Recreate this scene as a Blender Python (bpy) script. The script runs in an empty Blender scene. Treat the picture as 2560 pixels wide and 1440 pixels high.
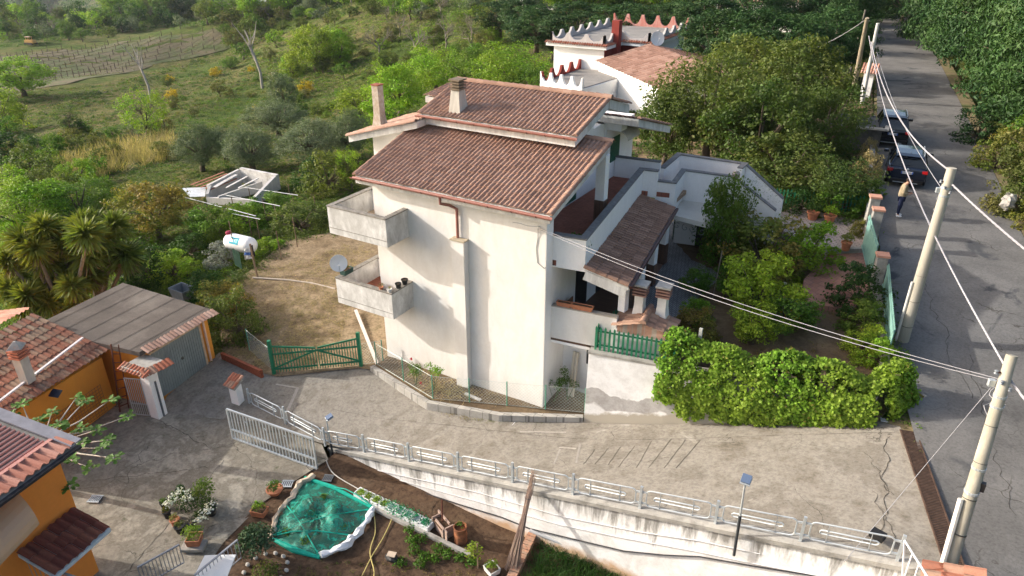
import bpy, bmesh, math, random
import numpy as np
from mathutils import Vector, Matrix
from mathutils.bvhtree import BVHTree
R = math.radians
random.seed(7); rng = np.random.default_rng(7)
sc = bpy.context.scene; col = sc.collection
# ---------------------------------------------------------------- camera, world, sun, exposure
PITCH, YAW, FPX = R(26.7), R(30.7), 1800.0
CAM = Vector((9.97, -18.96, 15.6))
cd = bpy.data.cameras.new('camera'); co = bpy.data.objects.new('camera', cd); col.objects.link(co)
cd.sensor_width = 36; cd.lens = 36 * FPX / 2560; cd.clip_end = 6000; cd.clip_start = .1
co.location = CAM; co.rotation_euler = (R(90) - PITCH, 0, YAW); sc.camera = co
SUND = Vector((3.45, 1.23, -1.62)).normalized()
w = bpy.data.worlds.new('World'); sc.world = w; w.use_nodes = True
sky = w.node_tree.nodes.new('ShaderNodeTexSky'); sky.sky_type = 'NISHITA'; sky.sun_disc = False
sky.sun_elevation = math.asin(-SUND.z); sky.sun_rotation = math.atan2(-SUND.x, -SUND.y)
bgn = w.node_tree.nodes['Background']; sky.dust_density = 3.5; sky.air_density = .8; sky.ozone_density = .6
bgn.inputs[1].default_value = .15
wm_ = w.node_tree.nodes.new('ShaderNodeMix'); wm_.data_type = 'RGBA'; wm_.blend_type = 'MULTIPLY'; wm_.inputs[0].default_value = 1; wm_.inputs[7].default_value = (1.02, .975, .91, 1)   # hazy, slightly warm sky
w.node_tree.links.new(sky.outputs[0], wm_.inputs[6]); w.node_tree.links.new(wm_.outputs[2], bgn.inputs[0])
sl = bpy.data.lights.new('sun', 'SUN'); sl.energy = 2.4; sl.angle = R(.55); sl.color = (1, .955, .89)
so = bpy.data.objects.new('sun', sl); col.objects.link(so); so.rotation_euler = SUND.to_track_quat('-Z', 'Y').to_euler()
sc.view_settings.view_transform = 'Standard'; sc.view_settings.look = 'None'; sc.view_settings.exposure = 1.2
sc.cycles.max_bounces = 6; sc.cycles.transparent_max_bounces = 12

_f = Vector((-math.sin(YAW), math.cos(YAW), 0)); _r = Vector((math.cos(YAW), math.sin(YAW), 0))
def ray(u, v):
    x = (u - 1280) / FPX; y = (720 - v) / FPX
    return _r * x + _f * (math.cos(PITCH) + y * math.sin(PITCH)) + Vector((0, 0, -math.sin(PITCH) + y * math.cos(PITCH)))
def px(u, v, z):
    r = ray(u, v); return CAM + r * ((z - CAM.z) / r.z)
def depth(p):
    return (Vector(p) - CAM).dot(_f * math.cos(PITCH) + Vector((0, 0, -math.sin(PITCH))))
def mper(p): return depth(p) / FPX       # metres per photo pixel at p
# ---------------------------------------------------------------- materials
MC = {}
def nt(name):
    m = bpy.data.materials.new(name); m.use_nodes = True; t = m.node_tree
    return m, t, t.nodes['Principled BSDF']
def N(t, typ, **k):
    n = t.nodes.new('ShaderNode' + typ)
    for a, v in k.items(): setattr(n, a, v)
    return n
def noise(t, vec, scale, detail=4, rough=.6, dist=0):
    n = N(t, 'TexNoise'); n.inputs['Scale'].default_value = scale; n.inputs['Detail'].default_value = detail
    n.inputs['Roughness'].default_value = rough; n.inputs['Distortion'].default_value = dist
    if vec is not None: t.links.new(vec, n.inputs['Vector'])
    return n.outputs['Fac']
def ramp(t, fac, stops, interp='LINEAR'):
    n = N(t, 'ValToRGB'); n.color_ramp.interpolation = interp; e = n.color_ramp.elements
    for i, (p, c) in enumerate(stops):
        q = e[i] if i < 2 else e.new(p)
        q.position = p; q.color = (*c, 1) if len(c) == 3 else c
    t.links.new(fac, n.inputs[0]); return n.outputs[0]
def mix(t, fac, a, b, mode='MIX'):
    n = N(t, 'Mix', data_type='RGBA', blend_type=mode)
    for sock, v in ((n.inputs[0], fac), (n.inputs[6], a), (n.inputs[7], b)):
        if hasattr(v, 'links'): t.links.new(v, sock)
        else: sock.default_value = v if not isinstance(v, tuple) else (*v, 1)[:4]
    return n.outputs[2]
def mapping(t, scale=(1, 1, 1), src='Position', rot=(0, 0, 0)):
    if src == 'Position': s = N(t, 'NewGeometry').outputs['Position']
    else: s = N(t, 'TexCoord').outputs[src]
    m = N(t, 'Mapping'); m.inputs['Scale'].default_value = scale; m.inputs['Rotation'].default_value = rot
    t.links.new(s, m.inputs[0]); return m.outputs[0]
def math_(t, op, a, b=0, clamp=False):
    n = N(t, 'Math', operation=op); n.use_clamp = clamp
    for i, v in enumerate((a, b)):
        if hasattr(v, 'links'): t.links.new(v, n.inputs[i])
        else: n.inputs[i].default_value = v
    return n.outputs[0]
def bump(t, b, h, s=.3, d=.02):
    n = N(t, 'Bump'); n.inputs['Strength'].default_value = s; n.inputs['Distance'].default_value = d
    t.links.new(h, n.inputs['Height']); t.links.new(n.outputs[0], b.inputs['Normal'])
def mat(name, c, var=.18, scale=4, rough=.8, metal=0, c2=None, thr=(.45, .7), bmp=.15, spec=.3, src='Object', stretch=(1, 1, 1)):
    if name in MC: return MC[name]
    m, t, b = nt(name); v = mapping(t, stretch, src)
    n1 = noise(t, v, scale, 6, .65)
    a = tuple(x * (1 - var) for x in c); d = tuple(min(1, x * (1 + var)) for x in c)
    o = ramp(t, n1, [(.3, a), (.7, d)])
    if c2: o = mix(t, ramp(t, noise(t, v, scale * .6, 8, .7), [(thr[0], (0, 0, 0)), (thr[1], (1, 1, 1))]), o, c2)
    t.links.new(o, b.inputs['Base Color']); b.inputs['Roughness'].default_value = rough; b.inputs['Metallic'].default_value = metal
    b.inputs['Specular IOR Level'].default_value = spec
    if bmp: bump(t, b, noise(t, v, scale * 8, 4, .7), bmp)
    MC[name] = m; return m
def glass(name, c=(.02, .03, .035), rough=.08):
    if name in MC: return MC[name]
    m, t, b = nt(name); b.inputs['Base Color'].default_value = (*c, 1); b.inputs['Roughness'].default_value = rough; b.inputs['Specular IOR Level'].default_value = .8
    MC[name] = m; return m
def stained(name, base, stain, z0=None, zr=2.0, amt=.5, vs=(2.2, 2.2, .45), rust=None, fine=.06):
    """painted render: streaky weather stains, optional rust-coloured damp near the foot"""
    if name in MC: return MC[name]
    m, t, b = nt(name); v = mapping(t, vs); v2 = mapping(t)
    s = ramp(t, noise(t, v, 1.6, 9, .72, .4), [(.5 - .2 * amt, (0, 0, 0)), (.78 - .1 * amt, (1, 1, 1))])
    g = noise(t, v2, 9, 8, .75)
    o = mix(t, math_(t, 'MULTIPLY', s, amt), base, stain)
    if amt > .6: o = mix(t, math_(t, 'MULTIPLY', ramp(t, noise(t, mapping(t, (1, 1, .55)), .9, 7, .62, .6), [(.5, (0, 0, 0)), (.62, (1, 1, 1))]), .55 * amt), o, tuple(x * 1.15 for x in stain))
    o = mix(t, ramp(t, g, [(.35, (0, 0, 0)), (.75, (.5, .5, .5))]), o, tuple(x * (1 - fine * 3) for x in base))
    if rust:
        sep = N(t, 'SeparateXYZ'); t.links.new(v2, sep.inputs[0])
        h = math_(t, 'ADD', math_(t, 'MULTIPLY', math_(t, 'ABSOLUTE', math_(t, 'SUBTRACT', sep.outputs['X'], 5.0)), .09), math_(t, 'ADD', sep.outputs['Z'], 1.0))
        h = math_(t, 'ADD', h, math_(t, 'MULTIPLY', noise(t, v2, .9, 6, .7), 1.6))
        o = mix(t, math_(t, 'MULTIPLY', ramp(t, h, [(max(0, rust[1]), (1, 1, 1)), (max(0, rust[1]) + .3, (0, 0, 0))]), ramp(t, noise(t, v2, 1.3, 7, .75), [(.4, (0, 0, 0)), (.6, (.85, .85, .85))])), o, rust[0])
    t.links.new(o, b.inputs['Base Color']); b.inputs['Roughness'].default_value = .85; b.inputs['Specular IOR Level'].default_value = .2
    bump(t, b, noise(t, v2, 35, 5, .7), .25, .01); MC[name] = m; return m
def crackmask(t, scale, width, dist=.4, breakup=.5):
    v = mapping(t); n = N(t, 'TexNoise'); n.inputs['Scale'].default_value = 1.2; n.inputs['Detail'].default_value = 6
    t.links.new(v, n.inputs['Vector']); mv = N(t, 'VectorMath', operation='MULTIPLY_ADD')
    t.links.new(n.outputs['Color'], mv.inputs[0]); mv.inputs[1].default_value = (dist * 3,) * 3; t.links.new(v, mv.inputs[2])
    vo = N(t, 'TexVoronoi', feature='DISTANCE_TO_EDGE'); vo.inputs['Scale'].default_value = scale; t.links.new(mv.outputs[0], vo.inputs['Vector'])
    c = ramp(t, vo.outputs['Distance'], [(0, (1, 1, 1)), (width, (0, 0, 0))])
    k = ramp(t, noise(t, v, .5, 3, .5), [(breakup, (0, 0, 0)), (breakup + .1, (1, 1, 1))])
    return math_(t, 'MULTIPLY', c, k)
def ground(name, cols, sc1=.5, sc2=14, grain=.25, cracks=None, rough=.9, bmp=.3, patch=None):
    """cols: list of colours mixed by large noise; grain: fine contrast"""
    m, t, b = nt(name); v = mapping(t)
    k = len(cols); lo, hi = .3, .7
    o = ramp(t, noise(t, v, sc1, 8, .68, .3), [(lo + (hi - lo) * i / max(1, k - 1), c) for i, c in enumerate(cols)])
    g = noise(t, v, sc2, 6, .8)
    o = mix(t, 1.0, o, ramp(t, g, [(.25, (1 - grain,) * 3), (.5, (1, 1, 1)), (.8, (1 + grain * .6,) * 3)]), 'MULTIPLY')
    if patch: o = mix(t, ramp(t, noise(t, v, patch[1], 5, .6, .8), [(patch[2], (0, 0, 0)), (patch[2] + .05, (1, 1, 1))]), o, patch[0])
    if cracks:
        for s_, w_, bk in cracks: o = mix(t, crackmask(t, s_, w_, .3, bk), o, (.06, .055, .045))
    t.links.new(o, b.inputs['Base Color']); b.inputs['Roughness'].default_value = rough; b.inputs['Specular IOR Level'].default_value = .15
    bump(t, b, g, bmp, .03); MC[name] = m; return m
def leafm(name, c, var=.45, trans=.35, hue=None):
    if name in MC: return MC[name]
    m, t, b = nt(name); g = N(t, 'NewGeometry'); oi = N(t, 'ObjectInfo')
    a = tuple(x * (1 - var) for x in c); d = tuple(min(1, x * (1 + var)) for x in c)
    o = ramp(t, g.outputs['Random Per Island'], [(0, a), (.55, c), (1, d)])
    if hue:
        v = mapping(t); o = mix(t, ramp(t, noise(t, v, .35, 5, .6), [(.42, (0, 0, 0)), (.62, (1, 1, 1))]), o, hue)
    o = mix(t, 1.0, o, ramp(t, oi.outputs['Random'], [(0, (.78, .8, .75)), (1, (1.18, 1.15, 1.1))]), 'MULTIPLY')
    t.links.new(o, b.inputs['Base Color']); b.inputs['Roughness'].default_value = .6; b.inputs['Specular IOR Level'].default_value = .25
    tr = N(t, 'BsdfTranslucent'); t.links.new(mix(t, 1.0, o, (1.1, 1.25, .6), 'MULTIPLY'), tr.inputs[0])
    ms = N(t, 'MixShader'); ms.inputs[0].default_value = trans
    t.links.new(b.outputs[0], ms.inputs[1]); t.links.new(tr.outputs[0], ms.inputs[2])
    t.links.new(ms.outputs[0], t.nodes['Material Output'].inputs[0]); MC[name] = m; return m
def tilem(name, c, c2, dirt=(.08, .06, .05), damt=.55):
    if name in MC: return MC[name]
    m, t, b = nt(name); g = N(t, 'NewGeometry'); v = mapping(t)
    o = ramp(t, g.outputs['Random Per Island'], [(0, tuple(x * .8 for x in c)), (.5, c), (1, c2)])
    o = mix(t, ramp(t, noise(t, v, 1.1, 8, .75, .5), [(damt, (0, 0, 0)), (damt + .25, (.75, .75, .75))]), o, dirt)
    o = mix(t, ramp(t, noise(t, v, 26, 6, .8), [(.45, (0, 0, 0)), (.75, (.45, .45, .45))]), o, tuple(x * .45 for x in c))
    t.links.new(o, b.inputs['Base Color']); b.inputs['Roughness'].default_value = .95; b.inputs['Specular IOR Level'].default_value = .04
    bump(t, b, noise(t, v, 40, 4, .7), .2, .01); MC[name] = m; return m
# ---------------------------------------------------------------- mesh builder
class MB:
    def __init__(s): s.v = []; s.f = []; s.mi = []; s.k = 0
    def add(s, vs, fs):
        b = len(s.v); s.v += [tuple(v) for v in vs]; s.f += [tuple(i + b for i in f) for f in fs]; s.mi += [s.k] * len(fs); return s
    def box(s, x0, x1, y0, y1, z0, z1):
        return s.add([(x0, y0, z0), (x1, y0, z0), (x1, y1, z0), (x0, y1, z0), (x0, y0, z1), (x1, y0, z1), (x1, y1, z1), (x0, y1, z1)],
                     [(0, 3, 2, 1), (4, 5, 6, 7), (0, 1, 5, 4), (1, 2, 6, 5), (2, 3, 7, 6), (3, 0, 4, 7)])
    def rbox(s, c, size, rz=0, rx=0, ry=0):
        M = Matrix.Translation(c) @ Matrix.Rotation(rz, 4, 'Z') @ Matrix.Rotation(ry, 4, 'Y') @ Matrix.Rotation(rx, 4, 'X')
        h = [x / 2 for x in size]; n = len(s.v); s.box(-h[0], h[0], -h[1], h[1], -h[2], h[2])
        for i in range(n, len(s.v)): s.v[i] = tuple(M @ Vector(s.v[i]))
        return s
    def bar(s, p, q, wd, ht, up=(0, 0, 1)):
        """rectangular bar from p to q"""
        p, q = Vector(p), Vector(q); d = (q - p).normalized(); u = Vector(up); sd = d.cross(u)
        if sd.length < 1e-4: sd = d.cross(Vector((1, 0, 0)))
        sd.normalize(); u = sd.cross(d).normalized(); sd *= wd / 2; u *= ht / 2
        vs = [p - sd - u, p + sd - u, p + sd + u, p - sd + u, q - sd - u, q + sd - u, q + sd + u, q - sd + u]
        return s.add(vs, [(0, 1, 2, 3), (7, 6, 5, 4), (0, 4, 5, 1), (1, 5, 6, 2), (2, 6, 7, 3), (3, 7, 4, 0)])
    def prism(s, poly, z0, z1):
        """poly of (x,y[,z offset]) extruded between z0 and z1 (z1 may be a list)"""
        n = len(poly); zt = z1 if isinstance(z1, (list, tuple)) else [z1] * n; zb = z0 if isinstance(z0, (list, tuple)) else [z0] * n
        vs = [(p[0], p[1], zb[i]) for i, p in enumerate(poly)] + [(p[0], p[1], zt[i]) for i, p in enumerate(poly)]
        return s.add(vs, [tuple(range(n))[::-1], tuple(range(n, 2 * n))] + [(i, (i + 1) % n, n + (i + 1) % n, n + i) for i in range(n)])
    def tube(s, pts, r, seg=6, caps=True):
        pts = [Vector(p) for p in pts]; n = len(pts); rs = r if isinstance(r, (list, tuple)) else [r] * n
        b = []; pu = None
        for i, p in enumerate(pts):
            d = (pts[min(i + 1, n - 1)] - pts[max(i - 1, 0)]); d = d.normalized() if d.length > 1e-9 else Vector((0, 0, 1))
            if pu is None: pu = d.cross(Vector((0, 0, 1)) if abs(d.z) < .9 else Vector((1, 0, 0))).normalized()
            pu = (pu - d * pu.dot(d)); pu = pu.normalized() if pu.length > 1e-6 else Vector((1, 0, 0)); w_ = d.cross(pu)
            b += [p + (pu * math.cos(2 * math.pi * k / seg) + w_ * math.sin(2 * math.pi * k / seg)) * rs[i] for k in range(seg)]
        fs = [(i * seg + k, i * seg + (k + 1) % seg, (i + 1) * seg + (k + 1) % seg, (i + 1) * seg + k) for i in range(n - 1) for k in range(seg)]
        if caps: fs += [tuple(range(seg))[::-1], tuple((n - 1) * seg + k for k in range(seg))]
        return s.add(b, fs)
    def lathe(s, c, prof, seg=16, M=None):
        """prof: list of (r,z) relative to c"""
        vs = []
        for r, z in prof: vs += [Vector((r * math.cos(2 * math.pi * k / seg), r * math.sin(2 * math.pi * k / seg), z)) for k in range(seg)]
        if M: vs = [M @ v for v in vs]
        vs = [v + Vector(c) for v in vs]; n = len(prof)
        fs = [(i * seg + k, i * seg + (k + 1) % seg, (i + 1) * seg + (k + 1) % seg, (i + 1) * seg + k) for i in range(n - 1) for k in range(seg)]
        fs += [tuple(range(seg))[::-1], tuple((n - 1) * seg + k for k in range(seg))]
        return s.add(vs, fs)
    def ball(s, c, r, seg=10, rings=6, sq=(1, 1, 1)):
        prof = [(math.sin(math.pi * i / rings), -math.cos(math.pi * i / rings)) for i in range(rings + 1)]
        vs = [(c[0] + r * sq[0] * max(a, 1e-3) * math.cos(2 * math.pi * k / seg), c[1] + r * sq[1] * max(a, 1e-3) * math.sin(2 * math.pi * k / seg), c[2] + r * sq[2] * z) for a, z in prof for k in range(seg)]
        return s.add(vs, [(i * seg + k, i * seg + (k + 1) % seg, (i + 1) * seg + (k + 1) % seg, (i + 1) * seg + k) for i in range(rings) for k in range(seg)])
    def build(s, name, m=None, parent=None, smooth=False, bevel=0, **tags):
        me = bpy.data.meshes.new(name); off = Vector((0, 0, 0))
        if parent is not None:
            p = parent
            while p is not None: off = off + p.location; p = p.parent
        me.from_pydata([(v[0] - off.x, v[1] - off.y, v[2] - off.z) for v in s.v], [], s.f)
        for mm in (m if isinstance(m, (list, tuple)) else [m]):
            if mm: me.materials.append(mm)
        if any(s.mi): me.polygons.foreach_set('material_index', s.mi)
        if smooth: me.polygons.foreach_set('use_smooth', [True] * len(me.polygons))
        o = bpy.data.objects.new(name, me); col.objects.link(o); o.parent = parent
        if smooth:
            try: me.set_sharp_from_angle(angle=R(40))
            except Exception: pass
        if bevel:
            bm_ = bmesh.new(); bm_.from_mesh(me); bmesh.ops.bevel(bm_, geom=bm_.edges[:], offset=bevel, segments=1, affect='EDGES'); bm_.to_mesh(me); bm_.free()
        for k, v in tags.items(): o[k] = v
        return o
def npmesh(name, V, F, m, parent=None, **tags):
    me = bpy.data.meshes.new(name); V = np.asarray(V, np.float32); F = np.asarray(F, np.int32); k = F.shape[1]
    me.vertices.add(len(V)); me.vertices.foreach_set('co', V.ravel())
    me.loops.add(F.size); me.loops.foreach_set('vertex_index', F.ravel())
    me.polygons.add(len(F)); me.polygons.foreach_set('loop_start', np.arange(0, F.size, k, dtype=np.int32))
    try: me.polygons.foreach_set('loop_total', np.full(len(F), k, np.int32))
    except Exception: pass
    me.update(calc_edges=True); me.validate()
    if m: me.materials.append(m)
    o = bpy.data.objects.new(name, me); col.objects.link(o); o.parent = parent
    for a, v in tags.items(): o[a] = v
    return o
def thing(name, label, cat, loc=(0, 0, 0), group=None):
    o = bpy.data.objects.new(name, None); col.objects.link(o); o.location = loc; o.empty_display_size = .3
    o['label'] = label; o['category'] = cat
    if group: o['group'] = group
    return o
def tag(o, label, cat, group=None):
    o['label'] = label; o['category'] = cat
    if group: o['group'] = group
    return o
def dup(root, loc, rz=0, s=1.0, label=None, group=None, sz=None):
    r = root.copy(); col.objects.link(r); r.location = loc; r.rotation_euler = (0, 0, rz); r.scale = (s, s, sz or s)
    if label: r['label'] = label
    if group: r['group'] = group
    for ch in list(root.children):
        c = ch.copy(); col.objects.link(c); c.parent = r
        for g_ in ch.children:
            d = g_.copy(); col.objects.link(d); d.parent = c
    return r
# ---------------------------------------------------------------- smooth height surfaces (thin plate)
def tps(P_, lam=1e-3):
    P_ = np.array([tuple(p) for p in P_], float); X = P_[:, :2]; n = len(X); sc_ = 20.0
    def U(r2): return np.where(r2 > 1e-12, r2 * np.log(r2 + 1e-12), 0)
    Xs = X / sc_; K = U(((Xs[:, None] - Xs[None]) ** 2).sum(-1)) + lam * np.eye(n); Q = np.c_[np.ones(n), Xs]
    A = np.zeros((n + 3, n + 3)); A[:n, :n] = K; A[:n, n:] = Q; A[n:, :n] = Q.T
    wv = np.linalg.lstsq(A, np.r_[P_[:, 2], 0, 0, 0], rcond=None)[0]
    def f(x, y):
        x = np.asarray(x, float); y = np.asarray(y, float); sh = x.shape; q = np.c_[x.ravel(), y.ravel()] / sc_
        out = np.empty(len(q))
        for i in range(0, len(q), 20000):
            c = q[i:i + 20000]; out[i:i + 20000] = U(((c[:, None] - Xs[None]) ** 2).sum(-1)) @ wv[:n] + wv[n] + c @ wv[n + 1:]
        return out.reshape(sh)
    return f
def patch(name, poly, m, extra=(), cell=.8, rough=0, dz=0, lam=1e-3, thick=0, **tags):
    """surface over a polygon of 3D points, its heights running smoothly between the given ones"""
    poly = [Vector(p) for p in poly]; f = tps([tuple(p) for p in poly] + [tuple(p) for p in extra], lam)
    b = bmesh.new(); vs = [b.verts.new((p.x, p.y, 0)) for p in poly]; fc = b.faces.new(vs)
    if fc.normal.z < 0 or sum(vs[i].co.x * vs[(i + 1) % len(vs)].co.y - vs[(i + 1) % len(vs)].co.x * vs[i].co.y for i in range(len(vs))) < 0: bmesh.ops.reverse_faces(b, faces=[fc])
    bmesh.ops.triangulate(b, faces=b.faces[:])
    for ax in (0, 1):
        lo = min(p[ax] for p in poly); hi = max(p[ax] for p in poly); k = lo + cell
        while k < hi:
            no = Vector((1, 0, 0)) if ax == 0 else Vector((0, 1, 0)); bmesh.ops.bisect_plane(b, geom=b.verts[:] + b.edges[:] + b.faces[:], plane_co=no * k, plane_no=no); k += cell
    b.verts.ensure_lookup_table(); X = np.array([v.co.x for v in b.verts]); Y = np.array([v.co.y for v in b.verts]); Z = f(X, Y)
    for v, z in zip(b.verts, Z): v.co.z = z + dz + (random.uniform(-rough, rough) if rough else 0)
    me = bpy.data.meshes.new(name); b.to_mesh(me); b.free(); me.materials.append(m)
    me.polygons.foreach_set('use_smooth', [True] * len(me.polygons))
    o = bpy.data.objects.new(name, me); col.objects.link(o); o['kind'] = 'structure'; o['poly'] = 0; del o['poly']
    for a, v in tags.items(): o[a] = v
    o_f[name] = f; return o
o_f = {}
def inpoly(x, y, poly):
    c = False; n = len(poly)
    for i in range(n):
        x1, y1 = poly[i][0], poly[i][1]; x2, y2 = poly[i - 1][0], poly[i - 1][1]
        if (y1 > y) != (y2 > y) and x < (x2 - x1) * (y - y1) / (y2 - y1) + x1: c = not c
    return c
# ---------------------------------------------------------------- barrel tile roofs: every tile its own island
def tiles(name, O, U, V, W_, L_, m, parent, pitch=.175, course=.36, amp=.05, clip=None, skew=None):
    """O corner at the eave, U along the eave (unit), V up the slope (unit); W_ width, L_ slope length"""
    O, U, V = Vector(O), Vector(U).normalized(), Vector(V).normalized(); Nn = U.cross(V).normalized()
    if Nn.z < 0: Nn = -Nn
    nx = max(1, round(W_ / pitch)); ny = max(1, round(L_ / course)); px_ = W_ / nx; cy = L_ / ny
    prof = [(0, 0), (.12, .02), (.25, .55), (.42, .95), (.58, .95), (.75, .55), (.88, .02), (1, 0)]
    mb = MB(); k = len(prof)
    for j in range(ny):
        for i in range(nx):
            if clip and not clip((i + .5) * px_, (j + .5) * cy): continue
            js = random.uniform(-.009, .009); jl = random.uniform(-.02, .02)
            base = O + U * (i * px_ + js) + V * (j * cy + jl) + Nn * random.uniform(-.004, .007)
            if skew: base = base + U * skew * (j * cy)
            vs = []
            for (vv, lift) in ((0, .0), (0, .028), (cy + .02, .004)):
                vs += [base + U * (a * px_) + V * vv + Nn * (lift + h * amp) for a, h in prof]
            fs = [(a, a + 1, k + a + 1, k + a) for a in range(k - 1)] + [(k + a, k + a + 1, 2 * k + a + 1, 2 * k + a) for a in range(k - 1)]
            mb.add(vs, fs)
    return mb.build(name, m, parent)
def ridge(mb, p, q, r=.1, n=None):
    """row of overlapping half round caps"""
    p, q = Vector(p), Vector(q); L_ = (q - p).length; n = n or max(2, round(L_ / .38)); d = (q - p) / n
    sd = d.cross(Vector((0, 0, 1))).normalized(); up = sd.cross(d).normalized()
    for i in range(n):
        a, b = p + d * i, p + d * (i + 1.06)
        vs = []
        for c, rr in ((a, r * 1.08), (b, r * .92)):
            vs += [c + sd * math.cos(t_) * rr + up * math.sin(t_) * rr for t_ in [math.pi * k / 8 for k in range(9)]]
        mb.add(vs, [(k, k + 1, 9 + k + 1, 9 + k) for k in range(8)] + [tuple(range(9))[::-1]])
# material palette
WHITE = stained('white_render', (.88, .87, .855), (.58, .56, .52), amt=.25)
CREAM = stained('cream_render', (.76, .74, .70), (.54, .49, .42), amt=.5, vs=(1.1, 1.1, .5))
DIRTY = stained('weathered_white_render', (.78, .77, .74), (.26, .25, .23), amt=.75)
CAPST = mat('weathered_coping', (.22, .205, .18), .35, 6, c2=(.06, .055, .05), thr=(.5, .75))
GREYCAP = mat('grey_stone_coping', (.17, .17, .17), .25, 5, c2=(.3, .3, .29), thr=(.55, .8))
TILE = tilem('brown_roof_tile', (.37, .23, .17), (.41, .27, .205), (.25, .155, .11), .66)
TILE2 = tilem('dull_porch_tile', (.27, .165, .12), (.34, .215, .16), (.10, .08, .065), .55)
TILE3 = tilem('red_clay_tile', (.42, .16, .10), (.38, .25, .18), (.14, .11, .09), .5)
GUTR = mat('brown_gutter_paint', (.31, .135, .105), .12, 3, .5)
CONC = mat('old_concrete', (.33, .315, .285), .25, 3, c2=(.12, .115, .10), thr=(.5, .75))
GREENP = mat('green_fence_paint', (.02, .17, .085), .3, 5, .55, c2=(.2, .2, .09), thr=(.58, .7))
GALV = mat('galvanised_metal', (.52, .56, .58), .12, 3, .45, .5)
ORANGE = stained('ochre_orange_render', (.66, .28, .045), (.46, .2, .05), amt=.3)
DARK = glass('dark_opening', (.012, .012, .014), .5)
SHUT = mat('green_shutter_paint', (.015, .10, .06), .2, 4, .5)
TERRA = mat('terracotta', (.42, .17, .09), .2, 8)
TIMB = mat('old_timber', (.2, .14, .09), .3, 5, stretch=(1, 1, .15))
BARK = mat('tree_bark', (.11, .085, .06), .35, 5, stretch=(1, 1, .3))
STEELP = mat('pole_concrete', (.40, .375, .31), .12, 3, .9, c2=(.28, .26, .2), stretch=(1, 1, .2))
# ---------------------------------------------------------------- ground surfaces
ASPH = ground('asphalt', [(.10, .097, .092), (.155, .15, .142), (.215, .207, .195)], .3, 12, .45, cracks=[(.55, .012, .5), (1.6, .02, .6)], patch=((.075, .077, .08), .35, .62))
DRIVE = ground('drive_concrete', [(.15, .13, .10), (.22, .198, .165), (.27, .248, .212), (.195, .175, .145), (.235, .215, .18)], .8, 9, .5, cracks=[(.35, .004, .5), (.9, .008, .6)], patch=((.36, .34, .30), .6, .68), bmp=.6)
COURT = ground('courtyard_concrete', [(.13, .116, .09), (.27, .242, .195), (.19, .17, .135), (.33, .30, .245), (.235, .21, .17)], .9, 9, .45, cracks=[(.3, .004, .4), (.8, .006, .6)], patch=((.08, .085, .045), .7, .66))
YARD = ground('dry_grass_ground', [(.085, .06, .033), (.18, .13, .075), (.26, .195, .12), (.13, .105, .05)], .9, 8, .85)
SOIL = ground('garden_soil_brown', [(.055, .033, .02), (.10, .062, .038), (.15, .10, .062)], 1.6, 7, .85, bmp=1.0)
SOIL2 = ground('upper_garden_soil', [(.07, .05, .032), (.14, .10, .06), (.26, .19, .11)], .5, 12, .5, bmp=.5)
VERGE = ground('bank_earth', [(.12, .10, .055), (.2, .16, .09), (.10, .12, .045)], .6, 10, .5)

def field_mat():
    m, t, b = nt('meadow_ground'); v = mapping(t)
    o = ramp(t, noise(t, v, .045, 9, .68, .4), [(.3, (.05, .085, .016)), (.42, (.08, .12, .025)), (.5, (.125, .125, .045)), (.58, (.17, .135, .065)), (.7, (.075, .11, .022))])
    o = mix(t, ramp(t, noise(t, v, .5, 9, .75), [(.4, (0, 0, 0)), (.62, (1, 1, 1))]), o, (.05, .075, .018))
    o = mix(t, 1.0, o, ramp(t, noise(t, v, 2.2, 7, .8), [(.25, (.55, .55, .5)), (.75, (1.35, 1.35, 1.3))]), 'MULTIPLY')
    t.links.new(o, b.inputs['Base Color']); b.inputs['Roughness'].default_value = .95; b.inputs['Specular IOR Level'].default_value = .05
    bump(t, b, noise(t, v, 1.6, 8, .8), .9, .35); return m
def P3(l): return [px(*q) for q in l]
RE = [Vector(p) for p in [(13.6, -7.5, 2.35), (12.75, -3.83, 2.5), (11.81, -.43, 2.55), (11.04, 2.68, 2.7), (10.7, 4.1, 2.85), (9.82, 8.25, 3.3), (8.96, 12.95, 3.8), (8.2, 18.5, 4), (6.43, 34.85, 4), (3.31, 62.49, 3.8), (.2, 88.9, 3.4), (-4.5, 118, 3)]]
def rside(i, wd):
    a, b_ = RE[max(i - 1, 0)], RE[min(i + 1, len(RE) - 1)]; d = (b_ - a).normalized(); return RE[i] + Vector((d.y, -d.x, 0)) * wd
RR = [rside(i, 6.6 if i < 3 else 5.6) for i in range(len(RE))]
patch('road', RE + RR[::-1], ASPH, cell=2.5)
RV = [rside(i, 7.6 if i < 3 else 6.5) for i in range(len(RE))]
patch('road_gutter', RR + RV[::-1], VERGE, cell=2.5, dz=.02)
drive = [(-14.5, -2.5, -.9), *[tuple(px(*q)) for q in [(640, 925, -.75), (690, 940, -.7), (900, 918, -.4), (945, 930, -.42), (1075, 1017, -.48), (1250, 1046, -.3), (1455, 1052, -.12)]],
         (1.62, .05, -.08), (4.3, .5, .58), (7.2, 1.05, 1.4), (10.3, 1.7, 2.3), (11.05, 1.5, 2.52), (12.0, -1.0, 2.54), (12.95, -4.3, 2.5), (11.5, -4.3, 2.52), (7.4, -4.3, 1.62), (3.3, -4.3, .7), (-.8, -4.3, -.22), (-4.8, -4.3, -1.1), (-6.6, -4.6, -1.18),
         (-9.7, -5.0, -1.22), (-13.3, -6.4, -1.2), (-13.95, -5.6, -1.12)]
patch('driveway', drive, DRIVE, extra=[(-8, -3, -.75), (-3, -3, -.65)], cell=1.0, lam=.01)
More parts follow.
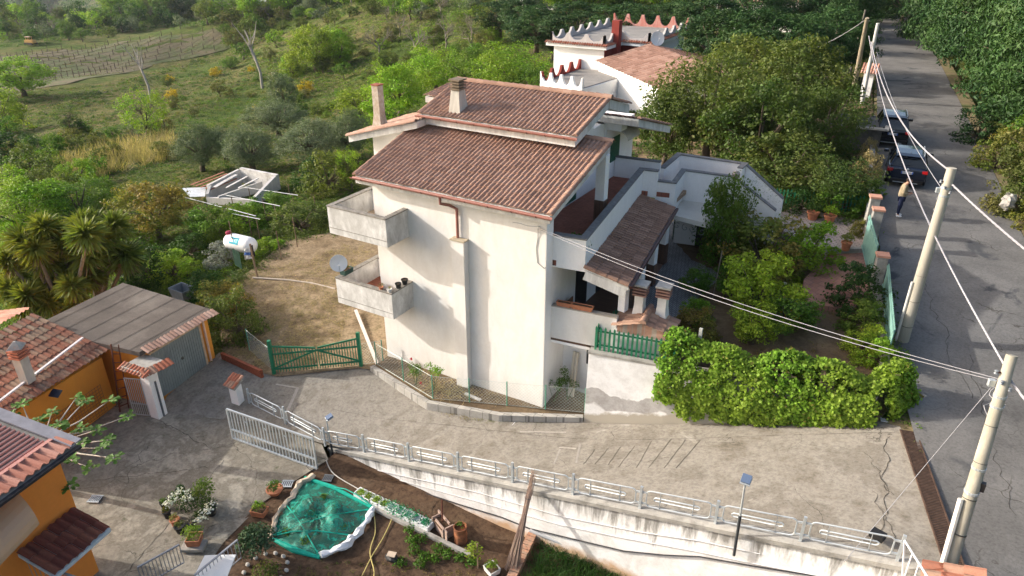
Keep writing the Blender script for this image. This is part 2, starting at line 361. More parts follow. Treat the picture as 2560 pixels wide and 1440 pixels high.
court = [(-14.4, -5.6, -1.15), (-13.3, -6.38, -1.205), (-9.7, -4.98, -1.225), (-6.6, -4.58, -1.185), (-5.9, -5.0, -1.36), (-6.1, -6.0, -1.39), (-6.3, -7.6, -1.38), (-6.0, -9.5, -1.38), (-5.0, -12, -1.4), (-3, -14.5, -1.4), (-12, -16, -1.4), (-19, -12, -1.35), (-17.5, -7.5, -1.25)]
patch('courtyard', court, COURT, cell=1.0, lam=.01)
bed = [(-5.95, -4.45, -1.38), (-2.7, -4.45, -1.42), (-.8, -4.45, -1.45), (3.3, -4.45, -1.5), (7.5, -4.45, -1.45), (12.8, -4.45, -1.3), (12.5, -11, -1.4), (7, -12, -1.5), (0, -13, -1.5), (-5, -12.2, -1.45), (-6.05, -9.5, -1.41), (-6.4, -7.6, -1.41), (-6.15, -6.0, -1.41)]
patch('vegetable_garden_soil', bed, SOIL, cell=.5, rough=.025, dz=.01, lam=.01)
yard = [tuple(px(*q)) for q in [(556, 890, -.9), (641, 927, -.73), (691, 942, -.68), (901, 920, -.37), (952, 926, -.33)]] + [(-5.2, -.9, -.25), (-3, -.9, -.28), (1.5, .3, -.02), (1.9, 1.4, 0), (-.5, 2, 0), (-7.0, 5, .05), (-9, 14, .2), (-14, 15, -.1)] + [tuple(px(*q)) for q in [(800, 585, -.1), (720, 600, -.25), (640, 665, -.4), (590, 700, -.5), (545, 760, -.7)]]
patch('dry_yard', yard, YARD, cell=.8, rough=.02, lam=.02)
PATZ = 2.8
verge = [(10.25, 1.9, 2.5), (10.5, 4.0, 2.78), (9.6, 8.2, 3.2), (8.75, 12.9, 3.6), (8.0, 18.5, 3.85), (6.2, 34.8, 3.85), (3.3, 62.5, 3.75), (3.45, 62.49, 3.78), (6.6, 34.85, 3.97), (8.4, 18.5, 3.97), (9.15, 12.95, 3.77), (10.0, 8.25, 3.27), (10.9, 4.1, 2.82), (11.3, 2.68, 2.67), (11.95, -.43, 2.52), (12.0, -1.0, 2.53), (11.0, 1.5, 2.5), (10.3, 1.7, 2.28)]
patch('roadside_verge', verge, VERGE, cell=2, dz=-.012)
gardenp = [(2.0, .55, 2.66), (6, 1.25, 2.62), (10.25, 1.95, 2.62), (10.5, 4.0, 2.8), (9.6, 8.2, 3.25), (8.75, 12.9, 3.65), (8.0, 18.5, 3.9), (6.2, 34.8, 3.9), (4.2, 52, 3.7), (-6, 60, 2.5), (-16, 50, 1.5), (-14, 34, 1.5), (-9, 22, 1.6), (-6, 13, 1.8), (0, 12.2, 2.74), (0, .8, 2.7)]
patch('upper_garden', gardenp, SOIL2, extra=[(4, 8, 2.76), (4, 15, 2.9), (2, 6, 2.72), (5, 14, 3.45), (6, 4, 2.75)], cell=1.2, rough=.02, lam=.01)
HERR = None
def paving(name, c1, c2, sx, sy, mortar, rot=0.0, msz=.02):
    m, t, b = nt(name); v = mapping(t, (1, 1, 1), 'Position', (0, 0, rot))
    br = N(t, 'TexBrick'); t.links.new(v, br.inputs['Vector']); br.inputs['Color1'].default_value = (*c1, 1); br.inputs['Color2'].default_value = (*c2, 1); br.inputs['Mortar'].default_value = (*mortar, 1)
    br.inputs['Scale'].default_value = 1; br.inputs['Brick Width'].default_value = sx; br.inputs['Row Height'].default_value = sy; br.inputs['Mortar Size'].default_value = msz
    o = mix(t, 1.0, br.outputs[0], ramp(t, noise(t, v, 1.3, 8, .75), [(.3, (.6, .6, .6)), (.7, (1.15, 1.15, 1.15))]), 'MULTIPLY')
    t.links.new(o, b.inputs['Base Color']); b.inputs['Roughness'].default_value = .75; MC[name] = m; return m
PAVE = paving('grey_patio_paving', (.20, .21, .22), (.27, .275, .28), .24, .09, (.10, .10, .10), R(37))
PAVE2 = paving('pinkish_path_paving', (.42, .34, .30), (.50, .43, .38), .28, .11, (.2, .17, .15), R(25))
REDT = paving('red_terrace_tile', (.27, .085, .05), (.33, .11, .07), .3, .15, (.15, .06, .04), 0, .008)
STEPT = paving('terracotta_path_tile', (.36, .17, .12), (.42, .21, .15), .3, .3, (.2, .12, .1), .4, .01)
patio = [(0, .8, PATZ), (2.15, .95, PATZ), (3.3, 3.5, PATZ), (3.75, 7.5, PATZ), (3.9, 10, PATZ), (2.9, 14.5, PATZ), (0, 14.5, PATZ)]
patch('patio', patio, PAVE, cell=2)
MB().prism([(1.95, 1.0), (2.25, 1.0), (1.3, 8.4), (1.0, 8.4)], PATZ, PATZ + .012).build('patio_edging', mat('brown_edging_tile', (.22, .13, .09)), kind='structure')
path = [(4.2, 13.2, 3.6), (5.2, 15.6, 3.65), (6.9, 15.0, 3.66), (8.45, 15.2, 3.7), (8.55, 11.9, 3.62), (7.3, 11.0, 3.56), (5.6, 12.0, 3.55)]
MB().prism([p[:2] for p in path], 3.0, [p[2] + .12 for p in path]).build('garden_path', PAVE2, kind='structure')
low = [(8.5, 11.8, 3.5), (7.35, 10.95, 3.46), (6.9, 8.3, 3.3), (7.2, 6.6, 3.1), (8.9, 7.0, 3.15), (9.3, 9.6, 3.4)]
MB().prism([p[:2] for p in low], 2.5, [p[2] + .1 for p in low]).build('terracotta_path', STEPT, kind='structure')
MB().prism([(7.25, 10.85), (8.6, 11.75), (8.52, 11.95), (7.15, 11.08)], 3.3, 3.78).build('path_step', CONC, kind='structure')
# far terrain
TP = [(700, 800, -.7), (600, 700, -.9), (450, 800, -1.2), (200, 700, -1.6), (300, 600, -2), (100, 600, -3), (640, 430, -2.2), (760, 400, -2), (880, 390, -1.5), (600, 470, -1.4), (300, 420, -4.2), (60, 450, -5),
      (365, 350, -7), (100, 350, -9), (640, 330, -6), (850, 300, -5), (156, 208, -19), (0, 240, -18.5), (560, 125, -20), (570, 70, -20.5), (0, 150, -21), (300, 90, -22), (100, 80, -24), (200, 25, -27), (0, 60, -28),
      (500, 220, -15), (600, 10, -10), (900, 10, -3), (750, 100, -12), (900, 150, -8), (600, 200, -15), (750, 250, -10), (1000, 200, -5), (1150, 60, -2), (1150, 170, -2.5), (1020, 270, -2.5), (1250, 20, 1), (450, 300, -9.5), (400, 20, -20),
      (1400, 240, .3), (1500, 250, .8), (1400, 30, 2), (1700, 25, 3), (1900, 60, 3), (2000, 10, 3.2), (1650, 300, 1.2), (1300, 200, -1)]
tp = [tuple(px(*q)) for q in TP]
tp += [tuple(p) for p in RE[5:]] + [tuple(p) for p in RV[1:]]
tp += [(x, y, z) for x, y, z in [(22, -4, 6), (22, 10, 7.5), (20, 30, 8.5), (17, 60, 8), (12, 95, 7), (35, -4, 12), (36, 30, 14), (30, 80, 13), (-20, -12, -2), (-40, -10, -6), (-60, -10, -10), (-12, -25, -2), (10, -30, -.5), (30, -30, 6), (-4, -8, -1.9), (4, -8, -1.2), (-8, 3, -.9), (-11, -4, -1.6), (0, 0, -.8), (3, 8, 1.5), (5, 20, 3), (-4, 16, .6), (-2, 30, 1.5), (0, 50, 2.4), (11, -6, 1.5), (-120, 0, -18), (-250, 20, -28), (-100, -40, -16), (60, -10, 20), (70, 90, 22), (-60, 200, 6), (0, 200, 8), (80, 220, 20)]]
tp += [tuple(CAM + ray(u, 0) * k_) for u, k_ in ((-700, 1),) for k_ in ()]
TF = tps(tp, .004)
PATCHES = [('road', [tuple(p) for p in RE + RV[::-1]]), ('driveway', drive), ('courtyard', court), ('vegetable_garden_soil', bed), ('dry_yard', yard), ('upper_garden', gardenp)]
LOW = [(12.9, 0, 12.9), ]
def far_drop(X, Y):
    """beyond the vineyard spur the land falls to a deep valley and rises again as a wooded ridge"""
    D = -(X - CAM.x) * math.sin(YAW) + (Y - CAM.y) * math.cos(YAW); S = (X - CAM.x) * math.cos(YAW) + (Y - CAM.y) * math.sin(YAW)
    return D, S
def TH(X, Y):
    X = np.asarray(X, float); Y = np.asarray(Y, float); Z = TF(X, Y); D, S = far_drop(X, Y)
    k = np.clip((D - 420) / 260, 0, 1); k = k * k * (3 - 2 * k)
    left = np.clip((-S / np.maximum(D, 1) - .42) / .12, 0, 1)
    Zf = -60 - 60 * left; rid = np.clip((D - 900) / 900, 0, 1); Zf = Zf + rid * rid * (3 - 2 * rid) * 55 + 8 * np.sin(X * .006 + 1) * np.cos(Y * .008)
    Z = Z * (1 - k) + Zf * k
    nz = np.clip((D - 40) / 100, 0, 1)
    Z = Z + nz * (.5 * np.sin(X * .11 + 1.3 * np.sin(Y * .05)) * np.cos(Y * .09 + .7) + .35 * np.sin(X * .31 + Y * .23))
    return Z
def ground_z(x, y):
    for nme, poly in PATCHES[::-1]:
        if inpoly(x, y, poly): return float(o_f[nme](np.array([x]), np.array([y]))[0])
    return float(TH(np.array([x]), np.array([y]))[0])
def warp(n, lim, k): t_ = np.linspace(-1, 1, n); return np.sign(t_) * (np.abs(t_) * (1 - k) + np.abs(t_) ** 4 * k) * lim
gx = warp(330, 2600, .955); gy = warp(330, 2600, .955); GX, GY = np.meshgrid(gx - 8, gy + 8, indexing='ij')
GZ = TH(GX, GY)
near = [(i, j) for i in range(len(gx)) for j in range(len(gy)) if -22 < GX[i, j] < 26 and -22 < GY[i, j] < 125]
for i, j in near:
    x, y = GX[i, j], GY[i, j]
    for dx in (0, -1.3, 1.3):
        for dy in (0, -1.3, 1.3):
            for nme, poly in PATCHES:
                if inpoly(x + dx, y + dy, poly): GZ[i, j] = min(GZ[i, j], float(o_f[nme](np.array([x + dx]), np.array([y + dy]))[0]) - (.45 if (dx or dy) else .6))
nX, nY = GX.shape; idx = np.arange(nX * nY).reshape(nX, nY)
Ff = np.stack([idx[:-1, :-1], idx[1:, :-1], idx[1:, 1:], idx[:-1, 1:]], -1).reshape(-1, 4)
terr = npmesh('terrain', np.stack([GX, GY, GZ], -1).reshape(-1, 3), Ff, field_mat(), kind='structure')
from mathutils.bvhtree import BVHTree
TB = BVHTree.FromPolygons([tuple(v.co) for v in terr.data.vertices], [tuple(p.vertices) for p in terr.data.polygons])
def surf(x, y):
    h = TB.ray_cast(Vector((x, y, 300)), Vector((0, 0, -1)))[0]; return h.z if h else ground_z(x, y)
terr.data.polygons.foreach_set('use_smooth', [True] * len(terr.data.polygons))
def hit(u, v, n=60):
    """ground point seen at a place of the view: walk the sight line until it meets the ground"""
    r = ray(u, v); t0, t = 8.0, 8.0
    while t < 2500:
        p = CAM + r * t
        if p.z < ground_z(p.x, p.y):
            a, b_ = t0, t
            for _ in range(14):
                m_ = (a + b_) / 2; p = CAM + r * m_
                if p.z < ground_z(p.x, p.y): b_ = m_
                else: a = m_
            return CAM + r * b_
        t0 = t; t *= 1.03
    return CAM + r * 400

# ---------------------------------------------------------------- wall helpers
def wallseg(mb, p, q, th, z0, z1, z1b=None, z0b=None, side=0):
    """wall from p to q (x,y), thickness th to the left (side=1), right (-1) or centred (0)"""
    p, q = Vector(p[:2]), Vector(q[:2]); d = (q - p).normalized(); n_ = Vector((-d.y, d.x)); a = n_ * (th * (side - 1) / 2 if side else -th / 2) if side != -1 else n_ * -th
    if side == 1: a = n_ * 0
    b_ = a + n_ * th; z1b = z1 if z1b is None else z1b; z0b = z0 if z0b is None else z0b
    mb.prism([tuple(p + a), tuple(q + a), tuple(q + b_), tuple(p + b_)], [z0, z0b, z0b, z0], [z1, z1b, z1b, z1])
def offpoly(pts, d):
    """offset an open polyline sideways (left positive) with mitred corners"""
    P_ = [Vector(p[:2]) for p in pts]; out = []
    for i in range(len(P_)):
        ns = []
        if i > 0: e = (P_[i] - P_[i - 1]).normalized(); ns.append(Vector((-e.y, e.x)))
        if i < len(P_) - 1: e = (P_[i + 1] - P_[i]).normalized(); ns.append(Vector((-e.y, e.x)))
        if len(ns) == 1: out.append(P_[i] + ns[0] * d)
        else:
            b_ = (ns[0] + ns[1]).normalized(); out.append(P_[i] + b_ * (d / max(.3, b_.dot(ns[0]))))
    return out
def strip(mb, A, B, z0, zt):
    """solid between two matching polylines A and B, from z0 up to the list zt"""
    n = len(A); zb = z0 if isinstance(z0, list) else [z0] * n; vs = []
    for k in range(n): vs += [(A[k].x, A[k].y, zb[k]), (B[k].x, B[k].y, zb[k]), (B[k].x, B[k].y, zt[k]), (A[k].x, A[k].y, zt[k])]
    fs = [(0, 1, 2, 3), (4 * n - 1, 4 * n - 2, 4 * n - 3, 4 * n - 4)]
    for k in range(n - 1): a, b = 4 * k, 4 * k + 4; fs += [(a + i, b + i, b + (i + 1) % 4, a + (i + 1) % 4) for i in range(4)]
    mb.add(vs, fs)
def polywall(name, pts, th, z0, z1, m, parent, cap=None, capt=.05, over=.03, side=1, capname='coping'):
    """parapet along (x,y[,ztop]) points with a coping piece along its top"""
    zt = [(p[2] if len(p) > 2 else z1) for p in pts]; mb = MB()
    strip(mb, offpoly(pts, 0), offpoly(pts, th * side), z0, [z - (capt if cap else 0) for z in zt]); o = mb.build(name, m, parent)
    if cap:
        cb = MB(); strip(cb, offpoly(pts, -over * side), offpoly(pts, (th + over) * side), [z - capt for z in zt], zt); cb.build(capname, cap, o if parent is not None else None)
    return o
def yzprism(mb, poly, x0, x1):
    n = len(poly); vs = [(x0, y, z) for y, z in poly] + [(x1, y, z) for y, z in poly]
    mb.add(vs, [tuple(range(n))[::-1], tuple(range(n, 2 * n))] + [(i, (i + 1) % n, n + (i + 1) % n, n + i) for i in range(n)])
# ---------------------------------------------------------------- main villa
H = thing('villa', 'large white three-storey villa with brown tiled roofs in the middle of the photo', 'house', (-3.6, 3, 0))
SL = math.tan(R(15.7)); VS = (0, math.cos(R(15.7)), math.sin(R(15.7)))
mb = MB(); mb.box(-7.2, 0, 0, .36, -.7, 7.5); mb.build('front_wall', CREAM, H)
mb = MB(); mb.box(-7.19, -.003, .36, 8.2, -.7, 5.5); mb.box(-7.19, -1.9, 8.2, 11.8, -.7, 5.52)
mb.build('lower_wall', WHITE, H)
mb = MB(); yzprism(mb, [(.36, 5.5), (11.3, 5.5), (11.3, 7.55), (8.36, 8.3), (7.6, 8.25), (7.5, 9.1), (5.7, 9.62), (3.35, 8.95), (3.3, 8.35), (.36, 7.52)], -7.185, -1.95)
mb.box(-3.2, -1.85, 8.68, 11.76, 5.53, 8.05); mb.build('upper_wall', WHITE, H)
MB().box(0, .004, .004, .45, -.7, 7.35).build('side_return', WHITE, H)
mb = MB(); wallseg(mb, (0, .0), (0, .46), .02, -.7, 7.35); mb.build('side_wall_strip', WHITE, H)
# pilaster flue + downpipe
mb = MB(); mb.box(-3.58, -3.06, -.28, -.002, -.6, 5.9); fl = mb.build('chimney_breast', CREAM, H)
MB().box(-3.62, -3.02, -.31, -.004, 5.9, 5.95).build('flue_cap', mat('flue_cap_stone', (.42, .36, .26), .3, 6), fl)
mb = MB(); mb.tube([(-3.86, -.42, 7.5), (-3.86, -.42, 7.22), (-3.7, -.12, 7.1), (-3.42, -.09, 7.0), (-3.42, -.09, 5.96)], .055, 8); mb.build('downpipe', GUTR, H, smooth=True)
MB().tube([(-3.6, -.02, 5.6), (-3.6, -.02, -.35)], .012, 4).build('wall_cable', DARK, H)
# roofs
def roofslab(name, x0, x1, y0, y1, ztop, up, th=.26, m=DIRTY, gut=True, parent=H, tm=TILE, cap=True, verge=(1, 1)):
    """sloping slab rising with +y (up=1) or falling (up=-1) plus tiles, verge caps, gutter"""
    s_ = SL * up; mbb = MB(); yzprism(mbb, [(y0 + .03, ztop - .04 - th), (y1, ztop + s_ * (y1 - y0) - .04 - th), (y1, ztop + s_ * (y1 - y0) - .04), (y0 + .03, ztop - .04)], x0 + .03, x1 - .03)
    sl_ = mbb.build(name, m, parent); L_ = (y1 - y0) / math.cos(R(15.7))
    if up > 0: tiles('roof_tiles', (x0, y0, ztop), (1, 0, 0), VS, x1 - x0, L_, tm, sl_)
    else: tiles('roof_tiles', (x1, y1, ztop + s_ * (y1 - y0)), (-1, 0, 0), (0, -VS[1], VS[2]), x1 - x0, L_, tm, sl_)
    for xx in (x0 + .02, x1 - .02):
        vb = MB(); ridge(vb, (xx, y0, ztop), (xx, y1, ztop + s_ * (y1 - y0)), .09); vb.build('verge_tiles', tm, sl_)
    if gut:
        gb = MB(); gy_ = y0 - .07 if up > 0 else y1 + .07; gz = ztop - .05 if up > 0 else ztop + s_ * (y1 - y0) - .05
        prof = [(math.cos(a) * .085, math.sin(a) * .085) for a in [math.pi + math.pi * k / 8 for k in range(9)]]
        prof2 = [(a * .88, b_ * .88 + .0) for a, b_ in prof][::-1]
        yzprism(gb, [(gy_ + a, gz + b_) for a, b_ in prof + prof2], x0 - .08, x1 + .06)
        gt = gb.build('gutter', GUTR, sl_); n_ = 9
        for k in range(n_):
            x = x0 + (k + .5) * (x1 - x0) / n_; jb = MB(); yzprism(jb, [(gy_ + a * 1.09, gz + b_ * 1.09) for a, b_ in prof + prof2], x - .02, x + .02); jb.build('gutter_joint', mat('gutter_joint', (.14, .06, .05)), gt)
    return sl_
r1 = roofslab('lower_roof', -7.62, .36, -.45, 4.0, 7.62, 1)
ridge(rb := MB(), (-1.1, 4.02, 8.9), (.42, 4.02, 8.9), .11, 4); rb.build('ridge_tiles', TILE, r1)
r2 = roofslab('upper_roof', -7.2, -.52, 2.95, 5.7, 9.2, 1, .34)
r3 = roofslab('rear_roof', -7.2, -.5, 5.72, 7.7, 9.97, -1, .34, gut=False)
ridge(rb := MB(), (-7.25, 5.71, 10.0), (-.45, 5.71, 10.0), .13, 21); rb.build('ridge_tiles', TILE, r2)
r4 = roofslab('wing_roof', -3.0, -.32, 8.35, 12.4, 8.72, -1, .3, gut=False)
MB().box(-2.0, -1.2, 8.7, 9.3, 8.0, 8.42).build('roof_bracket', WHITE, H)
# left wing
mb = MB(); n_ = [(-9.75, 3.1), (-7.19, 3.1), (-7.19, 7.6), (-9.75, 7.6)]
mb.prism(n_, -.8, [8.0, 8.72, 8.72, 8.0]); mb.build('left_wing_wall', CREAM, H)
s2 = MB(); s2.prism([(-10.45, 2.45), (-6.9, 2.45), (-6.9, 6.3), (-10.45, 6.3)], [7.74, 8.77, 8.77, 7.74], [7.99, 9.02, 9.02, 7.99]); lr = s2.build('left_wing_roof', DIRTY, H)
tiles('roof_tiles', (-10.5, 6.35, 8.02), (0, -1, 0), (math.cos(R(16.2)), 0, math.sin(R(16.2))), 3.95, 3.7, tilem('pinkish_roof_tile', (.40, .26, .20), (.50, .34, .27)), lr)
ridge(vb := MB(), (-10.5, 2.42, 8.0), (-6.95, 2.42, 9.03), .09); vb.build('verge_tiles', tilem('pinkish_roof_tile', (.40, .26, .20), (.50, .34, .27)), lr)
s2 = MB(); s2.prism([(-9.4, 6.3), (-6.9, 6.3), (-6.9, 8.6), (-9.4, 8.6)], 8.75, 9.0); l2 = s2.build('rear_left_roof', DIRTY, H)
tiles('roof_tiles', (-9.45, 6.25, 9.05), (1, 0, 0), (0, math.cos(.1), math.sin(.1)), 2.4, 2.3, TILE, l2)
# chimneys
cm = stained('chimney_render', (.55, .52, .46), (.2, .18, .15), amt=.7)
c1 = MB(); 
def taper(mbx, x, y, z0, z1, a0, b0, a1, b1):
    mbx.add([(x - a0, y - b0, z0), (x + a0, y - b0, z0), (x + a0, y + b0, z0), (x - a0, y + b0, z0), (x - a1, y - b1, z1), (x + a1, y - b1, z1), (x + a1, y + b1, z1), (x - a1, y + b1, z1)],
            [(0, 3, 2, 1), (4, 5, 6, 7), (0, 1, 5, 4), (1, 2, 6, 5), (2, 3, 7, 6), (3, 0, 4, 7)])
taper(c1, -5.75, 3.55, 9.2, 9.95, .27, .3, .19, .22); taper(c1, -5.75, 3.55, 9.95, 10.12, .19, .22, .18, .2)
ch = c1.build('roof_chimney', cm, H); c2 = MB()
for k in range(3): c2.box(-5.97, -5.53, 3.31, 3.79, 10.15 + k * .11, 10.2 + k * .11)
c2.box(-5.99, -5.51, 3.29, 3.81, 10.48, 10.53); c2.box(-5.9, -5.6, 3.38, 3.72, 10.1, 10.5); c2.build('chimney_cowl', mat('cowl_brick', (.17, .13, .09), .3, 8), ch)
c1 = MB(); taper(c1, -9.55, 3.4, 8.1, 8.75, .26, .24, .17, .17); taper(c1, -9.55, 3.4, 8.75, 9.95, .165, .165, .16, .16); ch = c1.build('tall_chimney', mat('tall_chimney_stone', (.38, .31, .24), .2, 8, c2=(.5, .47, .42)), H)
MB().box(-9.74, -9.36, 3.21, 3.59, 9.95, 9.99).build('chimney_rim', mat('rusty_rim', (.28, .09, .05)), ch)
# balconies (L shaped round the left corner)
def balcony(zf, name, floor):
    o = MB().prism([(-8.32, -1.2), (-5.67, -1.2), (-5.67, 0), (-7.2, 0), (-7.2, 1.3), (-8.32, 1.3)], zf - .2, zf).build(name, floor, H)
    polywall('balcony_parapet', [(-8.35, 1.33), (-8.35, -1.23), (-5.64, -1.23), (-5.64, -.002)], .16, zf - .22, zf + .86, stained('balcony_render', (.70, .70, .68), (.20, .19, .17), amt=.8, vs=(1.6, 1.6, .8)), o, CAPST, .045, .02, 1)
    polywall('balcony_end_wall', [(-7.2, 1.18), (-8.2, 1.18)], .14, zf - .2, zf + .84, WHITE, o, CAPST)
    # hairline between slab and parapet, cut as a real groove strip
    MB().bar((-8.36, -1.238, zf + .02), (-5.64, -1.238, zf + .02), .012, .012).build('slab_joint', CAPST, o)
    return o
balcony(5.72, 'upper_balcony', mat('bare_balcony_floor', (.42, .33, .24))); balcony(2.83, 'lower_balcony', REDT)
# terrace, porch, loggia on the right
TPOLY = [(-1.95, .37), (.02, .45), (1.1, .63), (-.06, 8.5), (.5, 8.7), (1.2, 8.85), (.95, 10.6), (.3, 10.3), (-1.86, 9.92)]
te = MB().prism(TPOLY, 5.5, 5.7).build('terrace', REDT, H)
polywall('terrace_parapet', [(0.0, .45), (1.12, .61), (-.04, 8.55), (.56, 8.66)], .2, 5.45, 6.62, WHITE, te, GREYCAP, .05, .03, 1)
polywall('terrace_rear_parapet', [(.16, 10.12), (-1.84, 9.9)], .18, 5.45, 6.62, WHITE, te, GREYCAP, .05, .03, 1)
polywall('landing_wall', [(.5, 8.72), (1.28, 8.86), (1.05, 10.72), (3.2, 10.92)], .17, 4.75, 6.18, WHITE, te, GREYCAP, .05, .03, 1)
polywall('landing_rear_wall', [(3.18, 11.9), (3.18, 12.75), (0.0, 12.75), (.1, 10.2)], .19, 4.6, 6.3, WHITE, te, GREYCAP, .05, .03, 1)
MB().prism([(.2, 10.2), (1.2, 9.0), (1.2, 10.8), (3.2, 11.0), (3.2, 12.7), (.1, 12.7)], 5.1, 5.28).build('landing_floor', mat('buff_landing_tile', (.36, .25, .17), .2, 5), te)
# flight of stairs with two sloping side walls
st = MB(); nst = 9
for k in range(nst):
    x0 = 3.2 + k * .2; st.box(x0, x0 + .205, 11.05, 12.5, 2.6, 5.22 - k * .155)
stairs = st.build('stair_flight', mat('stair_stone', (.4, .34, .28)), te)
polywall('stair_outer_wall', [(4.95, 12.5, 5.05), (3.2, 12.5, 6.28)], .18, 2.5, 6, WHITE, te, GREYCAP, .05, .03, -1)
polywall('stair_inner_wall', [(3.2, 10.92, 6.1), (5.0, 10.92, 5.02)], .16, 2.5, 6, WHITE, te, GREYCAP, .05, .03, 1)
MB().prism([(.98, 9.15), (1.25, 8.75), (2.95, 8.5), (3.4, 10.88), (1.1, 10.78)], 4.62, 4.82).build('flat_canopy', mat('canopy_slab_paint', (.62, .60, .54), .06, 1.5, c2=(.5, .48, .43)), te)
MB().box(2.1, 4.9, 11.0, 11.12, 2.6, 4.9).build('stair_side_wall', WHITE, te)
# column on the terrace: white above, tiled below
MB().box(-.22, .13, 4.15, 4.5, 6.62, 8.3).build('terrace_column', WHITE, te)
BROWNT = paving('brown_cladding_tile', (.13, .07, .045), (.18, .10, .065), .16, .16, (.07, .05, .04), 0, .01)
MB().box(-.235, .145, 4.135, 4.515, 5.7, 6.62).build('column_cladding', BROWNT, te)
# upper side details
for (y0, y1, z0, z1, nme) in [(9.2, 10.1, 6.45, 7.5, 'shutter'), (1.0, 2.0, 5.75, 7.1, 'shutter'), (5.2, 6.1, 5.75, 7.4, 'shutter')]:
    x = -1.85 if y0 > 8 else -1.95
    s_ = MB(); s_.box(x, x + .05, y0, y1, z0, z1)
    for k in range(12): s_.box(x + .05, x + .062, y0 + .04, y1 - .04, z0 + .05 + k * (z1 - z0 - .1) / 12, z0 + .09 + k * (z1 - z0 - .1) / 12)
    s_.build(nme, SHUT, H)
for y0 in (5.9, 9.0):
    a_ = MB(); x = -1.94 if y0 < 8 else -1.84; a_.k = 0
    pr = [(x + .0 + .85 * math.sin(t_), 8.0 - .42 * (1 - math.cos(t_))) for t_ in [k * math.pi / 2 / 8 for k in range(9)]]
    vs = [(p[0], y0, p[1]) for p in pr] + [(p[0], y0 + 1.35, p[1]) for p in pr]; vs += [(p[0], p[1], p[2] - .02) for p in vs]
    a_.add(vs, [(k, k + 1, 10 + k, 9 + k) for k in range(8)] + [(18 + k, 27 + k, 28 + k, 19 + k) for k in range(8)] + [(0, 9, 27, 18), (8, 26, 35, 17)] + [(k, 18 + k, 19 + k, k + 1) for k in range(8)] + [(9 + k, 10 + k, 28 + k, 27 + k) for k in range(8)])
    a_.build('awning', mat('fibreglass_awning', (.5, .47, .4), .15, 3), H)
# porch roof along the parapet foot
a2 = Vector((.99, .144, 0)); n2 = Vector((-.144, .99, 0)); o0 = Vector((1.1, .72, 5.62))
sp = math.tan(R(14.5)); vdir = Vector((-a2.x, -a2.y, sp)).normalized(); e0 = o0 + a2 * 1.5 - Vector((0, 0, 1.5 * sp)) - n2 * .12
ps = MB(); q = [e0 - Vector((0, 0, .05)), e0 + n2 * 7.78 - Vector((0, 0, .05)), o0 + n2 * 7.66 - Vector((0, 0, .05)), o0 - n2 * .12 - Vector((0, 0, .05))]
ps.add([tuple(p) for p in q] + [tuple(p - Vector((0, 0, .12))) for p in q], [(0, 1, 2, 3), (7, 6, 5, 4), (0, 4, 5, 1), (1, 5, 6, 2), (2, 6, 7, 3), (3, 7, 4, 0)])
pr = ps.build('porch_roof', DIRTY, H)
tiles('porch_tiles', e0, n2, vdir, 7.8, 1.52, TILE2, pr, .2, .38, .04)
ridge(vb := MB(), e0 + Vector((0, 0, .01)), o0 - n2 * .12 + Vector((0, 0, .01)), .1, 4); vb.build('verge_tiles', TILE2, pr)
vb = MB(); vb.bar(e0 + a2 * .07 - Vector((0, 0, .05)), e0 + a2 * .07 + n2 * 7.8 - Vector((0, 0, .05)), .11, .09); vb.build('porch_gutter', mat('dark_brown_gutter', (.07, .03, .025), rough=.4), pr)
vb = MB(); vb.bar((1.12, .66, 5.36), e0 - Vector((.12, -.1, .3)), .2, .34); vb.build('porch_front_beam', DIRTY, pr)
for k, (d_, zb) in enumerate(((.55, 3.95), (3.0, PATZ), (5.2, PATZ), (7.4, PATZ))):
    c_ = o0 + a2 * 1.22 + n2 * d_; c0 = (c_.x, c_.y); zt = 5.18
    cc = MB().rbox((c0[0], c0[1], (zb + zt) / 2 + (.45 if k else 0)), (.26, .26, zt - zb - (.9 if k else 0)), -.145).build('porch_column', WHITE, pr)
    if k: MB().rbox((c0[0], c0[1], zb + .45), (.30, .30, .9), -.145).build('column_cladding', BROWNT, cc)
# loggia floor, front parapet, back wall openings
lg = MB().prism([(0, .5), (2.35, .85), (2.3, 2.2), (0, 2.2)], 2.6, 2.82).build('loggia_floor', mat('brown_plank_floor', (.11, .065, .045), .3, 3, .5, stretch=(.4, 6, 1)), H)
MB().prism([(0.0, 2.2), (2.0, 2.2), (1.1, 8.5), (0, 8.5)], 2.7, 2.815).build('porch_floor', mat('brown_plank_floor', (.11, .065, .045)), H)
polywall('loggia_parapet', [(.0, .45), (1.95, .73), (2.3, .78)], .22, 2.72, 3.98, CREAM, lg, mat('parapet_top', (.4, .36, .3)), .03, .01, 1)
MB().box(0, .03, 2.35, 3.3, 2.83, 4.7).build('loggia_door', DARK, H)
MB().box(0, .03, 4.2, 6.0, 2.83, 4.9).build('loggia_window', DARK, H)
mb = MB(); mb.box(-.003, 1.9, 1.55, 1.9, -.6, 2.62); mb.build('basement_wall', WHITE, H)
MB().prism([(0, .5), (1.9, .75), (1.9, 1.5), (0, 1.5)], 2.5, 2.6).build('loggia_soffit', WHITE, H)
MB().box(.95, 1.75, 1.52, 1.57, 1.35, 2.3).build('basement_window', DARK, H)
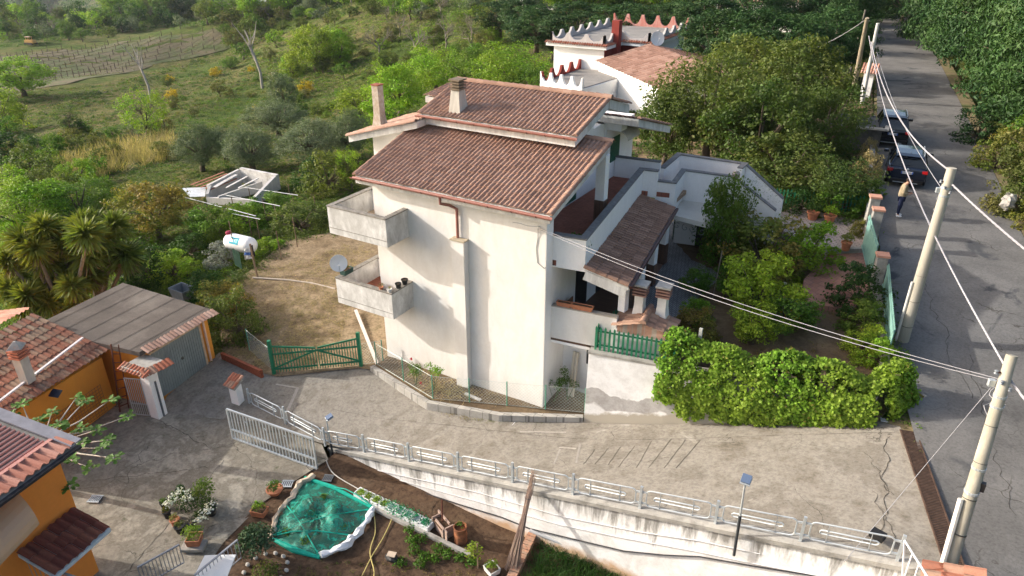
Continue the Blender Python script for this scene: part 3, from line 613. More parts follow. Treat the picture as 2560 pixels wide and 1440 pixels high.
# ---------------------------------------------------------------- retaining walls and kerbs
def walls_mat():
    m, t, b = nt('stained_retaining_render'); v = mapping(t); vv = mapping(t, (1.1, 1.1, .35)); sep = N(t, 'SeparateXYZ'); t.links.new(v, sep.inputs[0])
    # old grey patch: a band that climbs with the drive, its upper edge wavy
    h = math_(t, 'SUBTRACT', sep.outputs['Z'], math_(t, 'MULTIPLY', sep.outputs['X'], .12)); h = math_(t, 'ADD', h, math_(t, 'MULTIPLY', math_(t, 'SUBTRACT', noise(t, v, .7, 4, .5), .5), 1.1))
    band = math_(t, 'MULTIPLY', ramp(t, h, [(.5, (0, 0, 0)), (.56, (1, 1, 1))]), ramp(t, h, [(.98, (1, 1, 1)), (1.0, (0, 0, 0))]))
    o = mix(t, ramp(t, noise(t, v, 2.2, 9, .78), [(.42, (0, 0, 0)), (.72, (.7, .7, .7))]), (.80, .79, .77), (.50, .48, .45))
    o = mix(t, math_(t, 'MULTIPLY', band, ramp(t, noise(t, v, 3, 8, .8), [(.3, (.55, .55, .55)), (.6, (1, 1, 1))])), o, (.33, .31, .29))
    low = ramp(t, math_(t, 'ADD', math_(t, 'SUBTRACT', sep.outputs['Z'], math_(t, 'MULTIPLY', sep.outputs['X'], .27)), math_(t, 'MULTIPLY', noise(t, v, 2.5, 7, .7), .5)), [(-.12 + .0, (1, 1, 1)), (.12, (0, 0, 0))])
    o = mix(t, low, o, (.40, .36, .29)); t.links.new(o, b.inputs['Base Color']); b.inputs['Roughness'].default_value = .9; bump(t, b, noise(t, v, 22, 6, .8), .5, .02); return m
gw = MB(); pts = [(1.62, .05, -.35, 2.66), (4.3, .5, .35, 2.66), (7.2, 1.05, 1.15, 2.66), (10.3, 1.7, 2.0, 2.66)]
fA = [Vector((x, y)) for x, y, a, b in pts]; dA = Vector((-.18, .98))
vs = []
for (x, y, zb, zt) in pts: vs += [(x, y, zb), (x + dA.x * .22, y + dA.y * .22, zt), (x + dA.x * .55, y + dA.y * .55, zt), (x + dA.x * .55, y + dA.y * .55, zb)]
n = len(pts); fs = [(0, 1, 2, 3), (4 * n - 1, 4 * n - 2, 4 * n - 3, 4 * n - 4)]
for k in range(n - 1): a, b = 4 * k, 4 * k + 4; fs += [(a + i, b + i, b + (i + 1) % 4, a + (i + 1) % 4) for i in range(4)]
gw.add(vs, fs); gwt = thing('garden_retaining_wall', 'white plastered retaining wall with a grey patch, under the ivy, above the concrete drive', 'wall', (6, .8, 1))
rw = gw.build('wall', walls_mat(), gwt)
mb = MB(); strip(mb, [Vector((1.56, .21)), Vector((10.3, 1.86))], [Vector((1.52, .6)), Vector((10.2, 2.2))], 2.664, [2.74, 2.74]); mb.build('coping', CONC, gwt)
mb = MB(); mb.prism([(1.6, .6), (2.0, .66), (1.9, 1.52), (1.5, 1.5)], -.4, 2.70); mb.build('return_wall', CREAM, gwt)
# rail wall below the drive
def railz(x): return -.98 + (x + 4.77) * .465 / 2.027
def rail_wall_mat():
    m, t, b = nt('rail_wall_render'); v = mapping(t); sep = N(t, 'SeparateXYZ'); t.links.new(v, sep.inputs[0])
    d = math_(t, 'SUBTRACT', math_(t, 'ADD', math_(t, 'MULTIPLY', math_(t, 'ADD', sep.outputs['X'], 4.77), .2294), -1.11), sep.outputs['Z'])   # metres below the coping
    drip = noise(t, mapping(t, (1, 1, .14)), 2.6, 7, .7, .5); k = math_(t, 'SUBTRACT', math_(t, 'MULTIPLY', drip, 3.6), math_(t, 'MULTIPLY', d, .8))
    o = mix(t, ramp(t, noise(t, v, 1.4, 9, .75, .4), [(.44, (0, 0, 0)), (.66, (.75, .75, .75))]), (.84, .83, .81), (.55, .53, .49))
    o = mix(t, ramp(t, math_(t, 'MULTIPLY', k, .4), [(.55, (0, 0, 0)), (.78, (.85, .85, .85))]), o, (.17, .16, .14))
    low = math_(t, 'ADD', math_(t, 'ADD', sep.outputs['Z'], 1.0), math_(t, 'MULTIPLY', noise(t, v, 1.1, 6, .7), .9)); lo2 = math_(t, 'ADD', low, math_(t, 'MULTIPLY', math_(t, 'ABSOLUTE', math_(t, 'SUBTRACT', sep.outputs['X'], 4.5)), .09))
    o = mix(t, ramp(t, lo2, [(.30, (.8, .8, .8)), (.62, (0, 0, 0))]), o, (.50, .27, .10)); t.links.new(o, b.inputs['Base Color']); b.inputs['Roughness'].default_value = .9; bump(t, b, noise(t, v, 22, 6, .8), .4, .02); return m
rwm = rail_wall_mat()
kw = thing('lower_retaining_wall', 'long stained white wall holding up the drive, with a grey concrete top, above the vegetable garden', 'wall', (2, -4.4, 0))
mb = MB(); xs = [-6.4, -4.8, -2, 1, 4, 7, 10, 12.2]
strip(mb, [Vector((x, -4.47)) for x in xs], [Vector((x, -4.2)) for x in xs], -2.0, [railz(x) - .13 for x in xs]); mb.build('wall', rwm, kw)
mb = MB(); strip(mb, [Vector((x, -4.53)) for x in xs], [Vector((x, -4.12)) for x in xs], [railz(x) - .13 for x in xs], [railz(x) for x in xs]); mb.build('coping', CONC, kw)
# block kerb with flower bed along the villa
kb = thing('block_kerb', 'low kerb of grey concrete blocks below the villa front wall', 'kerb', (-2, -1, 0))
kp = [px(935, 912, -.22), px(1075, 1000, -.2), px(1250, 1030, -.03), px(1458, 1036, .12)]
BLK = paving('grey_concrete_block', (.36, .345, .31), (.44, .42, .38), .5, .25, (.2, .19, .17), 0, .012)
mb = MB(); strip(mb, offpoly(kp, 0), offpoly(kp, -.2), [-.8, -.75, -.6, -.4], [p.z for p in kp][:1] + [-.2, -.03, .12]); mb.build('blocks', BLK, kb)
fb = [(kp[0].x, kp[0].y, -.28), (kp[1].x, kp[1].y + .1, -.27), (kp[2].x, kp[2].y + .1, -.1), (kp[3].x, kp[3].y + .1, .04), (1.6, 1.5, .04), (0, 1.5, .04), (0, .0, .0), (-7.2, 0, -.1)]
patch('flower_bed_soil', fb, SOIL2, cell=.5, rough=.02)
# ---------------------------------------------------------------- railings, gates, fences
def railing():
    rl = thing('guard_railing', 'galvanised railing of rounded tube panels on the wall along the drive', 'railing', (2, -4.35, 0))
    P_ = [Vector((-4.77 + 2.027 * i, -4.35, railz(-4.77 + 2.027 * i))) for i in range(-1, 9)]
    P_[0] = Vector((-6.3, -4.7, -1.05)); P_ = [Vector((-10.6, -4.35, -1.12)), Vector((-8.5, -4.5, -1.08))] + P_
    for k, p in enumerate(P_):
        MB().box(p.x - .035, p.x + .035, p.y - .03, p.y + .03, p.z - .05, p.z + .77).build('post', GALV, rl)
    for k in range(len(P_) - 1):
        a, b_ = P_[k], P_[k + 1]; d = b_ - a; L_ = d.length; e = d.normalized(); up = Vector((0, 0, 1))
        def Q(s_, z): return a + e * s_ + up * z
        x0, x1, z0, z1, r = .16, L_ - .16, .12, .66, .12; pts = []
        for cx, cz, a0 in ((x1 - r, z1 - r, 0), (x0 + r, z1 - r, 90), (x0 + r, z0 + r, 180), (x1 - r, z0 + r, 270)):
            pts += [Q(cx + r * math.cos(R(a0 + q * 22.5)), cz + r * math.sin(R(a0 + q * 22.5))) for q in range(5)]
        mbx = MB(); mbx.tube(pts + [pts[0]], .02, 5, False); pn = mbx.build('panel_frame', GALV, rl, smooth=True)
        hp = [Q(.42, .36)] + [Q(L_ - .5, .34)] + [Q(L_ - .45, .37), Q(L_ - .45, .42), Q(L_ - .5, .45), Q(.42, .47), Q(.38, .44), Q(.38, .39), Q(.42, .36)]
        MB().tube(hp, .018, 5, False).build('inner_loop', GALV, pn, smooth=True)
        for q in (.55, L_ - .62): MB().bar(Q(q, z0), Q(q, z1), .05, .012, e).build('strut', GALV, pn)
        for q, z in ((0, .2), (0, .58), (L_ - .17, .2), (L_ - .17, .58)): MB().bar(Q(q, z), Q(q + .17, z), .03, .05).build('bracket', GALV, pn)
railing()
def bars(name, label, cat, p, q, h, n, m, r=.012, frame=.03, z=.06, grp=None, curl=True):
    p, q = Vector(p), Vector(q); t_ = thing(name, label, cat, p, grp); d = q - p; mb = MB(); up = Vector((0, 0, 1))
    for a, b_ in ((p + up * z, q + up * z), (p + up * h, q + up * h), (p + up * z, p + up * h), (q + up * z, q + up * h), (p + up * (z + .3 * h), q + up * (z + .3 * h))): mb.bar(a, b_, frame, frame * 1.3)
    mb.build('frame', m, t_); mb = MB()
    for k in range(1, n): mb.bar(p + d * k / n + up * z, p + d * k / n + up * h, r * 2, r * 2)
    mb.build('bars', m, t_, kind='stuff') if n > 999 else mb.build('bars', m, t_)
    return t_
gp, gq = px(583, 1098, -1.22), px(793, 1175, -1.33)
gg = bars('sliding_gate', 'open grey metal sliding gate with vertical bars in front of the lower wall', 'gate', gp, gq, 1.35, 26, GALV, .014, .05)
for k in (5.5, 11.5, 17.5):
    c_ = gp.lerp(gq, k / 26); d_ = (gq - gp).normalized(); pts = [c_ + d_ * .05 + Vector((0, 0, .62)), c_ + d_ * .05 + Vector((0, 0, 1.0)), c_ + d_ * -.02 + Vector((0, 0, 1.06)), c_ - d_ * .08 + Vector((0, 0, 1.0)), c_ - d_ * .08 + Vector((0, 0, .6))]
    MB().tube(pts, .016, 5).build('scroll', GALV, gg, smooth=True)
tp_ = thing('gate_pillar', 'white gate pillar with a small tiled cap at the end of the sliding gate', 'pillar', px(597, 1012, -1.18)); b_ = tp_.location
MB().rbox((b_.x, b_.y, b_.z + .45), (.38, .3, 1.0), .1).build('shaft', WHITE, tp_)
o_ = tiles('cap_tiles', (b_.x - .3, b_.y - .3, b_.z + .98), (1, 0, 0), (0, math.cos(.5), math.sin(.5)), .6, .62, TILE3, tp_, .15, .3, .03); 
MB().rbox((b_.x, b_.y - .02, b_.z + 1.03), (.5, .5, .1), 0, .45).build('cap_bed', CONC, tp_)
def picket(name, label, pts, h, gap, m, parent=None, wdt=.07, zoff=.0, cat='fence', lean=0, group=None, hf=None, rails=(.25, .8), tip=True):
    """green paling fence: pts are 3D foot points"""
    t_ = thing(name, label, cat, Vector(pts[0]), group)
    rl_ = MB(); pc = MB(); cnt = 0
    for a, b_ in zip(pts[:-1], pts[1:]):
        a, b_ = Vector(a), Vector(b_); d = b_ - a; n_ = max(1, round(d.length / gap)); e = d.normalized(); sd = Vector((e.y, -e.x, 0))
        for q in rails: rl_.bar(a + Vector((0, 0, h * q)), b_ + Vector((0, 0, h * q)), .035, .05)
        for k in range(n_ + 1):
            if k == n_ and b_ != Vector(pts[-1]): continue
            c_ = a + d * k / n_ + sd * .03; hh = (hf(cnt, n_) if hf else h) * random.uniform(.97, 1.02); cnt += 1
            x, y = e.x * wdt / 2, e.y * wdt / 2; th = sd * .01
            prof = [(-1, 0), (1, 0), (1, hh - .07), (0, hh), (-1, hh - .07)]
            f_ = [(c_.x + s_ * x + th.x, c_.y + s_ * y + th.y, c_.z + z_) for s_, z_ in prof]; g_ = [(c_.x + s_ * x - th.x, c_.y + s_ * y - th.y, c_.z + z_) for s_, z_ in prof]
            pc.add(f_ + g_, [(0, 1, 2, 3, 4), (9, 8, 7, 6, 5)] + [(i, 5 + i, 5 + (i + 1) % 5, (i + 1) % 5) for i in range(5)])
    rl_.build('rails', m, t_); pc.build('palings', m, t_); return t_
# green double gate into the yard
gl, gr = px(686, 935, -.7), px(903, 915, -.38); mid = gl.lerp(gr, .52)
gt = thing('green_wooden_gate', 'green painted two-leaf wooden gate into the dry yard', 'gate', gl)
for nm_, p in (('gate_post', gl), ('gate_post', gr)): MB().rbox((p.x, p.y, p.z + .78), (.13, .13, 1.6), .4).build(nm_, GREENP, gt)
for a, b_, hs in ((gl, mid, -1), (mid, gr, 1)):
    d = b_ - a; e = d.normalized(); lf = MB(); up = Vector((0, 0, 1)); n_ = 15
    for k in range(n_ + 1):
        f_ = .03 + .94 * k / n_; hh = 1.25 + (-.25 * (f_ if hs < 0 else 1 - f_)); p = a + d * f_; lf.bar(p + up * .08, p + up * (hh + .08), .075, .02, e)
    for z0, z1 in ((.25, .25), (.95, .95)): lf.bar(a + e * .06 + up * z0 + Vector((.02, -.03, 0)), b_ - e * .04 + up * z1 + Vector((.02, -.03, 0)), .035, .07)
    top0, top1 = (1.32, 1.07) if hs < 0 else (1.07, 1.32)
    lf.bar(a + e * .06 + up * top0 + Vector((.02, -.03, 0)), b_ - e * .04 + up * top1 + Vector((.02, -.03, 0)), .035, .07)
    lf.bar((a if hs < 0 else b_) + up * .28 + Vector((.03, -.05, 0)), (b_ if hs < 0 else a) + up * .98 + Vector((.03, -.05, 0)), .035, .07)
    lf.build('gate_leaf', GREENP, gt)
# chain link
LINK = mat('chain_link_wire', (.42, .48, .45), .1, 3, .5, .3); POSTG = mat('green_fence_post', (.10, .30, .20), .15, 4, .5)
def chainlink(label, pts, h, every=1.6, sp=.13, m=LINK, pm=POSTG, r=.0026):
    t_ = thing('chain_link_fence', label, 'fence', Vector(pts[0])); mb = MB()
    for a, b_ in zip(pts[:-1], pts[1:]):
        a, b_ = Vector(a), Vector(b_); L_ = (b_ - a).length; e = (b_ - a) / L_; up = Vector((0, 0, 1)); n_ = max(1, round(L_ / every))
        for k in range(n_ + 1): 
            if k < n_ or tuple(b_) == tuple(pts[-1]): p = a + e * L_ * k / n_; MB().tube([p, p + up * (h + .05)], .022, 6).build('post', pm, t_)
        x = -h
        while x < L_:
            for sg in (1, -1):
                x0, x1 = max(0, x), min(L_, x + h); 
                if x1 > x0:
                    z0, z1 = x0 - x, x1 - x
                    if sg < 0: z0, z1 = h - z0, h - z1
                    p, q = a + e * x0 + up * z0, a + e * x1 + up * z1; d = (q - p).normalized(); s_ = d.cross(Vector((e.y, -e.x, 0))).normalized() * r; o_ = Vector((e.y, -e.x, 0)) * r
                    n0 = len(mb.v); mb.v += [tuple(p - s_), tuple(p + s_), tuple(p + o_ * 1.5), tuple(q - s_), tuple(q + s_), tuple(q + o_ * 1.5)]
                    mb.f += [(n0, n0 + 1, n0 + 4, n0 + 3), (n0 + 1, n0 + 2, n0 + 5, n0 + 4), (n0 + 2, n0, n0 + 3, n0 + 5)]; mb.mi += [0] * 3
            x += sp
        mb.tube([a + up * h, b_ + up * h], .006, 4); mb.tube([a + up * .03, b_ + up * .03], .006, 4)
    mb.build('wire_mesh', m, t_); return t_
kz = [Vector((kp[0].x + .03, kp[0].y + .12, -.25)), Vector((kp[1].x + .05, kp[1].y + .12, -.2)), Vector((kp[3].x, kp[3].y + .12, .11))]
chainlink('wire mesh fence on green posts standing on the block kerb below the villa', kz, 1.0)
chainlink('wire mesh fence left of the green gate beside the dark hedge', [px(625, 880, -.85), px(684, 930, -.72)], 1.1)
chainlink('short wire mesh fence right of the green gate', [px(905, 912, -.38), px(958, 905, -.25)], 1.0, .8)
# palings on the garden wall corner
picket('corner_paling_fence', 'green wooden paling fence on the wall corner in front of the brick oven', [(2.0, 2.1, 2.9), (1.72, .5, 2.7), (4.3, .98, 2.7)], .95, .155, GREENP)
picket('garden_paling_fence', 'old green paling fence under the shrubs behind the garden path', [px(1935, 520, 3.5), px(2150, 540, 3.7)], 1.0, .16, GREENP)
picket('road_paling_fence', 'dark paling fence beside the upper road under the conifers', [px(2085, 215, 3.4), px(2150, 225, 3.6)], 1.1, .3, mat('dark_fence_green', (.02, .06, .04)))
pgm = mat('dark_green_paint', (.012, .05, .03), .2, 4)
picket('patio_paling_gate', 'dark green paling gate standing open under the porch end', [px(1683, 598, PATZ), px(1720, 607, PATZ)], 1.25, .17, pgm, cat='gate', rails=(.2, .6))
# block and pillars along the road
rf = thing('roadside_wall', 'low stone wall along the road with terracotta capped pillars', 'wall', (9.8, 8, 3))
wl = [(10.3, 2.0), (10.42, 4.0), (9.8, 7.6), (9.45, 8.9)]; mb = MB(); strip(mb, offpoly(wl, 0), offpoly(wl, .25), 2.2, [2.95, 3.1, 3.45, 3.6]); mb.build('wall', CONC, rf)
wl = [(8.78, 12.1), (8.5, 13.4), (8.1, 18.0), (7.2, 26)]; mb = MB(); strip(mb, offpoly(wl, 0), offpoly(wl, .25), 3.2, [4.3, 4.35, 4.5, 4.5]); mb.build('wall', CONC, rf)
for (x, y, z, h) in ((9.44, 8.95, 3.4, 1.3), (8.82, 12.0, 3.65, 1.75), (8.55, 13.25, 3.75, 1.75)):
    pc_ = MB().rbox((x - .1, y, z + h / 2 - .3), (.36, .36, h + .6), .25).build('pillar', CONC, rf); MB().rbox((x - .1, y, z + h + .04), (.46, .44, .08), .25).build('pillar_cap', mat('terracotta_cap', (.5, .26, .18), .1, 5), pc_)
PANEL = mat('pale_green_panel', (.20, .36, .31), .15, 2, .55)
def corrug(name, label, cat, p, q, h, zt=None, m=PANEL, amp=.03, pitch=.12, z0=.05):
    p, q = Vector(p), Vector(q); e = (q - p).normalized(); sd = Vector((e.y, -e.x, 0)).normalized(); L_ = (q - p).length; n_ = int(L_ / pitch * 4); vs = []
    for k in range(n_ + 1):
        c_ = p + e * L_ * k / n_ + sd * amp * (0, 1, 1, 0)[k % 4]; vs += [(c_.x, c_.y, c_.z + z0), (c_.x, c_.y, c_.z + h), (c_.x - sd.x * .01, c_.y - sd.y * .01, c_.z + h), (c_.x - sd.x * .01, c_.y - sd.y * .01, c_.z + z0)]
    t_ = thing(name, label, cat, p); mb = MB(); mb.add(vs, [(4 * k + i, 4 * k + 4 + i, 4 * k + 4 + (i + 1) % 4, 4 * k + (i + 1) % 4) for k in range(n_) for i in range(4)]); mb.build('sheet', m, t_)
    fr = MB(); 
    for z in (z0 + .1, h - .1): fr.bar(p + Vector((0, 0, z)) - sd * .03, q + Vector((0, 0, z)) - sd * .03, .03, .05)
    fr.build('frame', m, t_); return t_
corrug('sheet_metal_fence', 'pale green corrugated fence panels along the road behind the dark laurel bushes', 'fence', (10.3, 4.3, 3.15), (9.6, 8.7, 3.55), 1.0)
corrug('sheet_metal_gate', 'pale blue-green corrugated gate leaf left open between the pillars', 'gate', (9.1, 9.2, 3.5), (8.45, 11.9, 3.68), 1.5)
# ---------------------------------------------------------------- brick oven with two chimneys
ov = thing('brick_oven', 'brick garden oven with a small tiled roof and two louvred chimneys behind the green palings', 'oven', (3.1, 1.3, 2.7))
BRK = paving('oven_brick', (.40, .22, .15), (.50, .30, .22), .26, .07, (.4, .33, .27), 0, .012)
MB().rbox((3.1, 1.38, 3.1), (1.75, 1.05, .95), .145).build('base', CREAM, ov)
e1 = Vector((.99, .144, 0)); e2 = Vector((-.144, .99, 0)); c0 = Vector((3.12, 1.35, 0))
mb = MB()
def OV(a, b_, z): return tuple(c0 + e1 * a + e2 * b_ + Vector((0, 0, z)))
mb.add([OV(-.85, -.5, 3.5), OV(.85, -.5, 3.5), OV(.85, .5, 3.5), OV(-.85, .5, 3.5), OV(-.85, -.5, 3.75), OV(.0, -.5, 4.0), OV(.85, -.5, 3.75), OV(.85, .5, 3.75), OV(0, .5, 4.0), OV(-.85, .5, 3.75)],
       [(0, 1, 6, 5, 4), (1, 2, 7, 6), (2, 3, 9, 8, 7), (3, 0, 4, 9), (4, 5, 8, 9), (5, 6, 7, 8), (0, 3, 2, 1)]); mb.build('brickwork', BRK, ov)
OT = tilem('oven_roof_tile', (.36, .22, .16), (.42, .28, .2), (.2, .17, .12), .6)
dn = Vector((e1.x, e1.y, .30)).normalized(); tiles('roof_tiles', OV(-1.02, .62, 3.74), -e2, dn, 1.25, 1.05, OT, ov, .16, .35, .035)
dn = Vector((-e1.x, -e1.y, .30)).normalized(); tiles('roof_tiles', OV(1.02, -.63, 3.74), e2, dn, 1.25, 1.05, OT, ov, .3, .35, .035)
ridge(rb := MB(), OV(0, -.66, 4.06), OV(0, .62, 4.06), .12, 3); rb.build('ridge_tiles', OT, ov)
for a, b_ in ((-.32, .28), (.42, .42)):
    p = Vector(OV(a, b_, 0)); cb = MB(); taper(cb, p.x, p.y, 3.8, 4.25, .2, .2, .15, .15); cb.box(p.x - .15, p.x + .15, p.y - .15, p.y + .15, 4.25, 4.62); chm = cb.build('chimney', CREAM, ov)
    for k in range(3): MB().rbox((p.x, p.y, 4.68 + k * .11), (.46, .46, .045), .1).build('clay_louvre', mat('louvre_clay', (.36, .2, .15)), chm)
    MB().box(p.x - .1, p.x + .1, p.y - .1, p.y + .1, 4.6, 5.02).build('flue_core', DARK, chm)
    MB().rbox((p.x, p.y, 5.03), (.5, .5, .06), .1).build('cap_slab', mat('cap_slab', (.42, .4, .36), .2, 6), chm)
# ---------------------------------------------------------------- garage with flat felt roof
FELT = ground('roofing_felt', [(.085, .073, .063), (.115, .098, .085), (.18, .157, .135)], .5, 14, .3)
ga = thing('garage', 'ochre garage with a flat felt roof and a ribbed grey metal door', 'garage', (-16.5, -4.8, -1))
A, B, C_, D = (-14.35, -2.9), (-13.95, -6.25), (-18.7, -7.2), (-19.2, -3.4)
MB().prism([A, D, C_, B], -2.4, 1.2).build('wall', ORANGE, ga)
q4 = [(-14.0, -2.7), (-13.7, -6.35), (-18.85, -7.45), (-19.4, -3.2)]; rfm = MB().prism([q4[0], q4[3], q4[2], q4[1]], 1.2, [1.38, 1.5, 1.5, 1.38]).build('flat_roof', FELT, ga)
u_ = (Vector(q4[1]) - Vector(q4[0])).normalized(); uu = Vector((u_.x, u_.y, 0)); od = Vector((-uu.y, uu.x, 0)); od = od if od.x > 0 else -od
for k in range(6):
    f_ = (k + .5) / 6; a = Vector((*q4[0], 1.4)).lerp(Vector((*q4[3], 1.52)), f_); b_ = Vector((*q4[1], 1.4)).lerp(Vector((*q4[2], 1.52)), f_); MB().bar(a, b_, .02, .008).build('felt_seam', mat('felt_seam', (.075, .065, .057)), rfm)
tiles('eave_tiles', Vector((*q4[0], 1.27)) + od * .22, uu, (Vector((-od.x, -od.y, .45))).normalized(), 3.5, .36, tilem('pale_eave_tile', (.52, .33, .25), (.6, .42, .33)), rfm, .17, .36, .045)
fr0, fr1 = Vector((*A, 0)), Vector((*B, 0)); ff = (fr1 - fr0).normalized(); nn = Vector((-ff.y, ff.x, 0)); nn = nn if nn.x > 0 else -nn
dp, dq = fr0 + ff * .5 + nn * .02, fr0 + ff * 3.0 + nn * .02; RIB = mat('grey_ribbed_steel', (.22, .26, .27), .12, 2, .5, .2)
dr = MB(); n_ = 22
for k in range(n_):
    a = dp.lerp(dq, k / n_); b_ = dp.lerp(dq, (k + .72) / n_); dr.prism([tuple((a)[:2]), tuple((a + nn * .03)[:2]), tuple((b_ + nn * .03)[:2]), tuple(b_[:2])], -1.08, .93)
dr.prism([tuple((dp + nn * -.01)[:2]), tuple((dp + nn * .008)[:2]), tuple((dq + nn * .008)[:2]), tuple((dq - nn * .01)[:2])], -1.1, .93)
do = dr.build('garage_door', RIB, ga)
c_ = dp.lerp(dq, .45) + nn * .05; MB().rbox((c_.x, c_.y, .0), (.05, .09, .1), 0).build('door_lock', DARK, do)
fm = MB(); FRM = mat('pale_door_surround', (.55, .40, .27))
for a, b_, w_ in (((dp.x, dp.y, -1.1), (dp.x, dp.y, .98), 1), ((dp.x, dp.y, .97), (dq.x, dq.y, .97), 1)): fm.bar(Vector(a) + nn * .02, Vector(b_) + nn * .02, .08, .07)
fm.build('door_surround', FRM, ga)
p = fr0 + ff * .32 + nn * .1; MB().tube([(p.x, p.y, 1.2), (p.x, p.y, -1.05), (p.x + .1, p.y, -1.1)], .05, 8).build('downpipe', mat('beige_pipe', (.6, .42, .33)), ga, smooth=True)
p = fr1 + ff * -.1 + nn * .06; MB().tube([(p.x, p.y, 1.1), (p.x + .02, p.y - .25, -1.1)], .05, 8).build('downpipe', mat('beige_pipe', (.6, .42, .33)), ga, smooth=True)
# porch over the pedestrian gate
pg = thing('gate_porch', 'white pillar carrying a small tiled canopy over the pedestrian gate beside the garage', 'porch', (-13.4, -6.5, -1.2))
MB().rbox((-13.2, -6.5, -.15), (.42, .42, 2.2), .15).build('pillar', WHITE, pg)
cs = MB().rbox((-13.35, -6.5, 1.02), (1.15, 1.0, .12), .1).build('canopy_slab', CONC, pg)
tiles('canopy_tiles', (-12.55, -6.98, .98), (.08, 1, 0), (-.9, .08, .42), 1.15, .36, TILE3, cs, .16, .36, .035)
tiles('canopy_tiles', (-14.0, -7.15, .98), (1, .08, 0), (-.05, .9, .42), 1.45, .36, TILE3, cs, .16, .36, .035)
bg_ = bars('pedestrian_gate', 'narrow grey barred gate under the tiled canopy', 'gate', (-14.0, -7.0, -1.2), (-13.4, -6.75, -1.2), 1.7, 8, GALV, .01)
MB().bar((-12.98, -6.45, -1.2), (-12.98, -6.45, .4), .06, .05).build('conduit', mat('dark_grey_conduit', (.12, .13, .14)), pg)
# ---------------------------------------------------------------- ochre outbuilding with clay roof
ob = thing('ochre_outbuilding', 'low ochre outbuilding with a patchy red clay tile roof at the left edge', 'outbuilding', (-16, -9, -1))
MB().prism([(-15.25, -6.95), (-18.2, -7.3), (-18.4, -11.2), (-14.35, -11.3)], -2.2, [.98, 1.7, 1.7, .98]).build('wall', ORANGE, ob)
U = Vector((-15.15, -6.65, 1.25)) - Vector((-14.05, -11.3, 1.25)); PT = tilem('patchy_clay_tile', (.34, .15, .10), (.36, .27, .19), (.13, .11, .085), .42)
tiles('roof_tiles', (-14.05, -11.3, 1.2), U, (-1, -.2, .27), U.length, 3.6, PT, ob, .19, .4, .05)
tiles('rear_roof_tiles', (-19.6, -12.2, 1.75), U, (1, .2, .27), U.length, 1.9, tilem('pink_clay_tile', (.5, .27, .2), (.55, .35, .28)), ob, .19, .4, .05)
MB().bar((-14.6, -11.0, 1.5), (-16.1, -7.0, 1.62), .09, .05).build('roof_flashing', mat('pale_metal_strip', (.6, .56, .56)), ob)
p = px(68, 945, 1.6); cb = MB(); cb.rbox((p.x, p.y, 1.95), (.34, .34, 1.0), .3); chm = cb.build('chimney', stained('chimney_render', (.55, .52, .46), (.2, .18, .15)), ob)
for k in range(3): MB().rbox((p.x, p.y, 2.5 + k * .12), (.46, .46, .07), .3).build('clay_louvre', mat('louvre_red_clay', (.42, .15, .09)), chm)
MB().lathe((p.x, p.y, 2.85), [(.34, 0), (.05, .22)], 4).build('chimney_hat', CONC, chm)
sp_ = px(134, 980, 1.0); MB().rbox((sp_.x + .1, sp_.y, .98), (.4, .3, .03), .3, .5).build('solar_panel', mat('dark_solar', (.02, .03, .05), rough=.3), ob)
# mesh lattice on the ochre wall
lt = MB(); a = Vector((-14.38, -10.6, 0)); b_ = Vector((-15.1, -7.4, 0)); nrm = Vector((.99, .22, 0)) * .05
for k in range(26): p = a.lerp(b_, k / 25) + nrm; lt.bar(p + Vector((0, 0, -1.1)), p + Vector((0, 0, .1)), .012, .012)
for k in range(10): z = -1.1 + k * .13; lt.bar(a + nrm + Vector((0, 0, z)), b_ + nrm + Vector((0, 0, z)), .012, .012)
lt.build('wire_lattice', mat('rusty_mesh', (.25, .1, .05)), ob)
ld = thing('iron_ladder', 'rusty iron ladder leaning between the outbuilding and the garage roof', 'ladder', (-14.5, -6.9, -1.2)); RUST = mat('rusty_iron', (.12, .045, .03), .3, 8)
l0, l1 = px(300, 1030, -1.2), px(277, 860, 1.6); l2, l3 = px(322, 1020, -1.2), px(296, 862, 1.6)
for a, b_ in ((l0, l1), (l2, l3)): MB().bar(a, b_, .05, .04).build('rail', RUST, ld)
for k in range(7): f_ = .08 + k * .13; MB().bar(l0.lerp(l1, f_), l2.lerp(l3, f_), .03, .03).build('rung', RUST, ld)
# ---------------------------------------------------------------- near ochre house
nh = thing('ochre_house', 'bright ochre house with a pinkish corrugated roof in the lower left corner', 'house', (-10, -14, 0))
MB().prism([(-8.25, -12.1), (-12.6, -13.2), (-12.6, -19), (-7.4, -19)], -2, 3.15).build('wall', stained('bright_ochre_render', (.82, .28, .055), (.62, .2, .03), amt=.2), nh)
e_ = Vector((.2, -1, 0)).normalized(); rt = MB(); PINK = mat('pinkish_roof_sheet', (.47, .24, .20), .12, 2, .6)
c0 = Vector((-7.75, -11.75, 3.3)); upv = Vector((-1, -.26, .2)).normalized()
rs = MB(); q = [c0, c0 + e_ * 8, c0 + e_ * 8 + upv * 5, c0 + upv * 5]
rs.add([tuple(p - Vector((0, 0, .05))) for p in q] + [tuple(p - Vector((0, 0, .18))) for p in q], [(0, 1, 2, 3), (7, 6, 5, 4), (0, 4, 5, 1), (1, 5, 6, 2), (2, 6, 7, 3), (3, 7, 4, 0)]); rs_ = rs.build('roof', CONC, nh)
BT = tilem('big_red_tile', (.48, .22, .16), (.55, .3, .23), (.3, .15, .11), .65)
tiles('eave_tiles', c0 + upv * .02, e_, upv, 8, .55, BT, rs_, .22, .55, .08)
n_ = 30; mbs = MB()
for k in range(n_):
    a = c0 + e_ * (.3) + upv * (.62 + k * .15); b_ = a + e_ * 7.6; mbs.tube([a, b_], .04, 5)
mbs.build('corrugated_sheet', PINK, rs_)
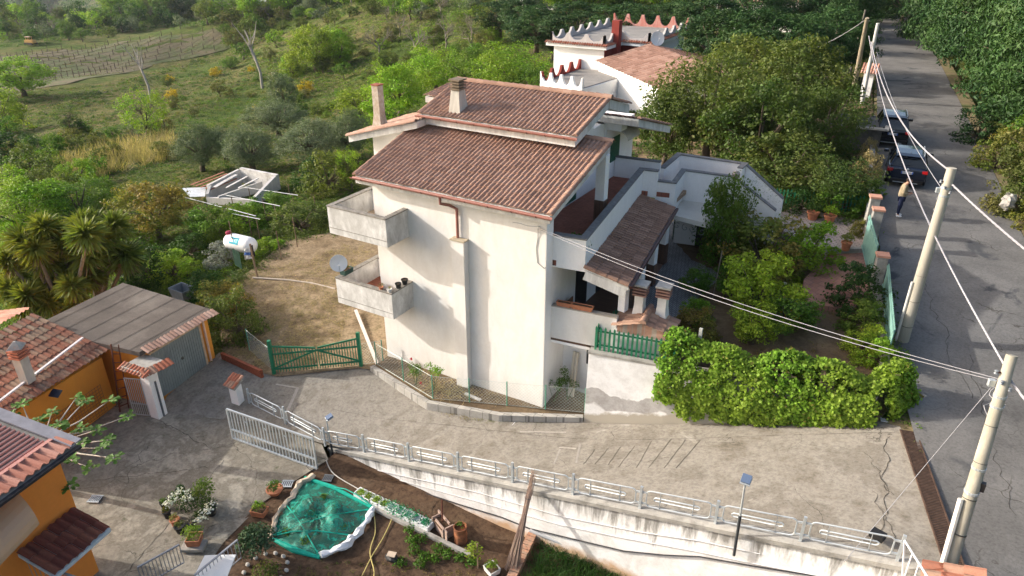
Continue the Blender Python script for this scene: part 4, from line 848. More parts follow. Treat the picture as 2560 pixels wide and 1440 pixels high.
MB().bar(c0 + upv * .6 + Vector((0, 0, .03)) + e_ * .2, c0 + upv * .6 + e_ * 8 + Vector((0, 0, .03)), .12, .08).build('sheet_edge', mat('dark_pink_sheet', (.42, .2, .17)), rs_)
MB().bar(c0 + e_ * .03 + Vector((0, 0, .04)), c0 + upv * 5 + e_ * .03 + Vector((0, 0, .04)), .34, .05).build('verge_flashing', mat('grey_flashing', (.27, .26, .28), rough=.6), rs_)
MB().bar(c0 - upv * .06 - Vector((0, 0, .06)), c0 - upv * .06 + e_ * 8 - Vector((0, 0, .06)), .12, .08).build('gutter', mat('dark_gutter', (.03, .03, .035), rough=.4), rs_)
cc0 = Vector((-7.02, -11.95, .85)); cv = Vector((-1, -.2, .34)).normalized(); cs = MB(); e_2 = e_
q = [cc0, cc0 + e_ * 1.75, cc0 + e_ * 1.75 + cv * 1.2, cc0 + cv * 1.2]; cs.add([tuple(p - Vector((0, 0, .04))) for p in q] + [tuple(p - Vector((0, 0, .14))) for p in q], [(0, 1, 2, 3), (7, 6, 5, 4), (0, 4, 5, 1), (1, 5, 6, 2), (2, 6, 7, 3), (3, 7, 4, 0)])
cs_ = cs.build('door_canopy', mat('pale_blue_edge', (.5, .56, .6)), nh); tiles('canopy_tiles', cc0, e_, cv, 1.75, 1.2, tilem('dark_red_tile', (.17, .06, .045), (.22, .09, .06)), cs_, .22, .42, .06)
MB().prism([(-8.22, -11.2), (-7.3, -11.3), (-7.1, -13.5), (-8.1, -13.5)], -1.5, .8).build('entrance_block', stained('bright_ochre_render', (.80, .34, .06), (.6, .27, .03)), nh) if False else None
aw = MB(); a0 = px(100, 1312, 1.9); a1 = px(-60, 1480, 1.9)
for k in range(8):
    t0, t1 = k * R(11), (k + 1) * R(11)
    def AQ(b0, t_): return tuple(b0 + Vector((-1, .05, 0)) * (1.1 * (1 - math.sin(t_ + .1))) + Vector((0, 0, .75 * (1 - math.cos(R(90) - t_ - .0)) if False else .75 * math.cos(t_))))
    aw.add([AQ(a0, t0), AQ(a1, t0), AQ(a1, t1), AQ(a0, t1)], [(0, 1, 2, 3)])
awm, tt, bb = nt('polycarbonate'); bb.inputs['Base Color'].default_value = (.5, .38, .26, 1); bb.inputs['Roughness'].default_value = .35; bb.inputs['Alpha'].default_value = .75
aw.build('awning', awm, nh)
for a, b_, nm_, lab in (((-5.85, -13.0), (-3.35, -12.9), 'stair_railing', 'grey metal stair railing near the bottom left edge'),):
    pass
def rail_px(label, pts, h, m, n=14, name='balcony_railing'):
    t_ = thing(name, label, 'railing', Vector(pts[0])); fr = MB(); br = MB(); up = Vector((0, 0, 1))
    for a, b_ in zip(pts[:-1], pts[1:]):
        a, b_ = Vector(a), Vector(b_); fr.bar(a + up * h, b_ + up * h, .05, .04); fr.bar(a + up * .1, b_ + up * .1, .03, .03)
        for k in range(n + 1): c_ = a.lerp(b_, k / n); br.bar(c_ + up * .1, c_ + up * h, .016, .016)
    fr.build('rails', m, t_); br.build('bars', m, t_); return t_
GRM = mat('grey_rail_paint', (.30, .31, .33), .1, 3, .5, .3)
rail_px('grey railing of the near house terrace under the tiled canopy', [px(55, 1400, .6) - Vector((0, 0, .9)), px(290, 1475, .6) - Vector((0, 0, .9))], .9, GRM, 18)
rail_px('short grey stair railing at the bottom edge of the courtyard', [px(360, 1470, -1), px(462, 1412, -1) - Vector((0, 0, .0))], .8, GRM, 12, 'stair_railing')
rail_px('grey railing beside the white slab at the bottom edge', [px(500, 1490, -1), px(605, 1400, -1)], .8, GRM, 12, 'stair_railing')
tag(MB().prism([tuple(px(*q)[:2]) for q in ((512, 1388, -.4), (590, 1386, -.4), (560, 1460, -.4), (475, 1460, -.4))], -.44, -.4).build('white_slab_roof', mat('white_panel', (.72, .72, .7), .05, 3)), 'white flat panel roof beside the railing at the bottom edge', 'panel')
# ---------------------------------------------------------------- second villa behind
V2 = thing('battlement_villa', 'white villa with scalloped rooftop parapets and a brown tiled roof among the trees', 'house', (-17, 42, 0))
VW = stained('villa_white_render', (.80, .80, .79), (.55, .55, .53), amt=.2); REDW = stained('oxblood_render', (.24, .045, .035), (.17, .035, .03), amt=.5); SCA = stained('scallop_grey', (.50, .48, .47), (.3, .27, .26), amt=.6)
MB().prism([(-19.3, 34.9), (-15.0, 34.0), (-14.0, 42.2), (-19.3, 42.2)], -2, 3.95).build('terrace_block_wall', VW, V2)
MB().prism([(-21.9, 42.25), (-16.9, 42.25), (-16.9, 46), (-14.2, 46), (-14.2, 56), (-21.9, 56)], -2, 5.85).build('tower_wall', VW, V2)
MB().box(-16.9, -16.85, 42.3, 46.0, 4, 5.85).build('red_wall', REDW, V2); MB().box(-16.9, -14.2, 45.95, 46.0 - .02, 4, 5.85).build('red_wall', REDW, V2)
MB().prism([(-22.5, 41.8), (-16.5, 41.8), (-16.5, 45.4), (-13.7, 45.4), (-13.7, 57), (-22.5, 57)], 5.85, 6.1).build('tower_cornice', VW, V2)
FLT2 = ground('grey_roof_deck', [(.2, .19, .18), (.3, .285, .26)], .5, 6, .3)
MB().prism([(-22.2, 42.1), (-16.8, 42.1), (-16.8, 45.7), (-14, 45.7), (-14, 56.7), (-22.2, 56.7)], 6.1, 6.22).build('tower_deck', FLT2, V2); MB().prism([(-19.1, 35.1), (-15.1, 34.3), (-14.2, 42.2), (-19.1, 42.2)], 3.95, 4.02).build('terrace_deck', FLT2, V2)
for p, u_, v_, L_ in (((-22.6, 41.65, 6.12), (1, 0, 0), (0, .9, .35), 6.2), ((-16.45, 41.8, 6.12), (0, 1, 0), (-.9, 0, .35), 3.6), ((-16.6, 45.3, 6.12), (1, 0, 0), (0, .9, .35), 3), ((-13.6, 45.4, 6.12), (0, 1, 0), (-.9, 0, .35), 11)):
    tiles('cornice_tiles', p, u_, v_, L_, .4, TILE3, V2, .24, .4, .07)
def scallop(p, q, n, z, hp, hm, m, th=.2, ends=1):
    p, q = Vector(p), Vector(q); d = (q - p); L_ = d.length; e = d / L_; sd = Vector((-e.y, e.x)); pr = []
    for i in range(n):
        for k in range(13):
            f_ = k / 12; x = (i + f_) / n; c_ = abs(2 * f_ - 1); fl_ = .76
            h = 1.0 if c_ > fl_ else 1 - math.sqrt(max(0, 1 - (c_ / fl_) ** 2)); pr.append((x * L_, hm + (hp - hm) * min(1, h)))
    mb = MB(); vs = []
    for x, h in pr: b0 = p + e * x; b1 = b0 + sd * th; vs += [(b0.x, b0.y, z), (b1.x, b1.y, z), (b1.x, b1.y, z + h), (b0.x, b0.y, z + h)]
    N_ = len(pr); mb.add(vs, [(0, 1, 2, 3), (4 * N_ - 1, 4 * N_ - 2, 4 * N_ - 3, 4 * N_ - 4)] + [(4 * k + i, 4 * k + 4 + i, 4 * k + 4 + (i + 1) % 4, 4 * k + (i + 1) % 4) for k in range(N_ - 1) for i in range(4)]); mb.build('scalloped_parapet', m, V2)
scallop((-22.2, 42.1), (-16.8, 42.1), 3, 6.2, .82, .25, SCA); scallop((-16.8, 42.1), (-16.8, 45.7), 2, 6.2, .82, .25, SCA); scallop((-16.8, 45.7), (-14, 45.7), 1, 6.2, .82, .25, SCA); scallop((-14, 45.7), (-14, 56.7), 5, 6.2, .82, .25, SCA)
scallop((-14, 56.5), (-22.2, 56.5), 5, 6.2, 1.15, .2, stained('scallop_red', (.42, .14, .11), (.6, .55, .5), amt=.6)); scallop((-22.2, 56.7), (-22.2, 42.1), 7, 6.2, .82, .25, SCA)
scallop((-19.3, 34.9), (-15.0, 34.0), 4, 3.9, .95, .2, VW); scallop((-19.25, 42.2), (-19.25, 34.9), 4, 3.9, .95, .2, REDW)
MB().box(-17.0, -16.3, 43.9, 44.6, 3.9, 8.1).build('red_chimney', REDW, V2)
MB().box(-18.9, -18.3, 34.72, 34.8, .2, 3.0).build('terrace_window', SHUT, V2)
A = px(1497, 152, 4.9); B = px(1655, 222, 4.4); Cc = px(1622, 114, 6.3); U = B - A; U.z = 0; Vv = Cc - A
MB().add([tuple(A - Vector((0, 0, .1))), tuple(B - Vector((0, 0, .1))), tuple(B + Vv - Vector((0, 0, .1))), tuple(Cc - Vector((0, 0, .1))), tuple(A - Vector((0, 0, 6))), tuple(B - Vector((0, 0, 6))), tuple(B + Vv - Vector((0, 0, 6))), tuple(Cc - Vector((0, 0, 6)))],
         [(0, 1, 2, 3), (7, 6, 5, 4), (0, 4, 5, 1), (1, 5, 6, 2), (2, 6, 7, 3), (3, 7, 4, 0)]).build('tiled_wing_wall', VW, V2)
TL4 = tilem('rose_brown_tile', (.30, .18, .14), (.38, .25, .2), (.16, .1, .08), .55)
U2 = B - A
tiles('wing_roof_tiles', A - U2.normalized() * .3 - Vv.normalized() * .2, U2, Vv, U2.length + .8, Vv.length + .4, TL4, V2, .5, .5, .1)
E2 = px(1740, 130, 5.4); tiles('rear_wing_tiles', Cc + Vector((.2, 0, 0)), U2, (Vector((1.0, .9, -.25))).normalized(), 6, 5, TL4, V2, .5, .5, .1)
dsh = thing('satellite_dish', 'white satellite dish on the tiled roof of the battlement villa', 'satellite dish', px(1644, 112, 6.2))
def dish(t_, c, r, aim, m1, base):
    q = Vector(aim).normalized().to_track_quat('Z', 'Y').to_matrix().to_4x4(); pr = [(.02, 0), (r * .35, r * .03), (r * .7, r * .12), (r * .92, r * .2), (r, r * .24), (r, r * .26), (r * .9, r * .22), (r * .4, r * .05), (.02, .01)]
    MB().lathe(c, pr, 24, q).build('reflector', m1, t_, smooth=True); a = Vector(c) + q @ Vector((0, -r * .95, r * .2)); b_ = Vector(c) + q @ Vector((0, -r * .1, r * 1.0))
    arm = MB().tube([a, b_], .015, 5).build('feed_arm', GALV, t_); MB().ball(b_, r * .08).build('feed_horn', WHITE, arm); MB().tube([base, c], .025, 6).build('mast', GALV, t_)
WP = mat('white_dish_paint', (.78, .79, .80), .04, 3, .4)
c_ = dsh.location + Vector((0, -.3, .55)); dish(dsh, c_, .62, (.9, -1.0, .35), WP, dsh.location - Vector((0, 0, .9)))
# far roofs glimpsed through trees
fr_ = thing('distant_roof', 'far tiled roof glimpsed above the conifers at the top edge', 'roof', px(1905, 6, 6.5)); p = fr_.location
tiles('roof_tiles', p + Vector((-7, -2, 0)), (1, .15, 0), (-.1, 1, .3), 14, 7, TL4, fr_, .5, .6, .1)
MB().box(p.x - 6, p.x + 5, p.y - .5, p.y + 6, p.z - 5, p.z + .1).build('wall', VW, fr_)
fr_ = thing('pillared_house', 'far white house front with a dark veranda at the top edge', 'house', px(1345, 12, 3)); p = fr_.location
MB().box(p.x - 4, p.x + 3.5, p.y, p.y + 5, p.z - 1, p.z + 1.6).build('wall', CREAM, fr_); MB().box(p.x - 4.6, p.x + 4, p.y - .8, p.y + 5.5, p.z + 1.6, p.z + 2).build('roof', mat('brown_roof', (.3, .18, .13)), fr_); MB().box(p.x - 3, p.x + 3, p.y - .05, p.y - .01, p.z - .4, p.z + 1.2).build('veranda_opening', DARK, fr_)
# ---------------------------------------------------------------- vegetation
def hitN(us, vs):
    """many sight lines against the far terrain at once"""
    us = np.asarray(us, float); vs = np.asarray(vs, float); x = (us - 1280) / FPX; y = (720 - vs) / FPX
    fx = np.cos(PITCH) + y * np.sin(PITCH); rz = -np.sin(PITCH) + y * np.cos(PITCH)
    D = np.stack([_r.x * x + _f.x * fx, _r.y * x + _f.y * fx, rz], 1); t_ = np.full(len(us), 15.0); done = np.zeros(len(us), bool); res = np.full(len(us), 15.0)
    for _ in range(170):
        P_ = np.array(CAM)[None] + D * t_[:, None]; h_ = TH(P_[:, 0], P_[:, 1]); b_ = (P_[:, 2] < h_) & ~done; res[b_] = t_[b_]; done |= b_; t_ = np.where(done, t_, t_ * 1.03)
        if done.all(): break
    t0 = res / 1.03; t1 = res.copy()
    for _ in range(9):
        m_ = (t0 + t1) / 2; P_ = np.array(CAM)[None] + D * m_[:, None]; b_ = P_[:, 2] < TH(P_[:, 0], P_[:, 1]); t1 = np.where(b_, m_, t1); t0 = np.where(b_, t0, m_)
    P_ = np.array(CAM)[None] + D * t1[:, None]; P_[:, 2] = TH(P_[:, 0], P_[:, 1]); return P_[done]
def unit(a): return a / np.maximum(1e-9, np.linalg.norm(a, axis=-1, keepdims=True))
def leaves(C_, Nn_, size, g, asp=.55, spread=1.0):
    """diamond leaf quads at C_ facing roughly Nn_"""
    n = len(C_); Nn_ = unit(Nn_ + g.normal(size=(n, 3)) * spread); A = unit(np.cross(Nn_, g.normal(size=(n, 3)))); B = np.cross(Nn_, A)
    s_ = np.broadcast_to(size, (n,))[:, None] * g.uniform(.6, 1.3, (n, 1)) * .5
    fold = Nn_ * s_ * .25; V = np.stack([C_ - A * s_, C_ + B * s_ * asp + fold, C_ + A * s_, C_ - B * s_ * asp + fold], 1).reshape(-1, 3)
    return V, np.arange(4 * n).reshape(-1, 4)
def crown(seed, shape='ball', nc=70, nl=80, cr=.24, lf=.07, asp=.55, spread=.9, flat=.8):
    g = np.random.default_rng(seed)
    if shape == 'cone':
        z = g.uniform(.05, 1, nc) ** .9; a = g.uniform(0, 2 * np.pi, nc); r = (1.02 - z) ** .75 * g.uniform(.55, 1.0, nc); C_ = np.stack([r * np.cos(a), r * np.sin(a), z * 2], 1)
    elif shape == 'column':
        z = g.uniform(0.1, 1, nc); a = g.uniform(0, 2 * np.pi, nc); r = np.sqrt(np.clip(1 - np.abs(z - .5) ** 2 * 3, .1, 1)) * g.uniform(.5, 1, nc); C_ = np.stack([r * np.cos(a), r * np.sin(a), z * 2], 1)
    elif shape == 'low':
        d = unit(g.normal(size=(nc, 3))); d[:, 2] = np.abs(d[:, 2]); C_ = d * g.uniform(.55, 1, (nc, 1)); C_[:, 2] *= 1.9
    else:
        d = unit(g.normal(size=(nc, 3))); C_ = d * g.uniform(.5, 1, (nc, 1)) ** .8; lob = 1 + .22 * np.sin(3 * np.arctan2(d[:, 1], d[:, 0]) + seed) * (1 - np.abs(d[:, 2])); C_[:, :2] *= lob[:, None] * .9; C_[:, 2] = 1.14 + C_[:, 2] * .82
    cs = cr * g.uniform(.6, 1.35, nc); k = g.integers(0, nc, nc * nl); o = unit(g.normal(size=(len(k), 3))) * g.uniform(.25, 1, (len(k), 1)) ** .6
    o[:, 2] *= flat; Pp = C_[k] + o * cs[k][:, None]; Pp[:, 2] = np.maximum(Pp[:, 2], .04)
    out = Pp - np.array([0, 0, .9]); V, F = leaves(Pp, unit(out) * .6 + o * .7 + np.array([0, 0, .35]), lf, g, asp, spread); return V, F, C_
def trunkmesh(C_, g, r=.07, base=0, nb=9, multi=1, z0=.55):
    mb = MB(); 
    for m_ in range(multi):
        bx, by = (g.uniform(-.08, .08, 2) if multi > 1 else (0, 0)); fork = Vector((bx + g.uniform(-.08, .08) * (2 if multi > 1 else 1), by + g.uniform(-.08, .08), z0))
        mb.tube([(bx, by, -.06), (bx * 1.2, by, z0 * .45), fork], [r * 1.25 / multi ** .5, r / multi ** .5, r * .8 / multi ** .5], 7)
        for i in g.choice(len(C_), min(nb, len(C_)), replace=False):
            c = Vector(C_[i]); m2 = fork.lerp(c, .5) + Vector((0, 0, .08)); mb.tube([fork, m2, c], [r * .45, r * .28, r * .08], 5)
    return mb
def twigs(g, depth=5, spread=.55):
    mb = MB()
    def br(p, d, L_, r, k):
        q = p + d * L_; mb.tube([p, p.lerp(q, .5) + Vector(g.normal(size=3)) * L_ * .05, q], [r, r * .8, r * .6], 5 if k > 2 else 3, False)
        if k == 0: return
        for _ in range(3 if k > 1 else 4):
            n_ = (d + Vector(g.normal(size=3)) * spread); n_.z = max(n_.z, .05) if k < 4 else n_.z; n_.normalize(); br(q if _ else p.lerp(q, .7), n_, L_ * g.uniform(.6, .85), r * .58, k - 1)
    br(Vector((0, 0, -.05)), Vector((0, 0, 1)), .5, .05, depth); return mb
PROTO = {}
def proto(kind):
    if kind in PROTO: return PROTO[kind]
    g = np.random.default_rng(abs(hash(kind)) % 999 if False else sum(map(ord, kind)))
    K = dict(tree_a=dict(nc=95, nl=110, cr=.23, lf=.062), tree_b=dict(nc=70, nl=130, cr=.27, lf=.06), tree_c=dict(nc=120, nl=75, cr=.19, lf=.066), olive=dict(nc=150, nl=120, cr=.22, lf=.055, asp=.34), airy=dict(nc=60, nl=48, cr=.2, lf=.062),
             bush_a=dict(shape='low', nc=55, nl=85, cr=.27, lf=.09), bush_b=dict(shape='low', nc=70, nl=60, cr=.24, lf=.10), column=dict(shape='column', nc=90, nl=70, cr=.3, lf=.09), conifer=dict(nc=130, nl=95, cr=.22, lf=.085, asp=.28, flat=.5, spread=.6), conlow=dict(shape='low', nc=150, nl=100, cr=.2, lf=.075, asp=.3, flat=.6, spread=.6),
             cone=dict(shape='cone', nc=120, nl=80, cr=.24, lf=.09, asp=.3, flat=.5), far=dict(shape='low', nc=34, nl=34, cr=.32, lf=.15), farb=dict(nc=34, nl=36, cr=.3, lf=.14), bare=dict(nc=60, nl=10, cr=.22, lf=.05, asp=.3), citrus=dict(nc=60, nl=75, cr=.25, lf=.105, asp=.5), twig=dict(nc=50, nl=26, cr=.2, lf=.06))[kind]
    V, F, C_ = crown(sum(map(ord, kind)), **K); cm_ = npmesh('crown_src', V, F, leafm('leaf_mid_green', (.07, .13, .025))); col.objects.unlink(cm_)
    low = K.get('shape') in ('low', 'column', 'cone'); dead = kind == 'bare'
    tm_ = trunkmesh(C_, g, .05 if low else .075, nb=(46 if dead else 16 if kind in ('airy', 'twig') else 9), multi=3 if kind in ('olive', 'bush_a', 'bush_b') else 1, z0=.25 if low else .5)
    tm_ = twigs(g, 5, .5) if kind in ('bare', 'twig', 'airy') else tm_
    tb = tm_.build('trunk_src', BARK); col.objects.unlink(tb); tb.data.polygons.foreach_set('use_smooth', [True] * len(tb.data.polygons))
    PROTO[kind] = (cm_.data, tb.data); return PROTO[kind]
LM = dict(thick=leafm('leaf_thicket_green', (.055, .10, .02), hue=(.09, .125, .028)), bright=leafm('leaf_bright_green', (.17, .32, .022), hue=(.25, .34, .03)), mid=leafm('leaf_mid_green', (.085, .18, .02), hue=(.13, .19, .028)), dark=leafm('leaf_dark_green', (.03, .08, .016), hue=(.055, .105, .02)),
          olive=leafm('leaf_grey_olive', (.16, .20, .115), .45, .2, hue=(.11, .155, .075)), yellow=leafm('leaf_yellow_green', (.24, .30, .03), hue=(.17, .25, .03)), brown=leafm('leaf_brown_green', (.15, .14, .04), hue=(.1, .13, .035)),
          conifer=leafm('leaf_conifer', (.028, .075, .022), .4, .15, hue=(.05, .105, .025)), dusk=leafm('leaf_dull_green', (.09, .13, .028), hue=(.14, .165, .035)), grey=leafm('twig_grey_brown', (.17, .15, .11), .3, .1), straw=leafm('straw', (.42, .33, .17), .35, .3, hue=(.3, .25, .12)),
          broom=leafm('broom_yellow', (.42, .30, .01), .4), silver=leafm('leaf_silver', (.25, .27, .25), .3, .2), blossom=leafm('pale_blossom', (.5, .5, .36), .3, .3), lemon=leafm('leaf_lemon', (.27, .38, .035), .5, .4, hue=(.36, .44, .05)), rust=leafm('leaf_rusty', (.23, .17, .04), hue=(.14, .19, .035)), white=leafm('white_petal', (.8, .8, .76), .1, .2), red=leafm('red_petal', (.5, .01, .02), .2, .2), orange=leafm('orange_petal', (.7, .2, .02), .2, .2))
DEADM = mat('bleached_dead_wood', (.33, .30, .26), .15, 4); GREYB = mat('grey_twig_bark', (.2, .175, .14), .25, 4)
def plant(kind, name, label, cat, loc, w_, h_, mt, rz=None, group=None, bark=BARK):
    cr_, tr_ = proto(kind); t_ = thing(name, label, cat, loc, group); t_.scale = (w_ / 2, w_ / 2, h_ / 2); t_.rotation_euler = (0, 0, random.uniform(0, 6.3) if rz is None else rz)
    a = bpy.data.objects.new('crown', cr_); col.objects.link(a); a.parent = t_; a.material_slots[0].link = 'OBJECT'; a.material_slots[0].material = LM[mt]
    b_ = bpy.data.objects.new('trunk' if 'bush' not in kind and 'far' != kind else 'stem', tr_); col.objects.link(b_); b_.parent = t_; b_.material_slots[0].link = 'OBJECT'; b_.material_slots[0].material = bark
    return t_
def PV(kind, name, label, cat, u, v, wp, hp, mt, z=None, group=None, bark=BARK, dy=0):
    """plant whose foot is seen at u,v and which spans wp by hp photo pixels"""
    p = px(u, v, z) if z is not None else hit(u, v); m_ = mper(p); w_ = wp * m_ * 1.12; h_ = max(.55 * w_, (hp - .12 * wp) * m_ / .9)
    return plant(kind, name, label, cat, (p.x, p.y, p.z - .05), w_, h_, mt, group=group, bark=bark)
# --- right hand side: garden behind the villa, conifers, hedges
T = [('tree_a', 1655, 425, 190, 250, 'thick', 'dull green tree close behind the villa wing'), ('tree_b', 1760, 400, 230, 260, 'dusk', 'broad olive-green tree beyond the landing wall'), ('tree_c', 1880, 440, 220, 250, 'thick', 'tall scrubby tree with brownish leaves mid-way between villa and road'),
     ('tree_a', 1980, 330, 230, 230, 'dusk', 'yellowish-green tree with a pointed top near the cable'), ('tree_b', 2045, 395, 165, 190, 'thick', 'dark tree leaning towards the road by the stone terrace'), ('tree_c', 1960, 480, 220, 170, 'dusk', 'low spreading tree above the stair wall'),
     ('tree_a', 1840, 290, 220, 200, 'dusk', 'olive-brown tree hiding the white villa lower wall'), ('tree_b', 2080, 500, 160, 130, 'thick', 'fresh green tree over the old green palings'), ('tree_c', 1700, 330, 160, 160, 'dusk', 'dark tree beside the tiled villa wing'), ('tree_b', 1910, 380, 170, 170, 'thick', 'greener tree in the middle of the thicket')]
for k, u, v, wp, hp, mt, lb in T: PV(k, 'garden_tree', lb, 'tree', u, v + (25 if u > 1720 else 5), wp * (1.12 if u > 1720 else .9), hp * (1.12 if u > 1720 else .8), mt)
for i, (u, v, wp, hp, z) in enumerate([(1780, 215, 200, 190, 3), (1880, 225, 210, 200, 3.3), (1985, 225, 200, 190, 3.4), (2075, 200, 180, 180, 3.5), (1760, 120, 180, 140, 3), (1870, 110, 190, 150, 3), (1980, 100, 190, 150, 3), (2080, 110, 190, 160, 3), (2150, 70, 110, 110, 3), (1560, 130, 190, 110, 3), (1440, 120, 180, 110, 2), (1340, 130, 150, 120, 1), (1680, 110, 160, 110, 3), (1310, 100, 130, 110, 1), (1250, 90, 120, 90, 0)]):
    PV('conifer', 'cedar_tree', 'dark green spreading conifer in the row behind the battlement villa' if v < 150 else 'dark green spreading conifer left of the upper road', 'tree', u, v, wp, hp, 'conifer', z, group='conifers behind the battlement villa' if v < 150 else 'conifers left of the upper road')
for i, (x, y, w_, h_) in enumerate([(16.4, 29, 8, 7), (15.6, 35, 9, 9), (15.0, 41.5, 9.5, 11), (14.3, 48, 10, 12), (13.2, 55, 10, 13), (12.0, 62, 10, 13), (10.6, 70, 10, 13), (9.4, 78, 10, 13), (7.8, 87, 10, 13), (20.5, 27, 9, 9), (21, 35, 11, 13), (20.5, 44, 12, 15), (20, 54, 12, 16), (18.5, 64, 12, 16), (17, 75, 12, 16), (15, 87, 13, 15), (25, 25, 10, 11), (17.3, 24.3, 6, 5.5), (2, 106, 12, 11), (10, 100, 12, 13), (-8, 112, 12, 11), (4, 118, 13, 12), (-3.6, 86, 6, 9), (-2.4, 76, 5.5, 8), (-1, 66, 5, 7), (-7, 95, 8, 9), (15.2, 30.5, 4.6, 3.6), (14.6, 37.5, 4.6, 4), (13.9, 44.5, 4.6, 4), (12.9, 51.5, 4.6, 4.2), (15.9, 26.2, 4.4, 3.4)]):
    plant('conlow', 'cypress_tree', 'tall dark conifer overhanging the right side of the road' if i < 18 or i > 25 else 'tall dark conifer closing the far end of the road', 'tree', (x, y, ground_z(x, y) - .2), w_, h_, 'conifer', group='conifers along the right road bank' if i < 18 or i > 25 else 'conifers at the far road end')
for i, (u, v, wp, hp, mt, lb) in enumerate([(2440, 415, 110, 130, 'rust', 'rusty-leaved shrub on the bank right of the parked cars'), (2520, 450, 150, 150, 'brown', 'yellow-brown shrub on the right bank'), (2480, 520, 130, 130, 'brown', 'round olive shrub just above the right verge'), (2560, 560, 150, 150, 'rust', 'leafy shrub with orange tips at the right edge'), (2400, 345, 120, 110, 'conifer', 'low dark conifer bush above the right gutter'), (2550, 400, 160, 160, 'mid', 'green shrub high on the right bank'), (2600, 660, 160, 150, 'brown', 'low shrub at the right edge below the stone block'), (2540, 500, 120, 110, 'mid', 'small fresh green shrub beside the white stone')]):
    p = hit(u, v); x_ = p.x + .9; plant('bush_a' if i % 2 else 'bush_b', 'bank_shrub', lb, 'shrub', (x_, p.y, ground_z(x_, p.y) - .1), wp * mper(p) * 1.1, hp * mper(p), mt)
for (u, v, wp, hp, k, mt, nm, lb, z) in [
    (1800, 668, 125, 215, 'column', 'mid', 'orange_tree', 'tall glossy citrus column beside the patio', 2.75), (1900, 690, 235, 200, 'bush_a', 'rust', 'bottlebrush_shrub', 'big bronze-green shrub in the middle of the garden', 2.8), (2010, 680, 170, 160, 'bush_b', 'bright', 'garden_shrub', 'fresh green shrub right of the bronze one', 3.1),
    (1880, 790, 170, 180, 'citrus', 'lemon', 'lemon_tree', 'yellow-green lemon tree in front of the bronze shrub', 2.75), (1960, 830, 150, 120, 'citrus', 'mid', 'orange_tree', 'small orange tree with fruit near the ivy', 2.75), (1880, 860, 120, 120, 'citrus', 'lemon', 'loquat_tree', 'big-leaved pale green loquat above the ivy', 2.72),
    (2140, 770, 150, 150, 'bush_b', 'dark', 'laurel_bush', 'dark green rounded bush by the corrugated fence', 3.1), (2165, 830, 120, 110, 'bush_b', 'mid', 'laurel_bush', 'mid green bush just below the dark one', 3.0), (2165, 880, 110, 90, 'bush_b', 'lemon', 'laurel_bush', 'yellowish bush between the laurel and the ivy', 2.9),
    (1735, 850, 110, 110, 'bush_a', 'rust', 'garden_shrub', 'reddish-green shrub right of the oven', 2.75), (1735, 800, 80, 80, 'bush_b', 'bright', 'garden_shrub', 'light green bush between patio and lemon tree', 2.75), (1740, 735, 75, 80, 'citrus', 'mid', 'potted_citrus', 'small leafy tree on the patio edge', 2.8), (1830, 740, 100, 100, 'citrus', 'mid', 'garden_shrub', 'broad-leaved shrub under the garden lamp', 2.75),
    (1900, 560, 60, 70, 'bush_b', 'dark', 'garden_shrub', 'small dark shrub at the foot of the stair wall', 3.2), (1885, 600, 110, 180, 'bare', 'mid', 'bare_shrub', 'leafless grey branching shrub against the stair wall', 3.0), (2080, 530, 150, 90, 'bush_b', 'mid', 'garden_shrub', 'leafy bed below the green palings', 3.75), (2000, 530, 110, 80, 'bush_b', 'dark', 'garden_shrub', 'dark planting left of the terracotta pots', 3.65), (2170, 500, 80, 60, 'bush_b', 'bright', 'agapanthus_clump', 'arching strap-leaved clump by the road wall', 3.8),
    (2160, 470, 70, 110, 'bush_a', 'straw', 'dry_hedge', 'dry straw-coloured hedge beside the nearer car', 3.9), (2168, 395, 36, 60, 'bush_a', 'straw', 'dry_hedge', 'dry twiggy hedge beside the farther car', 3.9), (2150, 530, 60, 60, 'bush_a', 'bright', 'garden_shrub', 'bright green shrub under the dry hedge', 3.8), (2140, 595, 50, 60, 'bush_b', 'rust', 'garden_shrub', 'reddish plant beside the garden gate', 3.65),
    (2200, 905, 120, 90, 'bush_b', 'bright', 'corner_shrub', 'bright leafy mound at the road corner next to the pole', 2.85)]:
    PV(k, nm, lb, 'shrub' if 'tree' not in nm else 'tree', u, v, wp, hp, mt, z)
